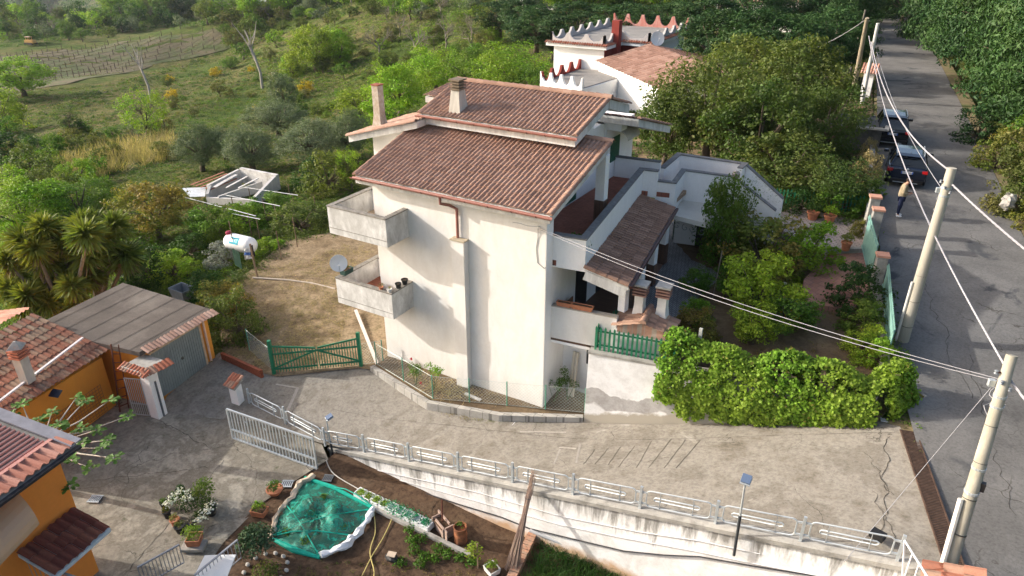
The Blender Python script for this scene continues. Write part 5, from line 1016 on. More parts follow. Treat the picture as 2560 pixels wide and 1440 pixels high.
# --- left and back
for (u, v, wp, hp, k, mt, nm, lb) in [
    (505, 430, 125, 125, 'olive', 'olive', 'olive_tree', 'grey-green olive tree left of the three near the roofless shed'), (640, 432, 150, 125, 'olive', 'olive', 'olive_tree', 'round olive tree with forked trunk above the roofless shed'), (780, 412, 180, 125, 'olive', 'olive', 'olive_tree', 'wide olive tree between the shed and the villa'), (700, 340, 150, 90, 'olive', 'olive', 'olive_tree', 'olive tree behind the wide one'), (880, 402, 110, 130, 'olive', 'olive', 'olive_tree', 'olive tree partly behind the left wing roof'), (570, 400, 110, 90, 'olive', 'olive', 'olive_tree', 'small olive filling the gap behind the round one'),
    (372, 352, 125, 140, 'airy', 'bright', 'almond_tree', 'lime-green young tree with dark forked trunk in the meadow'), (62, 240, 150, 105, 'tree_c', 'bright', 'almond_tree', 'yellow-green round tree at the near edge of the vineyard'), (182, 345, 75, 90, 'twig', 'dusk', 'almond_tree', 'thin sparse tree in the left meadow'), (15, 330, 110, 130, 'bush_a', 'yellow', 'meadow_shrub', 'yellow-green shrub at the left edge'), (20, 400, 120, 90, 'bush_b', 'dark', 'meadow_shrub', 'dark shrub low at the left edge'),
    (715, 290, 70, 110, 'tree_c', 'olive', 'poplar_tree', 'grey feathery tree left of the tall chimney'), (790, 180, 110, 120, 'tree_c', 'yellow', 'meadow_shrub', 'lime shrub standing tall on the hillside'), (850, 165, 90, 90, 'tree_a', 'bright', 'meadow_shrub', 'lime shrub right of the tall one'), (735, 190, 70, 70, 'bush_a', 'yellow', 'meadow_shrub', 'small lime shrub left of the tall one'),
    (905, 300, 130, 100, 'bush_a', 'yellow', 'spurge_bush', 'yellow flowering bush behind the tall chimney'), (1000, 300, 150, 140, 'tree_a', 'bright', 'hazel_tree', 'bright green tree behind the left wing'), (1090, 245, 170, 130, 'tree_b', 'bright', 'hazel_tree', 'bright green tree behind the roof chimney'), (1190, 240, 150, 130, 'tree_a', 'mid', 'hazel_tree', 'green tree above the ridge left of centre'), (1270, 250, 190, 150, 'tree_b', 'bright', 'hazel_tree', 'large lime-leaved tree beside the battlement villa'), (1320, 265, 110, 110, 'tree_c', 'mid', 'hazel_tree', 'lower tree against the battlement terrace'), (960, 340, 130, 110, 'bush_b', 'bright', 'hazel_tree', 'low bright bush behind the left wing roof'), (1380, 150, 110, 100, 'olive', 'olive', 'olive_tree', 'grey olive left of the battlement tower'),
    (90, 600, 220, 170, 'tree_a', 'bright', 'walnut_tree', 'large fresh green tree on the far left'), (210, 560, 150, 120, 'tree_b', 'mid', 'walnut_tree', 'green tree behind the yucca'), (30, 700, 150, 150, 'tree_c', 'bright', 'walnut_tree', 'bright tree at the left edge behind the yucca'), (400, 600, 185, 170, 'tree_c', 'rust', 'medlar_tree', 'rounded orange-brown tree left of the gas tank'), (545, 610, 120, 110, 'citrus', 'mid', 'fig_bush', 'dark leafy tree behind the gas tank'), (830, 480, 130, 130, 'bush_a', 'dusk', 'privet_hedge', 'tall brownish clipped hedge left of the upper balcony'), (780, 470, 90, 90, 'bush_b', 'dark', 'garden_shrub', 'dark shrub in front of the brownish hedge'), (880, 480, 70, 120, 'airy', 'bright', 'young_tree', 'pale green young tree beside the balcony'),
    (690, 545, 130, 90, 'bush_b', 'mid', 'garden_shrub', 'green tangle among the pergola stakes'), (760, 580, 150, 90, 'bush_a', 'dusk', 'garden_shrub', 'brownish tangle left of the lily clump'), (620, 560, 100, 70, 'bush_b', 'bright', 'garden_shrub', 'leafy growth behind the gas tank'), (680, 640, 80, 60, 'bush_b', 'bright', 'iris_clump', 'strap-leaved clump right of the gas tank'), (480, 640, 110, 80, 'bush_b', 'dark', 'garden_shrub', 'dark shrub in the shade left of the gas tank'), (440, 690, 120, 70, 'bush_b', 'bright', 'garden_shrub', 'bright low planting behind the garage'), (380, 700, 120, 120, 'bush_b', 'dark', 'garden_shrub', 'very dark shrub between yucca and garage'), (560, 660, 80, 70, 'bush_b', 'silver', 'lavender_bush', 'silvery bush below the gas tank'), (350, 610, 130, 90, 'bush_b', 'mid', 'garden_shrub', 'green shrub in front of the orange-brown tree'),
    (560, 800, 130, 130, 'bush_a', 'rust', 'hedge_shrub', 'dark reddish hedge shrub behind the garage corner'), (590, 840, 130, 150, 'bush_a', 'dusk', 'hedge_shrub', 'white-flowered dark shrub right of the garage'), (530, 760, 110, 110, 'bush_b', 'dark', 'hedge_shrub', 'dark shrub beside the grey bin'), (615, 860, 90, 100, 'twig', 'dusk', 'hedge_shrub', 'thin spray of the white-flowered shrub by the wire fence'),
    (950, 140, 100, 110, 'bare', 'grey', 'bare_tree', 'leafless grey-brown tree on the hillside, leftmost of a row of five'), (1040, 150, 120, 130, 'bare', 'grey', 'bare_tree', 'leafless tree with purple-grey twigs, second of five'), (1115, 120, 110, 120, 'bare', 'grey', 'bare_tree', 'leafless purple-grey tree, third of five'), (1180, 130, 120, 120, 'twig', 'dusk', 'bare_tree', 'dull brown-green tree, fourth of five'), (1240, 110, 110, 100, 'twig', 'brown', 'bare_tree', 'dull brown-green tree nearest the conifers'), (1000, 90, 90, 80, 'bare', 'grey', 'bare_tree', 'small leafless tree higher on the slope'),
    (1465, 250, 90, 110, 'twig', 'blossom', 'plum_tree', 'sparse pale-leaved tree left in front of the white villa'), (1540, 255, 110, 120, 'twig', 'blossom', 'plum_tree', 'sparse pale-leaved tree right in front of the white villa')]:
    PV(k, nm, lb, 'tree' if 'tree' in nm else 'shrub', u, v, wp, hp, mt, bark=GREYB if 'bare' in nm or 'plum' in nm else BARK)
# dead bleached trees
for (u, v, hp, lb, sd) in [(378, 252, 165, 'tall bleached dead tree with two bent limbs beside the vineyard', 3), (656, 222, 185, 'dead tree with dark trunk and pale forked top on the slope', 5)]:
    p = hit(u, v); m_ = mper(p); t_ = thing('dead_tree', lb, 'tree', p); h = hp * m_ / .93; g = random.Random(sd); mb = MB(); top = p + Vector((-.12 * h, .0, .55 * h))
    mb.tube([p - Vector((0, 0, .3)), p + Vector((.01 * h, 0, .2 * h)), p + Vector((-.05 * h, 0, .38 * h)), top], [.02 * h, .017 * h, .014 * h, .011 * h], 7); mb.build('trunk', DEADM, t_, smooth=True)
    for k in range(7):
        f_ = g.uniform(.45, 1); b0 = (p + Vector((0, 0, .15 * h))).lerp(top, f_); d = Vector((g.uniform(-.5, .5), g.uniform(-.3, .3), g.uniform(.4, .9))) * h * .38; MB().tube([b0, b0 + d * .5 + Vector((.02 * h, 0, 0)), b0 + d], [.009 * h, .006 * h, .002 * h], 5).build('branch', DEADM, t_)
# scattered hillside trees and shrubs, far ones
g = np.random.default_rng(11); cnt = 0
zones = [((0, 20, 560, 110), 120, (26, 62), ['bright', 'dark', 'mid', 'dusk', 'olive', 'grey', 'mid', 'dark']), ((560, 0, 1280, 60), 60, (30, 70), ['dusk', 'mid', 'olive', 'brown', 'bright', 'grey']), ((560, 60, 1280, 200), 70, (28, 60), ['dusk', 'brown', 'mid', 'bright', 'dusk']), ((1280, 0, 2150, 40), 50, (60, 110), ['mid', 'bright', 'conifer', 'dusk', 'yellow']), ((380, 200, 900, 310), 26, (22, 46), ['dusk', 'mid', 'brown']), ((0, 330, 420, 420), 34, (28, 60), ['mid', 'dusk', 'dark', 'brown']), ((0, 430, 300, 520), 16, (50, 100), ['mid', 'bright', 'dusk'])]
GN = {'bright': 'bright green', 'dark': 'dark green', 'mid': 'mid green', 'dusk': 'dull green', 'olive': 'grey-green', 'grey': 'leafless grey', 'brown': 'brownish', 'conifer': 'dark conifer-green', 'yellow': 'yellow-green'}
ZN = ['on the slope beyond the vineyard', 'on the upper hillside', 'on the hillside right of the vineyard', 'behind the conifer row at the top edge', 'in the meadow below the vineyard', 'in the left meadow', 'behind the far left trees']
for zi, ((x0, y0, x1, y1), n_, (s0, s1), ms) in enumerate(zones):
    us = g.uniform(x0, x1, n_); vs = g.uniform(y0, y1, n_)
    for u, v in zip(us, vs):
        if zi == 0 and v > 60 + (560 - u) * .12: v = 30 + (v - 60) * .4
        p = Vector(hitN([u], [v])[0]); s_ = g.uniform(s0, s1); m_ = mper(p); mt = ms[g.integers(len(ms))]; k = 'bare' if mt == 'grey' else ['farb', 'far', 'tree_c', 'farb'][g.integers(4)]
        if zi == 4 and 560 < u: k = 'far'
        w_ = s_ * m_; nm_ = 'hillside_tree' if k != 'far' else 'hillside_shrub'
        plant(k, nm_, '%s %s %s' % (GN[mt], 'tree' if k != 'far' else 'shrub', ZN[zi]), 'tree' if k != 'far' else 'shrub', (p.x, p.y, p.z - .2), w_, w_ * g.uniform(.7, 1.15), mt, group='%s %ss %s' % (GN[mt], 'tree' if k != 'far' else 'shrub', ZN[zi]), bark=GREYB if mt == 'grey' else BARK); cnt += 1
for i, (u, v, w_) in enumerate([(432, 245, 34), (425, 205, 26), (540, 190, 32), (765, 230, 44), (628, 180, 22), (640, 278, 22)]):
    p = hit(u, v); m_ = mper(p); plant('far', 'broom_bush', 'yellow flowering broom bush in the meadow', 'shrub', p, w_ * m_, w_ * m_ * .8, 'broom', group='yellow broom bushes in the meadow')
# --- stuff: far wood, scrub, grass
def tufts(name, P_, size, npt, leaf, mt, seed=1, up=1.0, asp=.4, flat=.6, hgt=None):
    g = np.random.default_rng(seed); P_ = np.asarray(P_); size = np.broadcast_to(size, (len(P_),)); k = np.repeat(np.arange(len(P_)), npt); o = unit(g.normal(size=(len(k), 3))) * g.uniform(.2, 1, (len(k), 1)); o[:, 2] = np.abs(o[:, 2]) * flat
    Pp = P_[k] + o * size[k][:, None]; V, F = leaves(Pp, o + np.array([0, 0, up]), np.broadcast_to(leaf, (len(P_),))[k], g, asp, .8); ob_ = npmesh(name, V, F, LM[mt]); ob_['kind'] = 'stuff'; return ob_
def region(poly, n, g):
    xs_ = [p[0] for p in poly]; ys_ = [p[1] for p in poly]; out = []
    while len(out) < n:
        u = g.uniform(min(xs_), max(xs_)); v = g.uniform(min(ys_), max(ys_))
        if inpoly(u, v, poly): out.append((u, v))
    return np.array(out)
def scrub(name, poly, n, pxs, npt, mt, leafpx=3.2, flat=.6, seed=1, avoid=None):
    g = np.random.default_rng(seed); q = region(poly, n, g); P_ = hitN(q[:, 0], q[:, 1]); ok = np.array([not any(inpoly(p[0], p[1], pl) for _, pl in PATCHES) for p in P_]); P_ = P_[ok]
    d = np.array([mper(p) for p in P_]); return tufts(name, P_, d * g.uniform(.5, 1.2, len(P_)) * pxs, npt, np.clip(d * leafpx, .04, 2.2), mt, seed, flat=flat)
LEFTG = [(0, 230), (250, 215), (560, 130), (900, 130), (1050, 300), (900, 420), (880, 600), (640, 660), (520, 780), (300, 720), (0, 780)]
scrub('meadow_grass', LEFTG, 7500, 9, 22, 'mid', 3.4, .45, 3)
scrub('meadow_weeds', LEFTG, 5200, 11, 20, 'brown', 3.2, .5, 4)
scrub('meadow_scrub', LEFTG, 2000, 12, 30, 'dark', 3.4, .7, 5)
scrub('hillside_scrub', [(560, 0), (1350, 0), (1350, 130), (1280, 260), (1000, 280), (700, 200), (560, 120)], 2600, 10, 22, 'dusk', 3.2, .7, 6)
scrub('hillside_grass', [(560, 0), (1350, 0), (1350, 130), (1280, 260), (1000, 280), (700, 200), (560, 120)], 1500, 10, 22, 'bright', 3.2, .5, 7)
scrub('meadow_dry_scrub', LEFTG, 1600, 11, 18, 'grey', 3.0, .5, 15)
scrub('far_wood', [(0, 0), (620, 0), (560, 60), (300, 85), (0, 125)], 1500, 11, 26, 'mid', 3.4, .9, 8)
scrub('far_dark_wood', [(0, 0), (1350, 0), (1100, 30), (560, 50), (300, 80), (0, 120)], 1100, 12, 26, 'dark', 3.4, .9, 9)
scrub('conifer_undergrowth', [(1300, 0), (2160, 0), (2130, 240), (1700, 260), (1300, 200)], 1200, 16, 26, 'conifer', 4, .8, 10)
scrub('bank_undergrowth', [(2245, 40), (2560, 0), (2560, 760), (2500, 560), (2440, 420), (2340, 300)], 1600, 15, 26, 'dusk', 3.6, .7, 12)
scrub('garden_weeds', [(0, 560), (380, 560), (900, 470), (880, 600), (640, 650), (500, 760), (300, 740), (0, 860)], 1500, 14, 30, 'mid', 4.2, .8, 13)
scrub('bright_weeds', [(0, 640), (350, 640), (640, 560), (620, 660), (500, 740), (300, 740), (100, 840), (0, 860)], 800, 14, 26, 'bright', 4.2, .7, 14)
# dry reeds
def blades(name, P_, h, wd, mt, seed, lean=.25, n=10, kind='stuff', spreadr=.35):
    g = np.random.default_rng(seed); k = np.repeat(np.arange(len(P_)), n); m_ = len(k); hh = np.broadcast_to(h, (len(P_),))[k] * g.uniform(.6, 1.15, m_); b_ = np.asarray(P_)[k] + np.c_[g.normal(size=(m_, 2)) * spreadr * hh[:, None] * .5, np.zeros(m_)]
    a = g.uniform(0, 6.28, m_); sd = np.c_[np.cos(a), np.sin(a), np.zeros(m_)] * np.broadcast_to(wd, (len(P_),))[k][:, None]; d1 = np.c_[g.normal(size=(m_, 2)) * lean + np.array([.12, 0]), np.ones(m_)] * hh[:, None]; d2 = d1 * np.array([1.6, 1.6, .55])
    V = np.stack([b_ - sd * .5, b_ + sd * .5, b_ + d2 + sd * .5, b_ + d2 - sd * .5, b_ + d1 + (d1 - d2) * .35], 1)
    V = np.stack([b_ - sd * .5, b_ + sd * .5, b_ + d2 * .9 + sd * .4, b_ + d2 * .9 - sd * .4, b_ + d2 * .9 - sd * .4, b_ + d2 * .9 + sd * .4, b_ + d1 * np.array([2.1, 2.1, 1]) + sd * .08, b_ + d1 * np.array([2.1, 2.1, 1]) - sd * .08], 1).reshape(-1, 3)
    o_ = npmesh(name, V, np.arange(8 * m_).reshape(-1, 4), LM[mt]); 
    if kind: o_['kind'] = kind
    return o_
g = np.random.default_rng(21); q = region([(60, 430), (250, 380), (430, 340), (440, 400), (300, 430), (180, 470), (60, 480)], 420, g); P_ = hitN(q[:, 0], q[:, 1]); d = np.array([mper(p) for p in P_]); blades('dry_reeds', P_, d * 34, d * 1.6, 'straw', 22, .22, 9)
q = region([(600, 690), (880, 620), (930, 640), (900, 760), (820, 900), (640, 900), (560, 860)], 900, g); P_ = np.array([tuple(px(u, v, -.4)) for u, v in q]); P_ = np.array([(x, y, float(o_f['dry_yard'](np.array([x]), np.array([y]))[0])) for x, y, z in P_ if inpoly(x, y, yard)]); blades('dry_grass', P_, .07, .014, 'straw', 23, .9, 16, spreadr=4)
# vineyard posts and wires
vy = [(0, 142), (300, 104), (545, 70), (592, 92), (580, 118), (400, 158), (160, 212), (0, 238)]
va, vb_, vc = Vector(hitN([60], [222])[0]), Vector(hitN([555], [128])[0]), Vector(hitN([40], [165])[0])
VYM = ground('vineyard_soil', [(.085, .085, .04), (.12, .10, .06), (.07, .095, .03), (.11, .10, .05)], .05, 1.2, .5)
vp = []
for (u, v) in vy: vp.append(tuple(Vector(hitN([u], [v])[0])))
ctr = [tuple(hitN([u], [v])[0]) for u in range(20, 560, 45) for v in range(100, 225, 18) if inpoly(u, v, vy)]
patch('vineyard_ground', vp, VYM, extra=ctr, cell=5, lam=.01)
vo = bpy.data.objects['vineyard_ground']
for vv in vo.data.vertices: vv.co.z = surf(vv.co.x, vv.co.y) + .12
row = (vb_ - va); row.z = 0; row.normalize(); cr2 = Vector((-row.y, row.x, 0)); cr2 = cr2 if cr2.dot(_f) > 0 else -cr2; pst = thing('vine_post', 'thin wooden vineyard post on the ploughed slope', 'post', (0, 0, 0), 'vineyard posts'); wd_ = mat('vine_post_wood', (.06, .045, .03))
first = None; P0 = Vector(va); nrow = 0; npst = 0; vpoly = [(p[0], p[1]) for p in vp]; VF = o_f['vineyard_ground']; Vb = []; lst = []
for r_ in range(0, 40):
    L0 = None
    for k in range(-6, 40):
        q_ = P0 + cr2 * (2 + r_ * 4.4) + row * (k * 5.2)
        if inpoly(q_.x, q_.y, vpoly): lst.append((r_, q_.x, q_.y, surf(q_.x, q_.y) + .05))
lst.sort(key=lambda a: (Vector(a[1:4]) - CAM).length); pm_ = MB().box(-.07, .07, -.07, .07, -.2, 1.7); base = pm_.build('vine_post', wd_); base.location = lst[0][1:4] if lst else (0, 0, 0); bpy.data.objects.remove(pst)
tag(base, 'thin wooden vineyard post on the ploughed slope', 'post', 'vineyard posts')
for a in lst[1:290]: c = base.copy(); col.objects.link(c); c.location = a[1:4]
rest = MB()
for a in lst[290:]: rest.box(a[1] - .07, a[1] + .07, a[2] - .07, a[2] + .07, a[3] - .2, a[3] + 1.7)
if rest.v: rest.build('far_vine_posts', wd_, kind='stuff')
rows = {}
for a in lst: rows.setdefault(a[0], []).append(a)
vw = MB(); V_ = []
for r_, l_ in rows.items():
    l_.sort(key=lambda a: Vector(a[1:4]).dot(row)); 
    if len(l_) > 1:
        for a, b_ in zip(l_[:-1], l_[1:]): vw.bar(Vector(a[1:4]) + Vector((0, 0, 1.1)), Vector(b_[1:4]) + Vector((0, 0, 1.1)), .09, .05); V_ += [tuple(Vector(a[1:4]).lerp(Vector(b_[1:4]), f_)) for f_ in (.1, .3, .5, .7, .9)]
vw.build('vine_wires', wd_, kind='stuff'); tufts('vine_plants', np.array(V_), .5, 12, .35, 'brown', 33)

def polytufts(name, poly, n, size, npt, leaf, mt, seed, f, cond=None):
    g = np.random.default_rng(seed); xs_ = [p[0] for p in poly]; ys_ = [p[1] for p in poly]; P_ = []
    while len(P_) < n:
        x, y = g.uniform(min(xs_), max(xs_)), g.uniform(min(ys_), max(ys_))
        if inpoly(x, y, poly) and (cond is None or cond(x, y)): P_.append((x, y))
    P_ = np.array(P_); z = o_f[f](P_[:, 0], P_[:, 1]); return tufts(name, np.c_[P_, z], size, npt, leaf, mt, seed)
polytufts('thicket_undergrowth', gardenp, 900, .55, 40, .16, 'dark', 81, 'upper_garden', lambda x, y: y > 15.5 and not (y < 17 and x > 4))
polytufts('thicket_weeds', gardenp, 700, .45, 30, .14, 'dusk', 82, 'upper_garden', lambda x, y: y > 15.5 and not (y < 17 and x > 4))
polytufts('garden_litter', gardenp, 500, .16, 14, .05, 'rust', 83, 'upper_garden', lambda x, y: y < 12 and x > 4)
polytufts('roadside_weeds', verge, 260, .2, 22, .07, 'mid', 84, 'roadside_verge')
g = np.random.default_rng(85); e_ = []
for a, b_ in zip(yard[12:], yard[13:] + yard[:3]):
    for _ in range(26): f_ = g.uniform(0, 1); e_.append((a[0] + (b_[0] - a[0]) * f_ + g.normal() * .35, a[1] + (b_[1] - a[1]) * f_ + g.normal() * .35, -.4))
e_ = np.array(e_); e_[:, 2] = o_f['dry_yard'](e_[:, 0], e_[:, 1]) - .1; tufts('yard_edge_weeds', e_, .5, 50, .12, 'dusk', 86)
scrub('gutter_litter', [(2260, 60), (2300, 150), (2350, 270), (2450, 430), (2520, 560), (2560, 660), (2560, 760), (2500, 600), (2430, 440), (2330, 290)], 500, 8, 16, 'rust', 2.6, .25, 87)
# ---------------------------------------------------------------- ivy, yuccas, fig
def pl(u, v, ax, val):
    r = ray(u, v); return CAM + r * ((val - CAM[ax]) / r[ax])
g = np.random.default_rng(41); iv = thing('ivy_hedge', 'thick bright green ivy spilling over the white retaining wall', 'ivy', (7, 1, 2.7))
path_ = [Vector(p) for p in ((4.0, .85), (7.2, 1.4), (10.2, 1.95), (10.75, 3.0))]; L_ = [0]
for a, b_ in zip(path_[:-1], path_[1:]): L_.append(L_[-1] + (b_ - a).length)
def onp(s_):
    for i in range(len(path_) - 1):
        if s_ <= L_[i + 1] or i == len(path_) - 2:
            f_ = (s_ - L_[i]) / (L_[i + 1] - L_[i]); d = (path_[i + 1] - path_[i]).normalized(); return path_[i].lerp(path_[i + 1], f_), Vector((d.y, -d.x)), f_
C_, Nn_ = [], []
for _ in range(1750):
    s_ = g.uniform(-.05, L_[-1]); p, o_, _f2 = onp(s_); q = s_ / L_[-1]; t_ = g.uniform(0, 1)
    hump = .98 + .2 * math.sin(s_ * 1.7 + .6) + .13 * math.sin(s_ * 3.9) ; bul = .62 + .14 * math.sin(s_ * 2.3 + 1) + .12 * math.sin(s_ * 5.1)
    base = np.interp(s_, [0, 1.2, 3.2, 4.6, 6.5, 8], [1.45, 1.05, 1.2, 1.4, 2.05, 2.6]) + .16 * math.sin(s_ * 5) + .12 * math.sin(s_ * 11 + 1) 
    if t_ < .38: a = math.pi * (t_ / .38) * .95; off = -.55 * math.cos(a) * .9 + .05; z = 2.72 + hump * math.sin(a) ** .8 + .02
    else: f_ = (t_ - .38) / .62; z = 3.15 - (3.15 - base) * f_; off = .48 + bul * .35 * math.sin(math.pi * min(1, f_ * 1.1)) - .12 * f_
    C_.append((p.x + o_.x * off, p.y + o_.y * off, z)); Nn_.append((o_.x * (.3 + t_), o_.y * (.3 + t_), .8 - .5 * t_))
C_ = np.array(C_); Nn_ = np.array(Nn_); kp_ = (np.sin(C_[:, 0] * 3.1 + C_[:, 2] * 2.3) * np.sin(C_[:, 2] * 4.7 - C_[:, 0] * 1.9)) < .82; C_, Nn_ = C_[kp_], Nn_[kp_]; k = np.repeat(np.arange(len(C_)), 26); o = unit(g.normal(size=(len(k), 3))) * g.uniform(.1, 1, (len(k), 1)) * .19
V, F = leaves(C_[k] + o, Nn_[k] + unit(o) * .5, .10, g, .85, .55); npmesh('foliage', V - np.array(iv.location), F, LM['lemon'] if False else leafm('ivy_leaf', (.18, .34, .03), .6, .35, hue=(.28, .40, .045)), iv)
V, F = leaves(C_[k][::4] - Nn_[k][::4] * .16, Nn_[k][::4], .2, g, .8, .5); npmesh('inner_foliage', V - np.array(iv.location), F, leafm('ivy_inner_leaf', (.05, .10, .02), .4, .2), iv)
V, F = leaves(C_[k][::23] + o[::23] * 1.25, Nn_[k][::23], .09, g, .8, .6); npmesh('faded_leaves', V - np.array(iv.location), F, LM['rust'], iv)
for q_ in range(26): c = Vector(C_[(q_ * 53) % len(C_)]); MB().tube([c, c + Vector((random.uniform(-.2, .2), random.uniform(-.35, -.1), random.uniform(-.1, .35)))], .008, 4).build('shoot', BARK, iv)
YL = leafm('yucca_leaf', (.13, .18, .035), .45, .25, hue=(.23, .24, .04)); DRYL = leafm('yucca_dead_leaf', (.24, .18, .10), .3, .2)
def rosette(c, r, n, g, mtx=None):
    d = unit(g.normal(size=(n, 3))); d[:, 2] = d[:, 2] * .85 + .15; d = unit(d); A = unit(np.cross(d, g.normal(size=(n, 3)))); L_ = r * g.uniform(.75, 1.1, (n, 1)); w_ = .042 * r / .6
    c = np.array(c)[None]; dr = np.array([0, 0, -1.0]) * L_ * .12; m_ = c + d * L_ * .5; e = c + d * L_ + dr
    V = np.stack([c + A * w_ * .6, c - A * w_ * .6, m_ - A * w_, m_ + A * w_, m_ + A * w_, m_ - A * w_, e - A * .004, e + A * .004], 1).reshape(-1, 3); return V, np.arange(8 * n).reshape(-1, 4)
yl = [('broad multi-headed yucca with golden tips behind the ochre outbuilding', 165, 800, [(60, 600, 48), (110, 570, 44), (160, 600, 50), (40, 690, 46), (110, 650, 50), (70, 740, 46), (170, 660, 50), (215, 640, 50), (215, 585, 48), (90, 620, 46), (20, 650, 40), (130, 700, 44), (60, 770, 40), (120, 755, 40), (180, 715, 42), (25, 720, 42), (225, 690, 42), (190, 760, 36)]), ('taller dark yucca behind the garage roof', 245, 770, [(255, 600, 56), (235, 560, 46), (285, 565, 46), (310, 640, 50), (205, 560, 42), (270, 650, 46)])]
for lb, u, v, heads in yl:
    b_ = px(u, v, -1.9); t_ = thing('yucca_tree', lb, 'yucca', b_); g = np.random.default_rng(u); m_ = mper(b_)
    for (hu, hv, r_) in heads:
        r = ray(hu, hv); dd = (b_ - CAM).dot(_f) + g.uniform(-1.2, 1.2); c = CAM + r * (dd / r.dot(_f)); c = Vector(c)
        MB().tube([b_ + Vector((g.uniform(-.2, .2), g.uniform(-.2, .2), 0)), b_.lerp(c, .5) + Vector((0, 0, -.35)), c - Vector((0, 0, .25))], [.13, .1, .07], 7).build('trunk', mat('yucca_bark', (.22, .17, .12), .3, 6), t_, smooth=True)
        V, F = rosette(c, r_ * m_ * 1.1, 300, g); npmesh('leaf_rosette', V - np.array(b_), F, YL, t_)
        V, F = rosette(c - Vector((0, 0, .35)), r_ * m_ * .75, 60, g); V[:, 2] -= np.abs(g.normal(size=len(V))) * .03; npmesh('dead_leaves', V - np.array(b_), F, DRYL, t_)
# fig: pale branches with tufts of big leaves
fb_ = px(-40, 1180, -1.2); ft = thing('fig_tree', 'young fig tree with pale bare branches and big leaves over the courtyard', 'tree', fb_); g = np.random.default_rng(5); FIGL = leafm('fig_leaf', (.10, .20, .04), .35, .35); FIGB = mat('fig_bark', (.45, .42, .37), .15, 5)
tips = [(30, 1040), (55, 1010), (95, 1050), (130, 1030), (190, 995), (215, 1000), (275, 1000), (320, 1040), (205, 1110), (240, 1075), (255, 1120), (180, 1150), (225, 1170), (270, 1100), (285, 1145), (200, 1070), (175, 1215), (20, 1060), (110, 1070), (150, 1060)]
hub = px(95, 1105, 1.2); MB().tube([fb_, fb_.lerp(hub, .5) + Vector((0, 0, .5)), hub], [.13, .1, .07], 8).build('trunk', FIGB, ft, smooth=True)
for (u, v) in tips:
    c = px(u, v, 1.55 + g.uniform(-.35, .45)); md = hub.lerp(c, .55) - Vector((0, 0, .12)); MB().tube([hub, md, c], [.035, .024, .01], 6).build('branch', FIGB, ft, smooth=True)
    n_ = 12; a = g.uniform(0, 6.28, n_); V = []; Fs = []
    for q in range(n_):
        d = Vector((math.cos(a[q]), math.sin(a[q]), g.uniform(-.25, .35))).normalized(); s_ = Vector((-d.y, d.x, g.uniform(-.3, .3))).normalized(); L2 = g.uniform(.16, .26); o0 = c + d * .04; pts = [o0, o0 + d * L2 * .35 + s_ * L2 * .42, o0 + d * L2 * .45 + s_ * L2 * .16, o0 + d * L2 * .9 + s_ * L2 * .3, o0 + d * L2 * 1.1 - Vector((0, 0, .03)), o0 + d * L2 * .9 - s_ * L2 * .3, o0 + d * L2 * .45 - s_ * L2 * .16, o0 + d * L2 * .35 - s_ * L2 * .42]
        k0 = len(V); V += [tuple(p) for p in pts]; Fs.append(tuple(range(k0, k0 + 8)))
    mb = MB(); mb.add(V, Fs); mb.build('leaf_tuft', FIGL, ft)
# ---------------------------------------------------------------- pots and small plants
def puff(t_, c, r, mt, n=260, lf=.05, name='foliage', sq=.8, seed=1, asp=.6):
    g = np.random.default_rng(seed); d = unit(g.normal(size=(n, 3))); d[:, 2] = np.abs(d[:, 2]) * 1.0 - .15; P_ = np.array(c)[None] + d * r * g.uniform(.35, 1, (n, 1)) * np.array([1, 1, sq]); V, F = leaves(P_, d + np.array([0, 0, .4]), lf, g, asp, .8); return npmesh(name, V - np.array(t_.location), F, LM[mt] if isinstance(mt, str) else mt, t_)
POTM = dict(terra=TERRA, black=mat('black_plastic_pot', (.02, .02, .02), rough=.5), white=mat('white_pot', (.65, .63, .6)), green=mat('dark_green_planter', (.03, .07, .06)))
def pot(name, label, c, r, h, m='terra', plant_=('mid', .16, 200, .05), cat='plant pot', group=None, box=None, rz=0):
    c = Vector(c); t_ = thing(name, label, cat, c, group)
    if box: 
        mb = MB(); taperM = Matrix.Rotation(rz, 3, 'Z'); L_, W_ = box; vs = []
        for sx, z in ((.85, 0), (1, h), (.88, h), (.75, .6 * h)): vs += [tuple(c + taperM @ Vector((a * L_ / 2 * sx, b_ * W_ / 2 * sx, z))) for a, b_ in ((-1, -1), (1, -1), (1, 1), (-1, 1))]
        mb.add(vs, [(0, 3, 2, 1)] + [(4 * j + i, 4 * j + (i + 1) % 4, 4 * j + 4 + (i + 1) % 4, 4 * j + 4 + i) for j in range(3) for i in range(4)]); mb.build('planter_box', POTM[m], t_); MB().rbox(c + Vector((0, 0, h * .8)), (L_ * .86, W_ * .86, .02), rz).build('soil', SOIL, t_)
    else:
        MB().lathe(c, [(r * .68, 0), (r * .92, h * .85), (r * 1.05, h * .86), (r * 1.05, h), (r * .9, h), (r * .86, h * .85), (.01, h * .84)], 18).build('pot_body', POTM[m], t_, smooth=True); MB().lathe(c, [(r * .85, h * .8), (.01, h * .86)], 12).build('soil', SOIL, t_)
    if plant_: puff(t_, c + Vector((0, 0, h + plant_[1] * .45)), plant_[1], plant_[0], plant_[2], plant_[3], seed=int(abs(c.x * 100)) + 1)
    return t_
pot('terracotta_planter', 'short terracotta trough on the loggia parapet nearest the villa corner', (.42, .63, 3.985), 0, .16, box=(.55, .18), rz=.14, plant_=None); pot('terracotta_planter', 'long terracotta trough on the loggia parapet', (1.05, .72, 3.985), 0, .17, box=(.8, .2), rz=.14, plant_=None)
pot('balcony_planter', 'dark green planter with a small plant on the lower balcony corner', (-8.22, -.75, 3.69), 0, .2, 'green', ('rust', .14, 120, .05), box=(.3, .5))
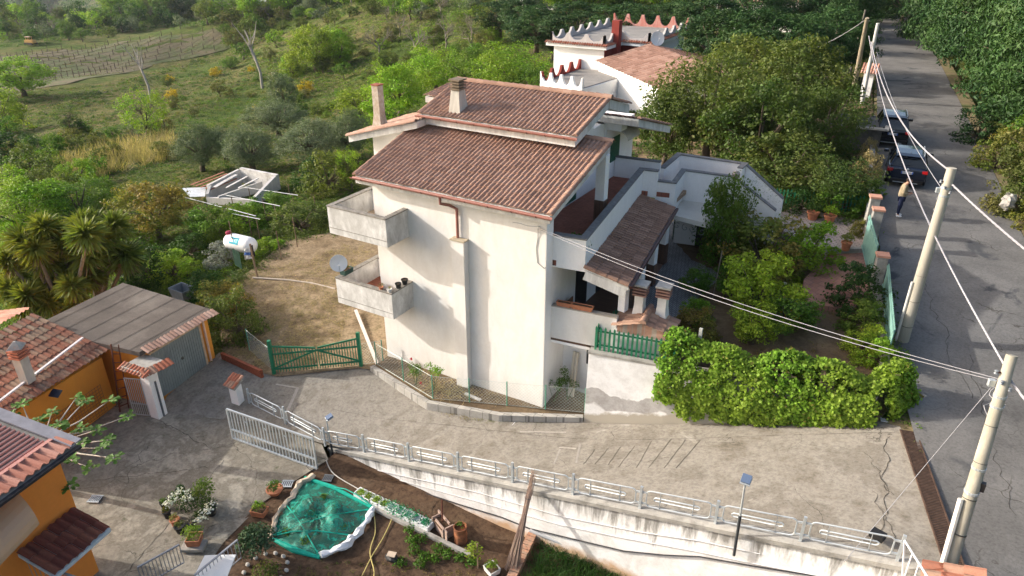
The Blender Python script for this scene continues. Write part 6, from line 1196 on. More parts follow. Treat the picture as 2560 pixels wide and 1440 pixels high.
pot('black_pot', 'black plastic pot on the lower balcony parapet, nearest the wall', (-5.72, -.35, 3.69), .13, .2, 'black', None); pot('black_pot', 'black plastic pot on the lower balcony parapet, farther from the wall', (-5.72, -.72, 3.69), .12, .19, 'black', None); pot('small_white_pot', 'small white pot with a reddish plant on the lower balcony corner', (-5.8, -1.13, 3.69), .1, .12, 'white', ('rust', .08, 60, .03))
pot('twig_pot', 'pot with dry twigs at the front of the lower balcony', (-6.2, -1.13, 3.69), .09, .1, 'terra', ('straw', .14, 50, .04)); pot('terrace_plant', 'leafy green plant on the red terrace floor at its front corner', (.62, 1.05, 5.71), .22, .3, 'terra', ('mid', .5, 320, .11))
for i, (u, v, r, lb, mt) in enumerate([(2030, 548, .27, 'terracotta pot half hidden by the planting left of the garden path', 'dark'), (2072, 556, .27, 'terracotta pot with grass-like leaves on the garden path', 'bright'), (2113, 625, .21, 'terracotta pot on the edge of the path step', 'dusk')]): pot('terracotta_pot', lb, px(u, v, 3.74), r, .36, 'terra', (mt, r * 1.5, 220, .09))
cz = -1.33
isl = [(420, 1285, .13, 'black', 'rust'), (440, 1305, .15, 'terra', 'rust'), (452, 1322, .16, 'black', 'dusk'), (480, 1312, .16, 'black', 'grey'), (412, 1262, .12, 'black', 'mid'), (530, 1278, .17, 'black', 'dark'), (455, 1228, .14, 'black', 'dark')]
for i, (u, v, r, m_, pm) in enumerate(isl): pot('flower_pot', 'potted plant in the cluster round the white flowers, ' + ['at its left side', 'terracotta and at its front left', 'largest black pot at the front', 'with bare soil at the front right', 'leftmost of all', 'at its right side', 'black and at the back'][i], px(u, v + 8, cz), r, .26, m_, (pm, r * 1.1, 110, .05))
fc = px(478, 1270, cz); fw = thing('white_flower_bush', 'mound of white daisies in the middle of the courtyard', 'flowers', fc)
for q, (u, v, r) in enumerate([(445, 1245, .42), (495, 1240, .4), (470, 1262, .4), (515, 1262, .36), (500, 1290, .3)]): puff(fw, px(u, v, cz + .25), r, 'dark', 420, .06, seed=q + 3, sq=.6)
for q, (u, v, r) in enumerate([(430, 1248, .34), (452, 1232, .3), (470, 1245, .28), (512, 1285, .3), (525, 1265, .26), (497, 1300, .2), (420, 1262, .22)]): puff(fw, px(u, v, cz + .42), r, 'white', 46, .07, 'flower_heads', seed=q + 30, asp=.9, sq=.5)['kind'] = 'stuff'
sb = thing('rose_bush', 'upright leafy green bush among the white daisies', 'shrub', px(510, 1262, cz)); puff(sb, px(510, 1225, cz + .55), .42, 'mid', 520, .08, seed=8, sq=1.3)
pot('box_planter', 'square terracotta planter with a dense green bush on a stone slab', px(488, 1356, cz + .1), 0, .24, 'terra', ('bright', .36, 520, .05), box=(.42, .42), rz=.6); tag(MB().rbox(px(485, 1365, cz + .05), (.7, .42, .1), .55).build('stone_slab', CONC), 'grey stone slab under the square terracotta planter', 'slab')
pot('box_planter', 'terracotta trough with leafy plant left of the green net', px(650, 1285, cz), 0, .22, 'terra', ('bright', .25, 260, .06), box=(.5, .36), rz=.3); pot('low_bowl', 'low terracotta bowl with a green plant near the top of the green net', px(688, 1232, cz), .27, .18, 'terra', ('mid', .28, 280, .06))
cb_ = thing('camellia_bush', 'glossy dark green camellia left of the green net', 'shrub', px(628, 1400, cz)); puff(cb_, px(640, 1352, -.75), .62, leafm('camellia_leaf', (.05, .10, .04), .5, .15, hue=(.12, .16, .1)), 1500, .1, sq=.95, seed=5, asp=.6); MB().tube([px(628, 1400, cz), px(635, 1365, -.9)], .04, 6).build('trunk', BARK, cb_)
rb_ = thing('round_flower_bed', 'round bed edged with pale stones at the bottom of the courtyard', 'flower bed', px(665, 1425, -1.4)); puff(rb_, px(665, 1430, -1.3), .5, 'rust', 420, .07, seed=15, sq=.4); 
for k in range(13): a = k * R(27.7); MB().ball(rb_.location + Vector((.62 * math.cos(a), .62 * math.sin(a), .03)), .085, 6, 4, (1, .8, .7)).build('edging_stone', mat('pale_edging_stone', (.5, .46, .4), .2, 6), rb_)
# ---------------------------------------------------------------- netting bed
NZ = -1.4
nb_ = [px(*q) for q in ((762, 1196, NZ), (835, 1222, NZ), (938, 1276, NZ), (872, 1342, NZ), (800, 1396, NZ), (735, 1376, NZ), (676, 1346, NZ), (712, 1262, NZ))]
nm, t_, b_ = nt('green_netting'); v_ = mapping(t_); b_.inputs['Base Color'].default_value = (.0, .27, .19, 1); b_.inputs['Roughness'].default_value = .6
tn = ramp(t_, noise(t_, v_, 2.6, 5, .6, 1.5), [(.46, (.36, .36, .36)), (.6, (.85, .85, .85))]); t_.links.new(tn, b_.inputs['Alpha'])
nt_ = thing('green_garden_net', 'bright green netting draped over a vegetable bed in front of the lower wall', 'net', (sum(p.x for p in nb_) / len(nb_), sum(p.y for p in nb_) / len(nb_), NZ))
cx, cy = nt_.location.x, nt_.location.y; rings_ = []; VS_ = []; FS_ = []; M_ = 44; RN = 14
dense = []
for k in range(M_):
    f_ = k / M_ * len(nb_); i = int(f_); a, b2 = nb_[i % len(nb_)], nb_[(i + 1) % len(nb_)]; dense.append(a.lerp(b2, f_ - i))
pk = [(.25, .3, .28), (-.3, .1, .3), (.1, -.35, .25), (-.35, -.3, .22), (.5, 0, .2)]
for r_ in range(RN + 1):
    q = 1 - r_ / RN
    for k in range(M_):
        x = cx + (dense[k].x - cx) * q; y = cy + (dense[k].y - cy) * q; z = NZ + .03 + .14 * (1 - q ** 3)
        for a, b2, h in pk: z += h * math.exp(-((x - cx - a * 1.6) ** 2 + (y - cy - b2 * 1.6) ** 2) / .12)
        z += random.uniform(-.022, .022) + .03 * math.sin(k * 2.1 + r_ * .7); VS_.append((x, y, z))
FS_ = [(r_ * M_ + k, r_ * M_ + (k + 1) % M_, (r_ + 1) * M_ + (k + 1) % M_, (r_ + 1) * M_ + k) for r_ in range(RN) for k in range(M_)]
mb = MB(); mb.add(VS_, FS_); mb.build('netting', nm, nt_, smooth=True)
NETD = mat('dense_green_net', (.0, .33, .24), .2, 8, .6)
mb = MB(); mb.tube([p + Vector((0, 0, .03)) for p in nb_[4:7]], [.05, .1, .05], 7); mb.build('bunched_hem', NETD, nt_, smooth=True)
MB().tube([nb_[0] + Vector((0, 0, .05)), nb_[1] + Vector((0, 0, .06)), nb_[2] + Vector((0, 0, .04))], [.05, .08, .04], 7).build('bunched_hem', NETD, nt_, smooth=True)
for k, (i, j) in enumerate(((6, 2), (1, 2), (7, 4), (6, 3))): MB().tube([nb_[i] + Vector((0, 0, .08)), nb_[i].lerp(nb_[j], .3) + Vector((0, 0, .27)), nb_[i].lerp(nb_[j], .6) + Vector((0, 0, .28)), nb_[j] + Vector((0, 0, .08))], [.025, .018, .018, .025], 5).build('net_fold', NETD, nt_, smooth=True)
def sheetroll(name, label, pts, r, m):
    t_ = thing(name, label, 'plastic sheet', pts[0]); P_ = []
    for a, b2 in zip(pts[:-1], pts[1:]): P_ += [Vector(a).lerp(Vector(b2), f_) for f_ in (0, .25, .5, .75)]
    P_.append(Vector(pts[-1])); n_ = len(P_); rr = [r * random.uniform(.65, 1.35) for _ in P_]; P_ = [p + Vector((random.uniform(-.04, .04), random.uniform(-.04, .04), random.uniform(0, .05))) for p in P_]; mb = MB(); mb.tube(P_, rr, 9); b0 = 0
    for i in range(len(mb.v)): x, y, z = mb.v[i]; mb.v[i] = (x + random.uniform(-.03, .03), y + random.uniform(-.03, .03), z + random.uniform(-.03, .03))
    mb.build('crumpled_roll', m, t_); return t_
sheetroll('beige_sheet', 'rolled beige fleece along the left edge of the green net', [px(783, 1193, NZ + .06), px(750, 1208, NZ + .08), px(728, 1245, NZ + .08), px(700, 1275, NZ + .08), px(683, 1318, NZ + .08), px(675, 1345, NZ + .06)], .085, mat('beige_fleece', (.62, .50, .37), .12, 6))
sheetroll('white_sheet', 'crumpled white plastic sheet along the right edge of the green net', [px(935, 1268, NZ + .08), px(920, 1300, NZ + .08), px(888, 1340, NZ + .08), px(850, 1372, NZ + .08), px(800, 1392, NZ + .06)], .10, mat('white_plastic_sheet', (.74, .75, .77), .08, 6, .4))
for i, (u, v) in enumerate([(740, 1278), (810, 1245), (775, 1285), (830, 1270), (790, 1330), (720, 1330), (855, 1320), (765, 1350)]): 
    tt_ = thing('seedling', 'young leafy vegetable under the green net', 'vegetable', px(u, v, NZ), 'vegetables under the net'); puff(tt_, px(u, v, NZ + .12), .2, 'mid', 70, .09, seed=i)
for i, (u, v) in enumerate([(1025, 1322), (1055, 1345), (1035, 1375), (1060, 1390), (1095, 1370), (1000, 1405), (1085, 1395), (1030, 1350), (1150, 1395), (1180, 1405), (1050, 1410), (1120, 1385)]):
    tt_ = thing('vegetable_plant', 'low green vegetable plant in the dug soil', 'vegetable', px(u, v, -1.45), 'vegetables in the dug soil'); puff(tt_, px(u, v, -1.38), .24, 'mid', 130, .08, seed=i + 50, sq=.5)
# row of white boxes with fine net
STY = mat('white_polystyrene', (.72, .73, .72), .06, 8); r0, r1 = px(905, 1243, NZ), px(1065, 1318, NZ)
for i in range(9):
    c = r0.lerp(r1, i / 8.0); b2 = thing('polystyrene_box', 'white polystyrene planting box in the row along the wall, number %s from the gate' % ['one', 'two', 'three', 'four', 'five', 'six', 'seven', 'eight', 'nine'][i], 'planting box', c); M2 = math.atan2((r1 - r0).y, (r1 - r0).x); mb = MB()
    for (dx, dy, sx, sy) in ((0, .16, .4, .035), (0, -.16, .4, .035), (.19, 0, .035, .29), (-.19, 0, .035, .29)): mb.rbox(c + Vector((dx * math.cos(M2) - dy * math.sin(M2), dx * math.sin(M2) + dy * math.cos(M2), .11)), (sx, sy, .22), M2)
    mb.rbox(c + Vector((0, 0, .08)), (.36, .3, .13), M2); mb.build('box', STY, b2); puff(b2, c + Vector((0, 0, .2)), .2 if i in (0, 1, 2, 3, 8) else .32, 'bright' if i < 4 else leafm('netted_green', (.02, .25, .12), .4, .3), 150, .06, seed=i + 70, sq=.55 if i < 4 else .9)
tag(MB().bar(px(935, 1270, NZ + .05), px(1175, 1388, -1.42), .14, .12).build('kerb_beam', CONC), 'long concrete kerb between the boxes and the dug soil', 'kerb')
c = px(1108, 1328, -1.44); wb = thing('wooden_planter', 'weathered wooden box planter next to the rusty barrel', 'planter', c); mb = MB()
for (dx, dy, sx, sy) in ((0, .2, .7, .04), (0, -.2, .7, .04), (.33, 0, .04, .4), (-.33, 0, .04, .4)): mb.rbox(c + Vector((dx * .9 - dy * .4, dx * -.4 * -1 * -1 + dy * .9, .22)), (sx, sy, .44), -.42)
mb.build('boards', mat('pinkish_weathered_wood', (.36, .26, .21), .25, 5, stretch=(.5, .5, 4)), wb); MB().rbox(c + Vector((0, 0, .33)), (.62, .36, .03), -.42).build('soil', SOIL, wb); MB().bar(c + Vector((-.05, .05, .3)), c + Vector((-.02, .05, 1.25)), .04, .04).build('stake', RUST, wb)
c = px(1152, 1352, -1.44); bb_ = thing('rusty_barrel', 'rusty metal barrel planted with a small shrub by the wall', 'barrel', c); MB().lathe(c, [(.2, 0), (.21, .02), (.2, .1), (.215, .3), (.2, .32), (.2, .58), (.215, .6), (.19, .6), (.18, .45), (.01, .46)], 20).build('drum', mat('orange_rust', (.28, .11, .05), .35, 6, c2=(.12, .06, .04)), bb_, smooth=True); puff(bb_, c + Vector((0, 0, .66)), .16, 'mid', 70, .06, seed=91)
# bundle of canes leaning on the wall
cb2 = thing('cane_bundle', 'tall bundle of dry canes leaning on the wall and railing', 'cane bundle', px(1275, 1420, -1.4)); CANE = mat('dry_cane', (.27, .19, .15), .3, 9, c2=(.4, .3, .22), stretch=(1, 1, .1)); g = random.Random(4); a0 = px(1278, 1425, -1.42); a1 = pl(1330, 1200, 1, -4.55); 
for k in range(60):
    r1_, r2_ = g.uniform(0, .22) ** 1, g.uniform(0, .09); t1, t2 = g.uniform(0, 6.28), g.uniform(0, 6.28); p = a0 + Vector((math.cos(t1) * r1_ * 1.1, math.sin(t1) * r1_ * .8, g.uniform(0, .08))); q = a0.lerp(a1, .8) + Vector((math.cos(t2) * r2_, math.sin(t2) * r2_ * .5, 0)); e = q + (q - p) * g.uniform(.1, .42); MB().tube([p, q, e], [.012, .011, .005], 4).build('cane', CANE, cb2)
MB().tube([a0.lerp(a1, .8) + Vector((math.cos(k) * .1, math.sin(k) * .07, 0)) for k in range(7)], .008, 4).build('tie', DARK, cb2)
# pipes, cables and hoses on the wall
yw = -4.485
def wallline(label, name, pts, r, m, cat='cable', off=0): 
    P_ = [pl(u, v, 1, yw - r - .005 - off) for u, v in pts]; tag(MB().tube(P_, r, 6).build(name, m, smooth=True), label, cat)
WC = mat('white_conduit', (.66, .66, .66), .05, 3, .5); BC = mat('black_cable', (.03, .03, .035), rough=.5)
wallline('upper thin white conduit along the lower wall', 'white_conduit', [(845, 1155), (1000, 1188), (1190, 1230), (1400, 1290), (1600, 1330), (1750, 1352), (1900, 1385)], .012, WC); wallline('second thin white conduit below the upper one on the lower wall', 'white_conduit', [(840, 1165), (940, 1185), (1180, 1250), (1400, 1312), (1560, 1345), (1750, 1380), (1900, 1412), (2050, 1440)], .011, WC)
wallline('thick black cable sagging along the lower wall', 'black_cable', [(835, 1168), (930, 1195), (1060, 1232), (1150, 1262), (1250, 1292), (1325, 1322), (1450, 1352), (1560, 1378), (1660, 1388), (1750, 1392), (1900, 1418), (2100, 1450)], .02, BC)
gp2 = [px(1325, 1326, -1.0), px(1440, 1372, -1.15), px(1600, 1440, -1.35), px(1700, 1485, -1.42)]; tag(MB().tube(gp2, .055, 8).build('grey_drain_pipe', mat('grey_pvc', (.45, .46, .47), .08, 2, .5), smooth=True), 'grey plastic drain pipe running down beside the lower wall', 'pipe')
hs = [px(935, 1285, NZ), px(938, 1330, -1.4), px(925, 1380, -1.4), px(935, 1440, -1.4), px(900, 1480, -1.4)]; hs2 = [px(955, 1275, -1.3), px(982, 1285, -1.38), px(960, 1340, -1.4), px(930, 1390, -1.4), px(905, 1440, -1.4)]
def smoothp(P_, n=6):
    out = []
    for i in range(len(P_) - 1):
        p0, p1, p2, p3 = P_[max(0, i - 1)], P_[i], P_[i + 1], P_[min(len(P_) - 1, i + 2)]
        for k in range(n): t = k / n; out.append(.5 * ((2 * p1) + (p2 - p0) * t + (2 * p0 - 5 * p1 + 4 * p2 - p3) * t * t + (3 * p1 - p0 - 3 * p2 + p3) * t ** 3))
    return out + [P_[-1]]
YH = mat('yellow_hose', (.55, .45, .16), .1, 3, .5); ht = thing('garden_hose', 'yellow garden hose looping over the dug soil', 'hose', hs[0]); MB().tube(smoothp(hs), .016, 6).build('hose', YH, ht, smooth=True); MB().tube(smoothp(hs2), .016, 6).build('hose', YH, ht, smooth=True)
tag(MB().tube(smoothp([px(815, 1150, -1.1), px(835, 1185, -1.3), px(900, 1225, -1.36), px(960, 1262, -1.36)]), .018, 6).build('water_pipe', mat('pale_pipe', (.5, .47, .42)), smooth=True), 'pale water pipe from the gate corner towards the boxes', 'pipe')
tag(MB().tube(smoothp([px(792 + 34 * math.cos(a) * .8, 1160 + 18 * math.sin(a), -1.25) for a in [k * .8 for k in range(14)]], 2), .009, 5).build('coiled_cable', BC, smooth=True), 'coil of black cable hanging at the gate end of the wall', 'cable')
bw = [px(1335, 1335, -1.35), px(1270, 1470, -1.45)]; bt = thing('brick_edging', 'row of old bricks beside the cane bundle', 'brick edging', bw[0]); OB = mat('old_orange_brick', (.42, .22, .14), .3, 10, c2=(.3, .24, .18))
for k in range(12): MB().rbox(bw[0].lerp(bw[1], k / 12) + Vector((0, 0, .08)), (.28, .16, .2), math.atan2((bw[1] - bw[0]).y, (bw[1] - bw[0]).x) + R(90) + random.uniform(-.06, .06)).build('brick', OB, bt)
q = [tuple(px(u, v, -1.45)) for u, v in region([(1345, 1360), (1500, 1410), (1640, 1440), (1640, 1480), (1300, 1480)], 420, np.random.default_rng(3))]; blades('garlic_leaves', np.array(q), .34, .02, 'dark', 61, .35, 5, spreadr=.5)
q = [tuple(px(u, v, -1.45)) for u, v in region([(660, 1400), (900, 1400), (1260, 1440), (1260, 1480), (660, 1480)], 90, np.random.default_rng(6))]; tufts('soil_weeds', np.array(q), .12, 16, .05, 'rust', 62)
c = px(980, 1398, -1.42); bg2 = thing('black_bag', 'crumpled black bag weighted with a tile on the dug soil', 'bag', c); mb = MB(); mb.ball(c + Vector((0, 0, .07)), .2, 10, 6, (1.2, .8, .5)); mb.v = [(x + random.uniform(-.02, .02), y + random.uniform(-.02, .02), z) for x, y, z in mb.v]; mb.build('bag', POTM['black'], bg2); MB().rbox(c + Vector((0, 0, .2)), (.26, .2, .03), .3).build('tile', mat('beige_tile', (.5, .4, .3)), bg2)
c = px(1195, 1420, -1.45); bp = thing('bean_plant', 'climbing bean plant on a stake near the cane bundle', 'vegetable', c); MB().bar(c, c + Vector((0, 0, 1.0)), .04, .04).build('stake', TIMB, bp); puff(bp, c + Vector((-.15, 0, .55)), .3, 'yellow', 260, .08, sq=1.7, seed=3)
c = px(1230, 1430, -1.45); pot('netted_box', 'white box covered by green net below the cane bundle', c, 0, .2, 'white', ('bright', .22, 180, .06), box=(.42, .36), rz=-.4)
# ---------------------------------------------------------------- lamps
def solarlamp(label, foot, top, aim):
    t_ = thing('solar_lamp', label, 'street lamp', foot); foot, top = Vector(foot), Vector(top); md = foot.lerp(top, .55); MB().tube([foot, md], .038, 8).build('lower_pole', mat('dark_pole_paint', (.04, .045, .05), rough=.5), t_, smooth=True); MB().tube([md, top], .026, 8).build('upper_pole', GALV, t_, smooth=True)
    hd = top + Vector(aim) * .16; MB().rbox(hd + Vector((0, 0, .03)), (.24, .22, .03), math.atan2(aim[1], aim[0]), .0, -.35).build('solar_panel', mat('solar_cell_blue', (.10, .14, .22), .1, 30, .2), t_); MB().rbox(hd - Vector((0, 0, .02)), (.26, .24, .03), math.atan2(aim[1], aim[0]), 0, -.35).build('lamp_head', GALV, t_)
f1 = pl(838, 1170, 1, -4.6); solarlamp('small solar street lamp on a dark pole near the sliding gate', f1, f1 + Vector((-.1, 0, 2.2)), (.3, .6, 0)); f2 = pl(1835, 1388, 1, -4.62); solarlamp('small solar street lamp on a dark pole at the right part of the railing', f2, f2 + Vector((-.05, -.05, 2.45)), (0, .4, 0))
lp = thing('garden_lamp', 'black garden lamp post with a round glass globe beside the stairs', 'street lamp', (3.25, 10.6, 2.8)); MB().tube([(3.25, 10.6, 2.8), (3.25, 10.6, 6.15)], .045, 8).build('pole', mat('black_lamp_paint', (.015, .02, .025), rough=.4), lp, smooth=True); MB().lathe((3.25, 10.6, 6.15), [(.09, 0), (.11, .05), (.05, .07)], 12).build('globe_holder', mat('black_lamp_paint', (.015, .02, .025)), lp); MB().ball((3.25, 10.6, 6.36), .17, 16, 10).build('globe', mat('smoky_globe', (.33, .28, .24), .08, 3, .15, spec=.6), lp, smooth=True)
# dish on the balcony
dt = thing('satellite_dish', 'white satellite dish on the corner of the lower balcony', 'satellite dish', (-8.3, -.5, 3.7)); dish(dt, pl(846, 657, 0, -8.3), .33, (1.0, -.9, .28), WP, Vector((-8.28, -.6, 3.7)))
# ---------------------------------------------------------------- yard: gas tank, shed, clothes line, stakes
c = px(607, 640, -.5); gtk = thing('gas_tank', 'white horizontal gas tank with a turquoise sign at the edge of the yard', 'gas tank', c); ax_ = (px(650, 618, .3) - px(570, 600, .3)); ax_.z = 0; ax_.normalize(); q4_ = ax_.to_track_quat('Z', 'Y').to_matrix().to_4x4(); cc = c + Vector((0, 0, .75))
pr = [(.02, -1.0), (.2, -.97), (.36, -.88), (.44, -.74), (.46, -.6), (.46, .6), (.44, .74), (.36, .88), (.2, .97), (.02, 1.0)]; MB().lathe(cc, pr, 24, q4_).build('vessel', mat('white_tank_paint', (.80, .80, .80), .05, 2, .4), gtk, smooth=True)
fr2 = Vector((ax_.y, -ax_.x, 0)); 
if fr2.y > 0: fr2 = -fr2
for d in (-.5, .5): MB().rbox(c + ax_ * d + Vector((0, 0, .15)), (.14, .6, .35), math.atan2(ax_.y, ax_.x)).build('saddle', CONC, gtk)
TQ = mat('turquoise_sign', (.03, .42, .55)); sg_ = MB(); NS = 6
def onv(t_, a, r=.468): return tuple(cc + ax_ * t_ + fr2 * math.cos(a) * r + Vector((0, 0, math.sin(a) * r)))
def arcpatch(t0, t1, a0, a1, m, name, r=.468, par=None):
    mb = MB(); vs = [onv(t, a0 + (a1 - a0) * k / NS, r) for k in range(NS + 1) for t in (t0, t1)]; mb.add(vs, [(2 * k, 2 * k + 1, 2 * k + 3, 2 * k + 2) for k in range(NS)]); return mb.build(name, m, par)
ap = arcpatch(-.35, .25, R(15), R(62), TQ, 'sign', .468, gtk); arcpatch(-.3, -.1, R(26), R(52), STY, 'sign_letter', .472, ap) ; arcpatch(-.02, .02, R(26), R(52), STY, 'sign_letter', .472, ap); arcpatch(.06, .2, R(24), R(54), mat('light_turquoise', (.3, .68, .75)), 'sign_letter', .472, ap)
MB().lathe(cc + ax_ * -.75 + Vector((0, 0, .42)), [(.16, 0), (.17, .1), (.1, .16), (.02, .17)], 12).build('valve_cover', mat('dark_red_cap', (.3, .03, .06)), gtk)
picket('tank_paling_fence', 'short dark green paling fence in front of the gas tank', [px(590, 662, -.45), px(606, 672, -.45)], 1.0, .12, pgm)
wp1 = px(643, 690, -.4); wpt = thing('clothes_post', 'rough wooden post carrying the washing line by the gas tank', 'post', wp1); MB().tube([wp1, wp1 + Vector((-.12, 0, 1.75))], .05, 7).build('post', TIMB, wpt)
wl0 = wp1 + Vector((-.1, .02, 1.6)); wt = thing('hanging_clothes', 'blue and white towel and black cloth hanging by the gas tank', 'clothes', wl0); 
def cloth(p, w_, h_, m, nm='cloth'):
    mb = MB(); vs = [(p.x + _r.x * (i / 5 - .5) * w_, p.y + _r.y * (i / 5 - .5) * w_ + .03 * math.sin(i * 2 + j), p.z - h_ * j / 5) for j in range(6) for i in range(6)]; n0 = len(vs); vs += [(x + .012 * _f.x, y + .012 * _f.y, z) for x, y, z in vs]; mb.add(vs, [(j * 6 + i, j * 6 + i + 1, (j + 1) * 6 + i + 1, (j + 1) * 6 + i) for j in range(5) for i in range(5)] + [(n0 + j * 6 + i, n0 + (j + 1) * 6 + i, n0 + (j + 1) * 6 + i + 1, n0 + j * 6 + i + 1) for j in range(5) for i in range(5)]); mb.build(nm, m, wt)
cloth(wl0 + Vector((-.3, 0, -.15)), .38, .22, mat('white_cloth', (.7, .68, .66)), 'towel'); cloth(wl0 + Vector((-.3, -.02, -.37)), .4, .16, mat('blue_cloth', (.10, .20, .50)), 'towel_band'); cloth(wl0 + Vector((-.28, 0, -.53)), .3, .2, mat('white_cloth', (.7, .68, .66)), 'towel'); cloth(wl0 + Vector((.02, 0, .08)), .2, .62, mat('black_cloth', (.02, .02, .025)), 'black_garment')
for i, (u, v, h_, lb) in enumerate([(590, 640, 2.0, 'stake just left of the washing line post'), (745, 625, 1.9, 'stake in the middle of the yard edge'), (704, 652, 1.7, 'stake beside the strap-leaved clump'), (795, 560, 1.8, 'thin stake near the balcony'), (668, 560, 1.7, 'stake under the pergola wires'), (730, 520, 1.6, 'stake at the right end of the pergola')]):
    p = px(u, v, -.4 if v > 600 else -.8); tag(MB().tube([p, p + Vector((-.06, 0, h_))], .028, 6).build('wooden_stake', TIMB), 'weathered wooden ' + lb, 'stake')
for i, (a, b2, lb) in enumerate([((608, 468), (745, 488), 'upper white pergola pole right of the roofless shed'), ((565, 488), (700, 515), 'middle white pergola pole'), ((450, 490), (640, 540), 'long lower white pergola pole'), ((560, 530), (650, 548), 'short lowest white pergola pole')]):
    p, q = px(*a, .6), px(*b2, .6); t_ = thing('pergola_pole', lb, 'pergola', p); MB().tube([p, q], .022, 6).build('pole', WC, t_)
    for f_ in (.1, .9): c = p.lerp(q, f_); MB().tube([c, c - Vector((0, 0, 2.0))], .03, 6).build('support', TIMB, t_)
# roofless shed
sh = thing('roofless_shed', 'ruined roofless shed of grey blocks and white slabs in the vegetable plot', 'shed', px(600, 480, -1.3)); SW = stained('grey_shed_render', (.55, .54, .52), (.3, .29, .27), amt=.7)
def S(u, v, z): return px(u, v, z)
def wquad(a, b_, zt, zb, th=.16, m=SW, nm='wall'):
    mb = MB(); d = (b_ - a); d.z = 0; d.normalize(); n_ = Vector((-d.y, d.x, 0)) * th; vs = [(a.x, a.y, zb), (b_.x, b_.y, zb), (b_.x + n_.x, b_.y + n_.y, zb), (a.x + n_.x, a.y + n_.y, zb), (a.x, a.y, zt[0]), (b_.x, b_.y, zt[1]), (b_.x + n_.x, b_.y + n_.y, zt[1]), (a.x + n_.x, a.y + n_.y, zt[0])]
    mb.add(vs, [(0, 3, 2, 1), (4, 5, 6, 7), (0, 1, 5, 4), (1, 2, 6, 5), (2, 3, 7, 6), (3, 0, 4, 7)]); return mb.build(nm, m, sh)
zb_ = -2.1; A_, B_, C2, D2 = S(598, 420, .1), S(690, 438, .1), S(640, 492, -.35), S(512, 478, -.5); A2 = S(520, 462, -.35); C3 = S(560, 508, -.9)
WSL = mat('white_shed_slab', (.56, .55, .53), .2, 3, c2=(.3, .28, .25)); wquad(A_, B_, (.1, .1), -1.0, .25, WSL); wquad(C2, B_, (-.35, .05), zb_, .22); wquad(A2, A_, (-.4, .0), zb_, .2); wquad(D2, C2, (-.95, -.6), zb_, .18); wquad(A2, D2, (-.4, -.7), zb_, .2); wquad(S(545, 486, -.6), S(655, 450, -.3), (-.75, -.4), zb_, .14)
MB().prism([tuple(p)[:2] for p in (A2, A_, B_, C2, D2)], zb_, -1.7).build('rubble_floor', mat('rubble', (.25, .2, .17), .4, 6), sh)
for k in range(3): a, b_ = S(536 + k * 30, 468 + k * 1, -.5), S(590 + k * 28, 437 + k * 4, -.2); MB().bar(a, b_, .3 if k == 0 else .14, .05).build('white_board', WSL, sh)
for k in range(5): a, b_ = S(478 + k * 12, 462 + k * 3, -.6), S(560 + k * 8, 430 + k * 4, -.4); MB().bar(a, b_, .14, .04).build('rusty_sheet', mat('rusty_tin', (.28, .12, .08), .3, 4), sh)
mb = MB(); a0, a1, a2_ = S(455, 470, -.9), S(515, 468, -.9), S(475, 492, -.9); mb.add([tuple(a0), tuple(a1), tuple(a2_ + (a1 - a0) * .6), tuple(a2_)], [(0, 1, 2, 3)]); mb.add([(v[0], v[1], v[2] - .03) for v in mb.v[:4]], [(3, 2, 1, 0)]); mb.build('glass_frame', mat('pale_frame_sheet', (.5, .53, .55), .2, 6, .4), sh)
tag(MB().tube([px(632, 694, -.38), px(720, 700, -.33), px(780, 708, -.3), px(838, 722, -.26)], .045, 7).build('lying_pole', mat('grey_wood_pole', (.42, .36, .3), .15, 5)), 'long grey pole lying across the dry yard', 'pole')
tag(MB().bar(px(889, 775, -.1), px(944, 912, -.28), .14, .04).build('white_plank', mat('pale_pink_plank', (.6, .52, .47), .1, 3)), 'pale plank leaning beside the villa corner', 'plank')
for i, (a, b2, lb) in enumerate([((1402, 960, 0), (1408, 868, 1.35), 'left white pipe leaning in the wall niche'), ((1410, 965, 0), (1412, 862, 1.45), 'right white pipe leaning in the wall niche')]): p, q = px(*a), px(*b2); p = Vector((p.x, 1.15, .1)); q = Vector((.5 + i * .13, 1.45, 1.75)); tag(MB().tube([Vector((.55 + i * .13, 1.05, .08)), q], .06, 8).build('white_pipe', mat('ivory_pipe', (.62, .56, .46))), lb, 'pipe')
tag(MB().rbox(px(1182, 992, -.1), (.75, .12, .05), -.1).build('white_board_piece', mat('white_shed_slab', (.66, .66, .64))), 'white board lying in the flower bed by the pilaster', 'board')
# roses in the bed
for i, (u, v, h_, lb, mt) in enumerate([(1040, 965, 1.0, 'left rose bush in the bed with a red flower', 'mid'), (1085, 975, 1.15, 'taller rose bush right of the first one', 'bright'), (1385, 1005, 1.0, 'left small shrub at the villa right corner', 'mid'), (1418, 1000, 1.35, 'right shrub at the villa right corner', 'mid')]):
    p = px(u, v, -.15 if u < 1200 else .04); t_ = thing('rose_bush' if u < 1200 else 'small_shrub', lb, 'shrub', p)
    for k in range(5): d = Vector((random.uniform(-.35, .35), random.uniform(-.1, .15), h_ * random.uniform(.6, 1))); MB().tube([p, p + d * .5, p + d], [.012, .01, .006], 4).build('stem', mat('green_stem', (.1, .14, .05)), t_); puff(t_, p + d * .9, .22, mt, 90, .06, seed=i * 7 + k, sq=1.3)
    if u < 1200: puff(t_, px(1028 if i == 0 else 1052, 898 if i == 0 else 958, .55 if i == 0 else .1), .09, 'red', 26, .06, 'rose_flower', seed=4)['kind'] = 'stuff'
q = [tuple(px(u, v, -.2)) for u, v in region([(985, 925), (1100, 960), (1200, 985), (1340, 1010), (1100, 990)], 90, np.random.default_rng(8))]; blades('bed_grass', np.array(q), .22, .015, 'straw', 71, .7, 8, spreadr=1.2)
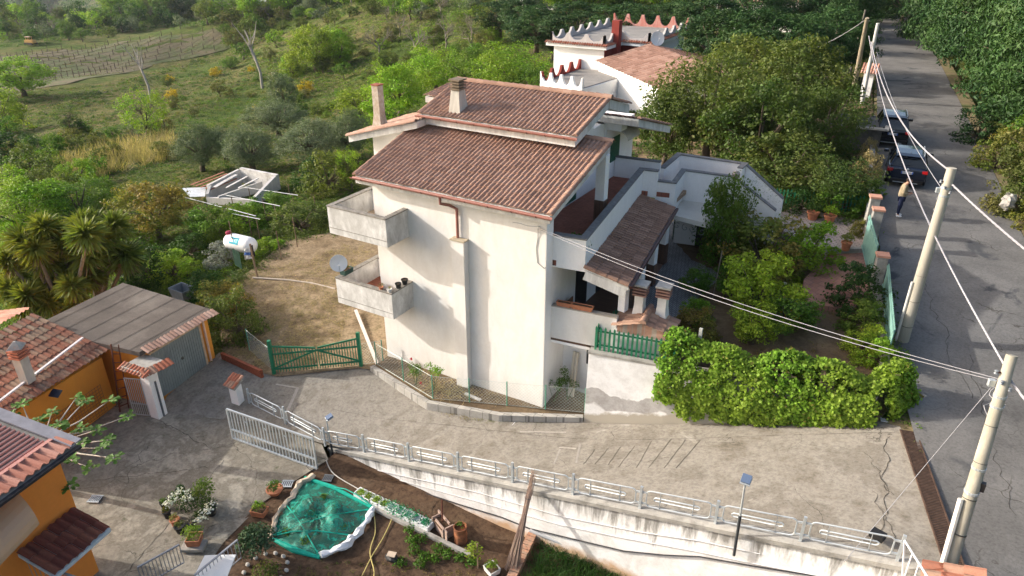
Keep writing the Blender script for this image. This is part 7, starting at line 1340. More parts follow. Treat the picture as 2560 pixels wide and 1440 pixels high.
q = [tuple(px(u, v, np.interp(u, [1080, 1450, 1660], [-.47, -.12, .5]))) for u, v in region([(1085, 1020), (1460, 1052), (1450, 1068), (1250, 1064), (1120, 1040)], 220, np.random.default_rng(9))]; tufts('fallen_leaves', np.array(q), .16, 14, .035, 'leaf_litter' if False else 'rust', 72, flat=.12)
# covers, grates, signs on the ground
tag(MB().rbox(px(1292, 1067, -.3) + Vector((0, 0, .012)), (.34, .34, .03), .1, .0, .1).build('manhole_cover', mat('white_cover', (.72, .72, .74), .04, 4, .4)), 'small white square cover in the drive', 'manhole cover')
def grate(label, c, L_, W_, rz, n, m, name='drain_grate', ry=0):
    t_ = thing(name, label, 'drain', c); Mx = Matrix.Translation(c) @ Matrix.Rotation(rz, 4, 'Z') @ Matrix.Rotation(ry, 4, 'Y'); 
    def bx(x0, x1, y0, y1, z0, z1, mb): k = len(mb.v); mb.box(x0, x1, y0, y1, z0, z1); mb.v[k:] = [tuple(Mx @ Vector(v)) for v in mb.v[k:]]
    pit = MB(); bx(-L_ / 2, L_ / 2, -W_ / 2, W_ / 2, .0, .012, pit); pit.build('pit', DARK, t_); fr = MB(); 
    for s_ in (-1, 1): bx(-L_ / 2, L_ / 2, s_ * W_ / 2 - .02, s_ * W_ / 2 + .02, 0, .03, fr)
    fr.build('frame', m, t_); br = MB()
    for k in range(n): x = -L_ / 2 + (k + .25) * L_ / n; bx(x, x + L_ / n * .5, -W_ / 2 + .02, W_ / 2 - .02, .012, .026, br)
    br.build('grille', m, t_)
gA, gB = px(2268, 1078, 2.56), Vector((13.0, -5.2, 2.48)); gd = gB - gA; RG = mat('rusty_grate', (.13, .08, .055), .35, 7, .6, .4)
grate('long rusty drain grate across the mouth of the drive', gA.lerp(gB, .5) + Vector((.02, 0, .055)), gd.length, .42, math.atan2(gd.y, gd.x), 110, RG)
grate('small square grate in the mossy part of the courtyard', px(238, 1248, -1.3), .4, .3, .5, 7, GALV); grate('small grey grate beside the terracotta bowl', px(718, 1210, -1.36), .4, .3, .5, 6, GALV); grate('small grate at the corner of the green net', px(820, 1196, -1.36), .35, .3, .4, 6, mat('dark_grate', (.12, .13, .14)))
q = px(2215, 1052, 2.42); tag(MB().rbox(q + Vector((0, 0, .02)), (.3, .18, .03), .2).build('meter_cover', mat('pale_grey_cover', (.5, .53, .53))), 'small grey cover at the corner below the ivy', 'cover')
tag(MB().rbox(px(2192, 1345, 2.55) + Vector((0, 0, .1)), (.32, .24, .16), -.3).build('black_crate', POTM['black']), 'small black crate behind the last railing panel', 'crate')
# pillar with red tiles at the road corner
c = Vector((12.5, -5.0, 2.0)); tpz = thing('tiled_pillar', 'roadside pillar with a red clay tile roof at the bottom right', 'pillar', c); MB().box(12.1, 12.85, -5.5, -4.6, .5, 3.1).build('shaft', WHITE, tpz)
tiles('roof_tiles', (11.9, -5.6, 3.1), (0, 1, 0), (.94, 0, .3), 1.15, 1.15, TILE3, tpz, .26, .4, .06)
wr = thing('white_rail', 'white tubular gate leaning at the tiled pillar', 'gate', (12.0, -4.9, 2.4)); 
p0, p1 = pl(2262, 1352, 1, -4.6), pl(2330, 1460, 1, -5.6); MB().tube([pl(2256, 1440, 1, -4.6), p0, p1], .025, 6).build('frame', WC, wr)
for k in range(3): a = p0.lerp(p1, .3 + k * .25); MB().tube([a, a - Vector((0, 0, .7))], .02, 6).build('bar', WC, wr)
# slotted concrete post, wires and poles in the garden
p = (6.0, 1.75, 2.7); tag(MB().box(4.9, 5.0, 1.35, 1.45, 2.7, 4.05).build('slotted_post', mat('pale_concrete_post', (.5, .49, .44))), 'pale slotted concrete post sticking out of the ivy', 'post')
q = px(1760, 800, 2.8); tag(MB().tube([px(1782, 745, 2.8), px(1782, 745, 2.8) + Vector((.1, 0, 2.0))], .02, 5).build('garden_cane', mat('grey_twig_bark', (.2, .175, .14))), 'thin cane standing at the patio edge', 'cane')
ors = [(1955, 780), (1975, 775), (1990, 790), (1985, 800), (1998, 805), (1978, 770), (1905, 770), (1930, 745), (1942, 765), (1990, 812), (1960, 790), (2000, 798)]
for i, (u, v) in enumerate(ors): tag(MB().ball(px(u, v, 3.3), .06, 8, 6).build('orange_fruit', mat('orange_skin', (.75, .27, .02), .08, 5)), 'ripe orange hanging on the small citrus near the ivy', 'fruit', 'oranges on the small tree')
for i, (u, v, lb) in enumerate([(1935, 708, 'left white lily in the shade of the bronze shrub'), (1962, 712, 'right white lily in the shade of the bronze shrub')]): c = px(u, v, 3.3); tag(MB().lathe(c, [(.01, -.12), (.03, 0), (.09, .08), (.085, .08), (.02, 0)], 10).build('white_lily', LM['white']), lb, 'flower')
# loggia furniture
cd_ = thing('wooden_chair', 'brown wooden chair standing in the loggia', 'chair', (.35, 1.6, 2.83)); WD = mat('brown_chair_wood', (.22, .11, .06)); x, y, z = cd_.location
MB().box(x - .2, x + .2, y - .2, y + .2, z + .43, z + .47).build('seat', WD, cd_); MB().box(x - .2, x - .16, y - .19, y + .19, z + .55, z + .95).build('backrest', WD, cd_)
for a in (-.18, .18):
    for b_ in (-.18, .18): MB().box(x + a - .02, x + a + .02, y + b_ - .02, y + b_ + .02, z, z + (.95 if a < 0 else .43)).build('leg', WD, cd_)
tb_ = thing('wooden_table', 'low brown table in the loggia next to the chair', 'table', (.8, 1.2, 2.83)); x, y, z = tb_.location; MB().box(x - .35, x + .35, y - .25, y + .25, z + .62, z + .66).build('table_top', WD, tb_)
for a in (-.3, .3):
    for b_ in (-.2, .2): MB().box(x + a - .02, x + a + .02, y + b_ - .02, y + b_ + .02, z, z + .62).build('leg', WD, tb_)
# scroll ironwork under the canopy, dark doorway
io = thing('wrought_iron_scrolls', 'curly wrought iron screen hanging under the flat canopy', 'ironwork', (1.6, 10.9, 4.4)); IR = mat('grey_wrought_iron', (.25, .27, .29), .1, 4, .5, .4)
for k in range(5):
    cx_ = 1.15 + k * .36; pts = [(cx_ + (.16 - .012 * j) * math.cos(j * .55 + k), 8.95 - k * .03, 4.3 + (.16 - .012 * j) * math.sin(j * .55 + k)) for j in range(13)]; MB().tube(pts, .012, 5).build('scroll', IR, io, smooth=True)
MB().box(1.9, 2.9, 10.55, 10.6, 2.82, 4.6).build('patio_doorway', DARK, te); MB().box(.9, 3.3, 10.6, 10.7, 2.8, 4.62).build('patio_wall', WHITE, te)
# grey bin, brick edging by garage, tractor, hut
c = px(462, 752, -1.2); bn = thing('grey_bin', 'open grey plastic tub behind the garage roof', 'bin', c); mb = MB(); 
for sx, z in ((.75, 0), (1, .75)): mb.v += [(c.x + a * .55 * sx, c.y + b_ * .4 * sx, c.z + z) for a, b_ in ((-1, -1), (1, -1), (1, 1), (-1, 1))]
mb.f = [(0, 3, 2, 1)] + [(i, (i + 1) % 4, 4 + (i + 1) % 4, 4 + i) for i in range(4)]; mb.mi = [0] * 5; k = len(mb.v)
mb.v += [(c.x + a * .5, c.y + b_ * .35, c.z + .74) for a, b_ in ((-1, -1), (1, -1), (1, 1), (-1, 1))] + [(c.x + a * .42, c.y + b_ * .28, c.z + .1) for a, b_ in ((-1, -1), (1, -1), (1, 1), (-1, 1))]; mb.f += [(4 + i, 4 + (i + 1) % 4, 8 + (i + 1) % 4, 8 + i) for i in range(4)] + [(8 + i, 8 + (i + 1) % 4, 12 + (i + 1) % 4, 12 + i) for i in range(4)] + [(12, 13, 14, 15)]; mb.mi += [0] * 9; mb.build('tub', mat('grey_plastic', (.2, .22, .23)), bn)
tag(MB().bar(px(556, 890, -.75), px(655, 935, -.6), .12, .35).build('red_mesh_barrier', mat('rust_red_mesh', (.28, .08, .04), .3, 12)), 'low rust-red mesh barrier between garage and green gate', 'barrier')
p = Vector(hitN([78], [112])[0]); tr = thing('crawler_tractor', 'small yellow crawler tractor at the far edge of the vineyard', 'tractor', p); YM = mat('faded_yellow_paint', (.6, .35, .12)); 
MB().rbox(p + Vector((0, 0, 1.1)), (3.4, 1.6, 1.0), .3).build('bonnet', YM, tr); MB().rbox(p + Vector((-.6, 0, 2.6)), (1.7, 1.6, .2), .3).build('roof', mat('pale_cab_roof', (.7, .5, .35)), tr)
for a, b_ in ((-1.3, -.6), (-1.3, .6), (.2, -.6), (.2, .6)): MB().rbox(p + Vector((a, b_, 2.0)), (.12, .12, 1.2), .3).build('cab_post', YM, tr)
for b_ in (-.9, .9): MB().rbox(p + Vector((0, b_, .4)), (3.2, .4, .8), .3).build('track', DARK, tr)
p = Vector(hitN([655], [22])[0]); hu = thing('white_hut', 'tiny white hut on the upper hillside', 'hut', p); MB().rbox(p + Vector((0, 0, 1.2)), (4, 3, 2.4), .4).build('wall', VW, hu); MB().rbox(p + Vector((0, 0, 2.5)), (4.6, 3.6, .2), .4).build('roof', WP, hu)
# stone terrace wall, shrine
stw = thing('stone_terrace_wall', 'dark stone terrace wall left of the parked cars', 'wall', (7.0, 29, 4)); MB().prism([(4.3, 27.2), (7.3, 27.4), (7.2, 30.5), (4.2, 30.4)], 2.5, 5.1).build('wall', mat('dark_rubble_stone', (.10, .095, .085), .4, 3), stw); polywall('coping', [(7.35, 30.5), (7.4, 27.3), (4.2, 27.1)], .25, 5.1, 5.2, mat('grey_coping', (.3, .29, .27)), stw)
p = px(2163, 235, 4); shr = thing('roadside_shrine', 'small roadside box with a pinkish tiled roof beside the pale pole', 'shrine', p); MB().box(p.x - .35, p.x + .35, p.y - .3, p.y + .3, p.z - .3, p.z + 1.6).build('body', WHITE, shr); tiles('roof_tiles', (p.x - .6, p.y - .55, p.z + 1.6), (1, 0, 0), (0, .85, .5), 1.2, 1.2, tilem('pink_clay_tile', (.5, .27, .2), (.55, .35, .28)), shr, .2, .4, .05)
p = px(2515, 520, 4.4); rk = tag(MB().ball(p + Vector((0, 0, .3)), .38, 9, 6, (.8, 1, 1)).build('white_rock', mat('white_rock_stone', (.36, .34, .31), .3, 4, bmp=.8)), 'white boulder on the right verge', 'rock'); 
for v in rk.data.vertices: v.co += Vector((random.uniform(-.09, .09), random.uniform(-.09, .09), random.uniform(-.08, .08)))

# grooves cut across the steep part of the drive, pale repair strips
GV = mat('groove_dirt', (.14, .125, .10), .2, 9); DF = o_f['driveway']
def dz_(p): return Vector((p.x, p.y, float(DF(np.array([p.x]), np.array([p.y]))[0]) + .006))
for i, ((u0, v0), (u1, v1)) in enumerate([((1488, 1118), (1458, 1165)), ((1522, 1112), (1487, 1163)), ((1552, 1108), (1520, 1165)), ((1588, 1105), (1545, 1172)), ((1630, 1090), (1590, 1172)), ((1680, 1084), (1620, 1172)), ((1716, 1086), (1660, 1172)), ((1752, 1088), (1690, 1172))]):
    a, b_ = px(u0, v0, .3 + (u0 - 1460) * .0032), px(u1, v1, .35 + (u1 - 1460) * .0030); pts = [dz_(a.lerp(b_, k / 6) + Vector((random.uniform(-.015, .015), 0, 0))) for k in range(7)]; mb = MB(); [mb.bar(p, q, .02, .008) for p, q in zip(pts[:-1], pts[1:])]; o = mb.build('drive_groove', GV); o['kind'] = 'structure'
PALE = mat('pale_cement_repair', (.36, .33, .29), .15, 9)
for (u0, v0, u1, v1, w_) in [(1300, 1082, 1415, 1086, .06), (1450, 1112, 1440, 1168, .07), (1398, 1125, 1440, 1128, .06), (1400, 1130, 1385, 1170, .06), (690, 962, 745, 968, .1), (745, 970, 715, 1010, .12)]:
    z0 = np.interp(u0, [690, 1300, 1460], [-.8, -.25, .1]); a, b_ = dz_(px(u0, v0, z0)), dz_(px(u1, v1, z0 + .1)); mb = MB(); mb.bar(a, b_, w_, .006); o = mb.build('drive_repair', PALE); o['kind'] = 'structure'

# joints and jagged cracks in the drive, road and court
CRK = mat('crack_dirt', (.05, .044, .035), .2, 9)
def crack(p, q, z0, z1, w_, jag, n, f=DF, seed=1, nm_='surface_crack'):
    r_ = random.Random(seed); a, b_ = px(*p, z0), px(*q, z1); d = (b_ - a).normalized(); sd = Vector((-d.y, d.x, 0)); pts = []; off = 0
    for k in range(n + 1): off = off * .7 + r_.uniform(-jag, jag); c = a.lerp(b_, k / n) + sd * off * (0 < k < n); pts.append(Vector((c.x, c.y, float(f(np.array([c.x]), np.array([c.y]))[0]) + .007)))
    mb = MB(); [mb.bar(x, y, w_ * .45 * r_.uniform(.4, 1.5), .004) for x, y in zip(pts[:-1], pts[1:])]; o = mb.build(nm_, CRK); o['kind'] = 'structure'
crack((1300, 1084), (2235, 1090), -.2, 2.35, .014, .012, 60, seed=2); crack((830, 1010), (1300, 1084), -.6, -.2, .012, .03, 30, seed=3); crack((2225, 1090), (2205, 1330), 2.45, 2.5, .03, .07, 30, seed=4); crack((2150, 1130), (2235, 1235), 2.2, 2.45, .02, .07, 20, seed=5); crack((2180, 1230), (2260, 1400), 2.3, 2.5, .02, .08, 22, seed=6)
crack((410, 1040), (760, 1150), -1.2, -1.25, .03, .02, 30, seed=7); CF = o_f['courtyard']; crack((390, 1045), (540, 1120), -1.2, -1.2, .03, .06, 24, CF, 8); crack((300, 1440), (560, 1150), -1.3, -1.3, .02, .05, 30, CF, 9); crack((230, 1200), (520, 1170), -1.3, -1.3, .018, .06, 26, CF, 10)
RFn = o_f['road']; crack((2290, 700), (2430, 1000), 3.2, 2.7, .025, .12, 34, RFn, 11); crack((2420, 900), (2540, 1290), 2.8, 2.5, .022, .1, 34, RFn, 12); crack((2220, 420), (2330, 560), 4, 3.9, .03, .1, 24, RFn, 13)
# ---------------------------------------------------------------- poles and cables
def pole(label, foot, top, r0, r1, m=STEELP, name='utility_pole', bands=()):
    t_ = thing(name, label, 'utility pole', foot); foot, top = Vector(foot), Vector(top); MB().tube([foot - Vector((0, 0, .4)), foot.lerp(top, .5), top], [r0, (r0 + r1) / 2, r1], 16).build('shaft', m, t_, smooth=True)
    for f_ in bands: c = foot.lerp(top, f_); rr = r0 + (r1 - r0) * f_ + .012; MB().tube([c - Vector((0, 0, .03)), c + Vector((0, 0, .03))], rr, 14).build('band', GALV, t_)
    return t_
pA0, pA1 = px(2253, 862, 2.85), px(2380, 420, 9.0); pa = pole('thick pale concrete utility pole at the roadside behind the ivy', pA0, pA1, .2, .135, bands=(.9, .86))
MB().tube([pA0 + Vector((-.2, -.12, 0)), pA0.lerp(pA1, .38) + Vector((-.19, -.1, 0))], .045, 8).build('cable_guard', mat('ivory_guard', (.62, .6, .54)), pa)
pB0, pB1 = px(2352, 1490, 2.2), px(2530, 888, 7.55); pb = pole('pale concrete utility pole in the bottom right corner', pB0, pB1, .16, .11, bands=(.84, .8, .55, .45))
MB().tube([pB0 + Vector((-.15, -.14, 0)), pB0.lerp(pB1, .42) + Vector((-.16, -.1, 0))], .06, 8).build('cable_guard', mat('ivory_guard', (.62, .6, .54)), pb); MB().rbox(pB0.lerp(pB1, .48) + Vector((.16, 0, 0)), (.1, .1, .22)).build('junction_box', DARK, pb)
pC0, pC1 = px(2155, 255, 4), px(2195, 58, 9.5); pole('slim whitish pole leaning beside the upper road', pC0, pC1, .15, .11, mat('pale_pole', (.55, .54, .5)))
pD0, pD1 = px(2130, 245, 4), px(2168, 45, 9.9); pole('brown weathered pole just left of the whitish one', pD0, pD1, .19, .13, mat('brown_pole', (.28, .24, .17), .25, 4, stretch=(1, 1, .2))); pE0 = px(2128, 170, 4); pole('dark thin pole behind the brown one', pE0, pE0 + Vector((.2, 0, 5)), .12, .09, mat('dark_pole', (.12, .11, .09)))
for P0_, P1_, pt_ in ((pA0, pA1, pa), (pB0, pB1, pb)):
    c = P0_.lerp(P1_, .93)
    for k in range(3): a = R(200 + k * 55); q = c - Vector((0, 0, .14 * k)) + Vector((math.cos(a) * .2, math.sin(a) * .2, 0)); hk_ = MB().bar(c - Vector((0, 0, .14 * k)), q, .03, .03).build('hook', RUST, pt_); MB().lathe(q, [(.02, -.05), (.045, -.03), (.03, 0), (.045, .03), (.02, .05)], 10).build('insulator', mat('grey_insulator', (.2, .22, .24), rough=.3), hk_)
    MB().rbox(c + Vector((-.2, -.02, -.3)), (.12, .1, .16), .3).build('clamp_box', GALV, pt_); MB().tube([c + Vector((math.cos(k * .7) * (.17 + .02 * math.sin(k * 3)), math.sin(k * .7) * .17, -.35 - .045 * k)) for k in range(16)], .009, 4).build('wire_loops', mat('grey_wire', (.3, .3, .32)), pt_)
    for k in range(5): f_ = .12 + k * .15; MB().tube([P0_.lerp(P1_, f_), P0_.lerp(P1_, f_ + .002)], .2 - .07 * f_ if pt_ is pa else .162 - .045 * f_, 14).build('strap', DARK, pt_)
def cable(label, a, b_, sag, r, m=WC, twist=False, n=26, name='overhead_cable'):
    a, b_ = Vector(a), Vector(b_); P_ = [a.lerp(b_, k / n) - Vector((0, 0, sag * 4 * (k / n) * (1 - k / n))) for k in range(n + 1)]
    if not twist: return tag(MB().tube(P_, r, 5).build(name, m, smooth=True), label, 'cable')
    t_ = thing(name, label, 'cable', a); L_ = (b_ - a).length; N2 = int(min(700, L_ * 14)); d = (b_ - a).normalized(); s_ = d.cross(Vector((0, 0, 1))).normalized(); u_ = s_.cross(d)
    for ph in (0, math.pi * .66, math.pi * 1.33):
        pts = []
        for k in range(N2 + 1): f_ = k / N2; c = a.lerp(b_, f_) - Vector((0, 0, sag * 4 * f_ * (1 - f_))); w_ = f_ * L_ * 2 * math.pi / .55 + ph; pts.append(c + (s_ * math.cos(w_) + u_ * math.sin(w_)) * r * .95)
        MB().tube(pts, r, 4).build('strand', m, t_, smooth=True)
    return t_
CW = mat('pale_cable_sheath', (.36, .35, .37), .08, 4, .5)
cable('thick twisted cable sagging from the far poles to the big roadside pole', px(2178, 105, 9.0), pA1 + Vector((0, 0, -.12)), 1.0, .016, CW, True)
cable('thick twisted cable from the big pole out of the right edge', pA1 + Vector((.05, 0, -.45)), Vector((16.2, -1.2, 7.2)), .25, .016, CW, True)
cable('straight pale cable from the far poles to the bottom right pole', px(2172, 90, 9.2), pB1 + Vector((0, 0, -.35)), 1.15, .013, CW, True)
cable('thin dark cable between the far poles and the big pole', px(2192, 130, 8.6), pA1 + Vector((-.05, 0, -.75)), .5, .012, mat('grey_wire', (.3, .3, .32)))
cable('twisted cable leaving the bottom right pole to the right', pB1 + Vector((.05, 0, -.5)), Vector((15.5, -6.5, 6.0)), .2, .016, CW, True)
hk = Vector((-.28, -.06, 6.98)); cable('upper of the two white service wires to the villa corner', hk, pB1 + Vector((-.1, 0, -.62)), .28, .009, CW); cable('lower of the two white service wires to the villa corner', hk + Vector((.02, 0, -.06)), pB1 + Vector((-.1, 0, -.68)), .36, .009, CW)
cable('thin guy wire from the bottom right pole down to the railing', pB1 + Vector((-.08, 0, -.6)), pl(2110, 1405, 1, -4.6), 0, .007, mat('grey_wire', (.3, .3, .32)), name='guy_wire')
cable('thin wire running left from the brown pole over the trees', px(2160, 52, 9.8), px(1980, 135, 6.2), .4, .02, mat('grey_wire', (.3, .3, .32)))
# wires on the facade
wfac = MB(); wfac.tube([hk + Vector((0, 0, -.05)), (-.3, -.015, 6.6), (-.36, -.015, 6.2), (-.3, -.015, 5.7), (-.05, -.015, 5.55), (.0, -.015, 5.6)], .009, 4); wfac.build('wall_wire', DARK, H); MB().tube([(-.28, -.012, 6.98), (-.7, -.012, 6.92), (-1.0, -.012, 6.95), (-1.25, -.012, 6.93)], .008, 4).build('wall_wire', mat('grey_wire', (.3, .3, .32)), H); MB().tube([(-.28, 0, 7.0), (-.28, -.08, 7.0)], .02, 6).build('wall_hook', GALV, H)
# ---------------------------------------------------------------- cars
def loft(mb, rings):
    n = len(rings[0]); b = len(mb.v)
    for r in rings: mb.v += [tuple(p) for p in r]
    fs = [(b + i * n + k, b + i * n + (k + 1) % n, b + (i + 1) * n + (k + 1) % n, b + (i + 1) * n + k) for i in range(len(rings) - 1) for k in range(n)] + [tuple(b + k for k in range(n))[::-1], tuple(b + (len(rings) - 1) * n + k for k in range(n))]
    mb.f += fs; mb.mi += [0] * len(fs); return mb
def ring(x, zb, zt, hw, hwt=None, rb=.12):
    hwt = hw * .96 if hwt is None else hwt; h = zt - zb
    return [(x, -hw * .86, zb), (x, hw * .86, zb), (x, hw * .97, zb + h * .14), (x, hw, zb + h * .45), (x, hw * .985, zb + h * .75), (x, hwt, zt - h * .05), (x, hwt * .93, zt), (x, -hwt * .93, zt), (x, -hwt, zt - h * .05), (x, -hw * .985, zb + h * .75), (x, -hw, zb + h * .45), (x, -hw * .97, zb + h * .14)]
def car(label, loc, heading, L_=4.55, hw=.93, ht=1.66, paint=(.006, .009, .016), plate='GE 518EL', rail=True, scale=1.0):
    """rear at local x=0, nose at +x"""
    t_ = thing('parked_car', label, 'car', (0, 0, 0)); m, tr_, b_ = nt('car_paint'); b_.inputs['Base Color'].default_value = (*paint, 1); b_.inputs['Roughness'].default_value = .25; b_.inputs['Coat Weight'].default_value = .8; b_.inputs['Metallic'].default_value = .3
    GL = glass('car_glass', (.008, .01, .012), .05); BLK = mat('black_trim', (.012, .012, .013), rough=.5, bmp=0); RED = mat('tail_lamp_red', (.30, .01, .012), .1, 3, .2, bmp=0)
    mb = MB(); st = [(0.02, .45, .92, .80), (.06, .34, 1.02, .86), (.25, .27, 1.05, .91), (.8, .25, 1.04, .93), (1.6, .24, 1.01, .93), (2.6, .24, .98, .93), (3.3, .25, .96, .93), (3.9, .27, .90, .91), (4.3, .30, .80, .86), (4.5, .38, .68, .76)]
    loft(mb, [ring(x * L_ / 4.55, a, c, w_) for x, a, c, w_ in st]); bd = mb.build('body', m, t_, smooth=True); s_ = bd.modifiers.new('s', 'SUBSURF'); s_.levels = s_.render_levels = 2
    mb = MB(); gs = [(.12, .98, 1.03, .80, .74), (.5, .98, ht - .09, .83, .62), (.75, .98, ht - .03, .84, .63), (1.6, .97, ht - .005, .85, .65), (2.3, .96, ht - .03, .85, .64), (2.75, .95, ht - .16, .85, .61), (3.45, .93, .98, .82, .72)]
    def gr(x, zb, zt, hwb, hwt): return [(x, -hwb, zb), (x, hwb, zb), (x, hwt + (hwb - hwt) * .15, zb + (zt - zb) * .85), (x, hwt, zt), (x, -hwt, zt), (x, -hwt - (hwb - hwt) * .15, zb + (zt - zb) * .85)]
    loft(mb, [gr(x * L_ / 4.55, a, b2, c, d) for x, a, b2, c, d in gs]); mb.build('windows', GL, t_, smooth=True)
    mb = MB(); rs = [(.42, ht - .075, .60), (.75, ht - .02, .625), (1.6, ht + .008, .645), (2.3, ht - .015, .635), (2.68, ht - .1, .61)]; k = len(rs); vs = [(x * L_ / 4.55, s2 * w_ * q, z + (.012 if q < 1 else -.01)) for x, z, w_ in rs for s2, q in ((-1, 1.02), (-1, .8), (1, .8), (1, 1.02))]; vs += [(x, y, z - .03) for x, y, z in vs]
    mb.add(vs, [(4 * i + j, 4 * i + 4 + j, 4 * i + 5 + j, 4 * i + 1 + j) for i in range(k - 1) for j in range(3)] + [(4 * k + 4 * i + j, 4 * k + 4 * i + 1 + j, 4 * k + 4 * i + 5 + j, 4 * k + 4 * i + 4 + j) for i in range(k - 1) for j in range(3)] + [(4 * i + e_, 4 * i + 4 + e_, 4 * k + 4 * i + 4 + e_, 4 * k + 4 * i + e_) for i in range(k - 1) for e_ in (0, 3)] + [(0, 1, 4 * k + 1, 4 * k), (1, 2, 4 * k + 2, 4 * k + 1), (2, 3, 4 * k + 3, 4 * k + 2)] + [(4 * k - 4 + j, 4 * k - 3 + j, 8 * k - 3 + j, 8 * k - 4 + j) for j in range(3)]); mb.build('roof_panel', m, t_)
    for s2 in (-1, 1):
        for (x0, z0, x1, z1, y0, y1) in ((.1, 1.0, .44, ht - .1, .80, .62), (1.45, .98, 1.4, ht - .04, .86, .655), (2.6, .96, 2.35, ht - .06, .86, .645), (3.4, .96, 2.7, ht - .13, .83, .62)): MB().bar((x0 * L_ / 4.55, s2 * y0, z0), (x1 * L_ / 4.55, s2 * y1, z1), .05, .07, (1, 0, 0)).build('window_pillar', m, t_)
        if rail: MB().tube([(.6, s2 * .6, ht - .03), (.75, s2 * .61, ht + .05), (2.3, s2 * .61, ht + .05), (2.5, s2 * .6, ht - .04)], .02, 6).build('roof_rail', GALV, t_, smooth=True)
        MB().rbox((3.0, s2 * 1.04, 1.02), (.12, .24, .15), 0).build('wing_mirror', m, t_, bevel=.03)
        tl = MB(); tl.rbox((.06, s2 * .73, .86), (.1, .34, .15), s2 * .25); tl.rbox((.2, s2 * .87, .88), (.2, .05, .13), s2 * -.1); tl.build('tail_light', RED, t_, bevel=.015); MB().rbox((.02, s2 * .62, .42), (.05, .28, .05), s2 * .12).build('rear_reflector', RED, t_)
        for x in (.85, 3.62):
            wh = MB().lathe((x * L_ / 4.55, s2 * .8, .35), [(.2, -.12), (.33, -.12), (.355, -.08), (.355, .08), (.33, .12), (.2, .12)], 22, Matrix.Rotation(R(90), 4, 'X')).build('tyre', BLK, t_, smooth=True); MB().lathe((x * L_ / 4.55, s2 * .915, .35), [(.22, -.02), (.2, .01), (.05, .02), (.01, .02)], 14, Matrix.Rotation(R(90) * -s2, 4, 'X')).build('rim', GALV, wh)
    bp_ = MB(); bp_.rbox((.0, 0, .36), (.14, 1.6, .2), 0); bp_.build('rear_bumper', BLK, t_, bevel=.03); MB().rbox((-.055, 0, .30), (.05, 1.1, .03), 0).build('bumper_trim', GALV, t_)
    pt = MB().rbox((-.005, 0, .78), (.025, .52, .12), 0).build('number_plate', mat('white_plate', (.7, .7, .72), bmp=0), t_)
    for s2 in (-1, 1): MB().rbox((-.019, s2 * .235, .78), (.006, .045, .118), 0).build('plate_band', mat('plate_blue', (.02, .08, .4)), pt)
    fc = bpy.data.curves.new('plate_text', 'FONT'); fc.body = plate; fc.size = .115; fc.align_x = 'CENTER'; fc.align_y = 'CENTER'; fc.extrude = .001; ft_ = bpy.data.objects.new('t', fc); col.objects.link(ft_); bpy.context.view_layer.update(); me_ = bpy.data.meshes.new_from_object(ft_.evaluated_get(bpy.context.evaluated_depsgraph_get())); bpy.data.objects.remove(ft_); me_.materials.clear(); me_.materials.append(BLK); fo = bpy.data.objects.new('plate_text', me_); col.objects.link(fo); fo.parent = pt; fo.location = (-.021, 0, .78); fo.rotation_euler = (R(90), 0, R(-90))
    MB().lathe((.015, 0, .955), [(.055, 0), (.055, .015), (.03, .018), (.01, .018)], 14, Matrix.Rotation(R(-90), 4, 'Y')).build('badge', GALV, t_); MB().bar((.2, -.05, 1.14), (.14, .3, 1.06), .02, .02).build('rear_wiper', BLK, t_); MB().bar((.44, -.35, ht - .15), (.44, .35, ht - .15), .12, .03).build('rear_spoiler', m, t_)
    MB().add([(.75, -.01, ht), (.95, -.01, ht), (.78, 0, ht + .09), (.75, .01, ht), (.95, .01, ht)], [(0, 1, 2), (4, 3, 2), (0, 2, 3)]).build('antenna_fin', BLK, t_)
    t_.location = loc; t_.rotation_euler = (0, 0, heading); t_.scale = (scale,) * 3; return t_
rd = (RE[9] - RE[7]); hd_ = math.atan2((RE[8] - RE[7]).y, (RE[8] - RE[7]).x)
ca = px(2258, 470, 4.0); car('dark blue estate car parked nearest, with silver roof rails and a dark roof', (ca.x, ca.y, 4.0), hd_ - R(2), paint=(.006, .012, .03), plate='GE 518EL', ht=1.56)
cb3 = px(2224, 368, 4.0); car('black sport utility car parked farther up the road', (cb3.x, cb3.y, 4.0), hd_ + R(1), L_=4.6, ht=1.72, paint=(.006, .007, .01), plate='FZ 621BR')
# ---------------------------------------------------------------- person
def skin(name, J, E_, rad, m, parent, root=0, lv=2, loc=(0, 0, 0)):
    me = bpy.data.meshes.new(name); me.from_pydata(J, E_, []); o = bpy.data.objects.new(name, me); col.objects.link(o); o.parent = parent; o.location = loc
    sk = o.modifiers.new('skin', 'SKIN'); me.materials.append(m); 
    if not me.skin_vertices: me.attributes
    lay = me.skin_vertices[0].data if me.skin_vertices else None
    if lay is None:
        bpy.context.view_layer.objects.active = o; bpy.ops.mesh.customdata_skin_add(); lay = me.skin_vertices[0].data
    for i, r in enumerate(rad): lay[i].radius = (r, r) if not isinstance(r, tuple) else r; lay[i].use_root = i == root
    s_ = o.modifiers.new('sub', 'SUBSURF'); s_.levels = s_.render_levels = lv; return o
pp = px(2243, 540, 4.0); pr_ = thing('person', 'man in beige jacket, navy trousers and white shoes standing on the road, head bent', 'person', (pp.x, pp.y, 4.0)); pr_.rotation_euler = (0, 0, R(12))
SKN = mat('skin_tone', (.45, .25, .17), .06, 4, .6, bmp=0); JK = mat('beige_jacket_cloth', (.33, .265, .17), .15, 8); TR = mat('navy_trouser_cloth', (.012, .018, .05), .2, 6); SHO = mat('white_shoe', (.75, .75, .75), .05, 5); HR = mat('dark_brown_hair', (.03, .02, .015))
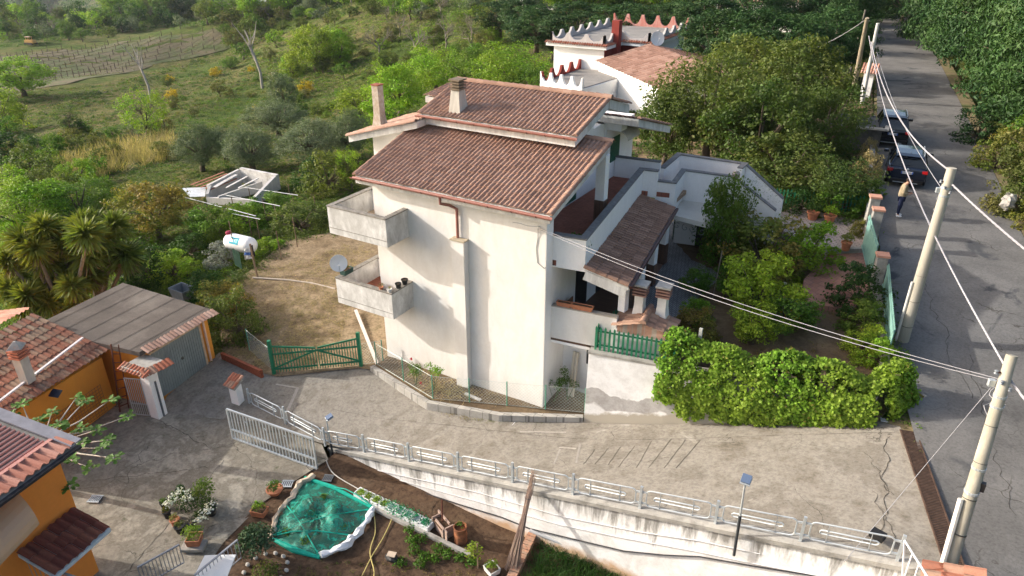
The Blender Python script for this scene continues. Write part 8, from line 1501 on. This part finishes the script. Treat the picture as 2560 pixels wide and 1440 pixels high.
# faces local +x; figure 1.76 m tall, head bent forward
J = [(0, 0, .95), (0, 0, 1.12), (.02, 0, 1.3), (.03, 0, 1.45), (.06, 0, 1.53), (.10, 0, 1.60), (.13, 0, 1.66), (0, -.1, .9), (-.02, -.11, .5), (.0, -.12, .09), (.16, -.13, .04), (0, .1, .9), (.05, .11, .5), (.0, .12, .09), (.16, .14, .04),
     (.02, -.2, 1.42), (.0, -.27, 1.16), (.22, -.14, 1.08), (.30, -.08, 1.12), (.02, .2, 1.42), (.0, .27, 1.16), (.22, .14, 1.08), (.30, .08, 1.12)]
E_ = [(0, 1), (1, 2), (2, 3), (3, 4), (4, 5), (5, 6), (0, 7), (7, 8), (8, 9), (9, 10), (0, 11), (11, 12), (12, 13), (13, 14), (3, 15), (15, 16), (16, 17), (17, 18), (3, 19), (19, 20), (20, 21), (21, 22)]
rad = [.13, .125, .14, .10, .055, .075, .085, .085, .055, .04, .03, .085, .055, .04, .03, .06, .045, .032, .03, .06, .045, .032, .03]; body = skin('body', J, E_, rad, SKN, pr_)
skin('jacket', [(0, 0, .86), (-.01, 0, 1.08), (.01, 0, 1.3), (.02, 0, 1.45), (.01, -.2, 1.43), (-.01, -.28, 1.17), (.19, -.15, 1.08), (.01, .2, 1.43), (-.01, .28, 1.17), (.19, .15, 1.08)], [(0, 1), (1, 2), (2, 3), (3, 4), (4, 5), (5, 6), (3, 7), (7, 8), (8, 9)], [.2, .185, .18, .11, .085, .072, .055, .085, .072, .055], JK, pr_)
skin('trousers', [(0, 0, .92), (0, -.1, .86), (-.02, -.11, .5), (0, -.12, .12), (0, .1, .86), (.05, .11, .5), (0, .12, .12)], [(0, 1), (1, 2), (2, 3), (0, 4), (4, 5), (5, 6)], [.15, .11, .078, .062, .11, .078, .062], TR, pr_)
for s2 in (-1, 1): mb = MB(); b0 = Vector(pr_.location); c = Vector((.05, s2 * .125, .05)); mb.ball((0, 0, 0), .06, 10, 6, (2.3, .9, .85)); mb.v = [tuple(Vector(v) + c) for v in mb.v]; o = mb.build('shoe', SHO); o.parent = pr_; o.modifiers.new('s', 'SUBSURF').render_levels = 1
hm = MB(); hm.ball((.105, 0, 1.70), .105, 14, 10, (1.02, .82, 1.1)); o = hm.build('hair', HR); o.parent = pr_; fm_ = MB(); fm_.ball((.15, 0, 1.665), .09, 14, 10, (.9, .80, 1.1)); fm_.ball((.235, 0, 1.65), .022, 6, 5); [fm_.ball((.115, s2 * .08, 1.665), .022, 6, 5, (.6, .4, 1)) for s2 in (-1, 1)]; o = fm_.build('face', SKN); o.parent = pr_
bd_ = MB(); bd_.ball((.165, 0, 1.615), .07, 12, 8, (1, .95, .8)); o = bd_.build('beard', HR); o.parent = pr_
for s2 in (-1, 1):
    hr_ = skin('hand', [(.29, s2 * .09, 1.115), (.34, s2 * .07, 1.13)] + [(.37 + .0 * k, s2 * (.085 - k * .018), 1.15 - .012 * k) for k in range(4)] + [(.395, s2 * (.07 - k * .012), 1.165 - .012 * k) for k in range(4)] + [(.33, s2 * .05, 1.16), (.36, s2 * .035, 1.175)], [(0, 1)] + [(1, 2 + k) for k in range(4)] + [(2 + k, 6 + k) for k in range(4)] + [(1, 10), (10, 11)], [.028, .03] + [.011] * 4 + [.008] * 4 + [.012, .009], SKN, pr_, lv=1)
ph = MB().rbox((.39, 0, 1.17), (.08, .15, .012), 0, 0, -.5).build('held_phone', mat('dark_phone', (.02, .02, .025), rough=.3)); ph.parent = None
ph.location = (0, 0, 0); ph.matrix_world = Matrix.Translation(pr_.location) @ Matrix.Rotation(R(12), 4, 'Z'); ph.location = pr_.location; ph.rotation_euler = (0, 0, R(12)); tag(ph, 'small dark phone held in both hands by the man on the road', 'phone')
pr_.rotation_euler = (0, 0, R(5)); ph.rotation_euler = (0, 0, R(5))

# ---------------------------------------------------------------- air between here and the far ridge
hz = MB().box(-2650, 2650, -2650, 2650, -140, 60).build('haze'); hz['kind'] = 'stuff'
hm_ = bpy.data.materials.new('thin_haze'); hm_.use_nodes = True; ht_ = hm_.node_tree; ht_.nodes.remove(ht_.nodes['Principled BSDF']); pv = ht_.nodes.new('ShaderNodeVolumePrincipled'); pv.inputs['Color'].default_value = (.82, .88, 1, 1); pv.inputs['Density'].default_value = .00007; pv.inputs['Anisotropy'].default_value = .2
ht_.links.new(pv.outputs[0], ht_.nodes['Material Output'].inputs['Volume']); hz.data.materials.append(hm_)
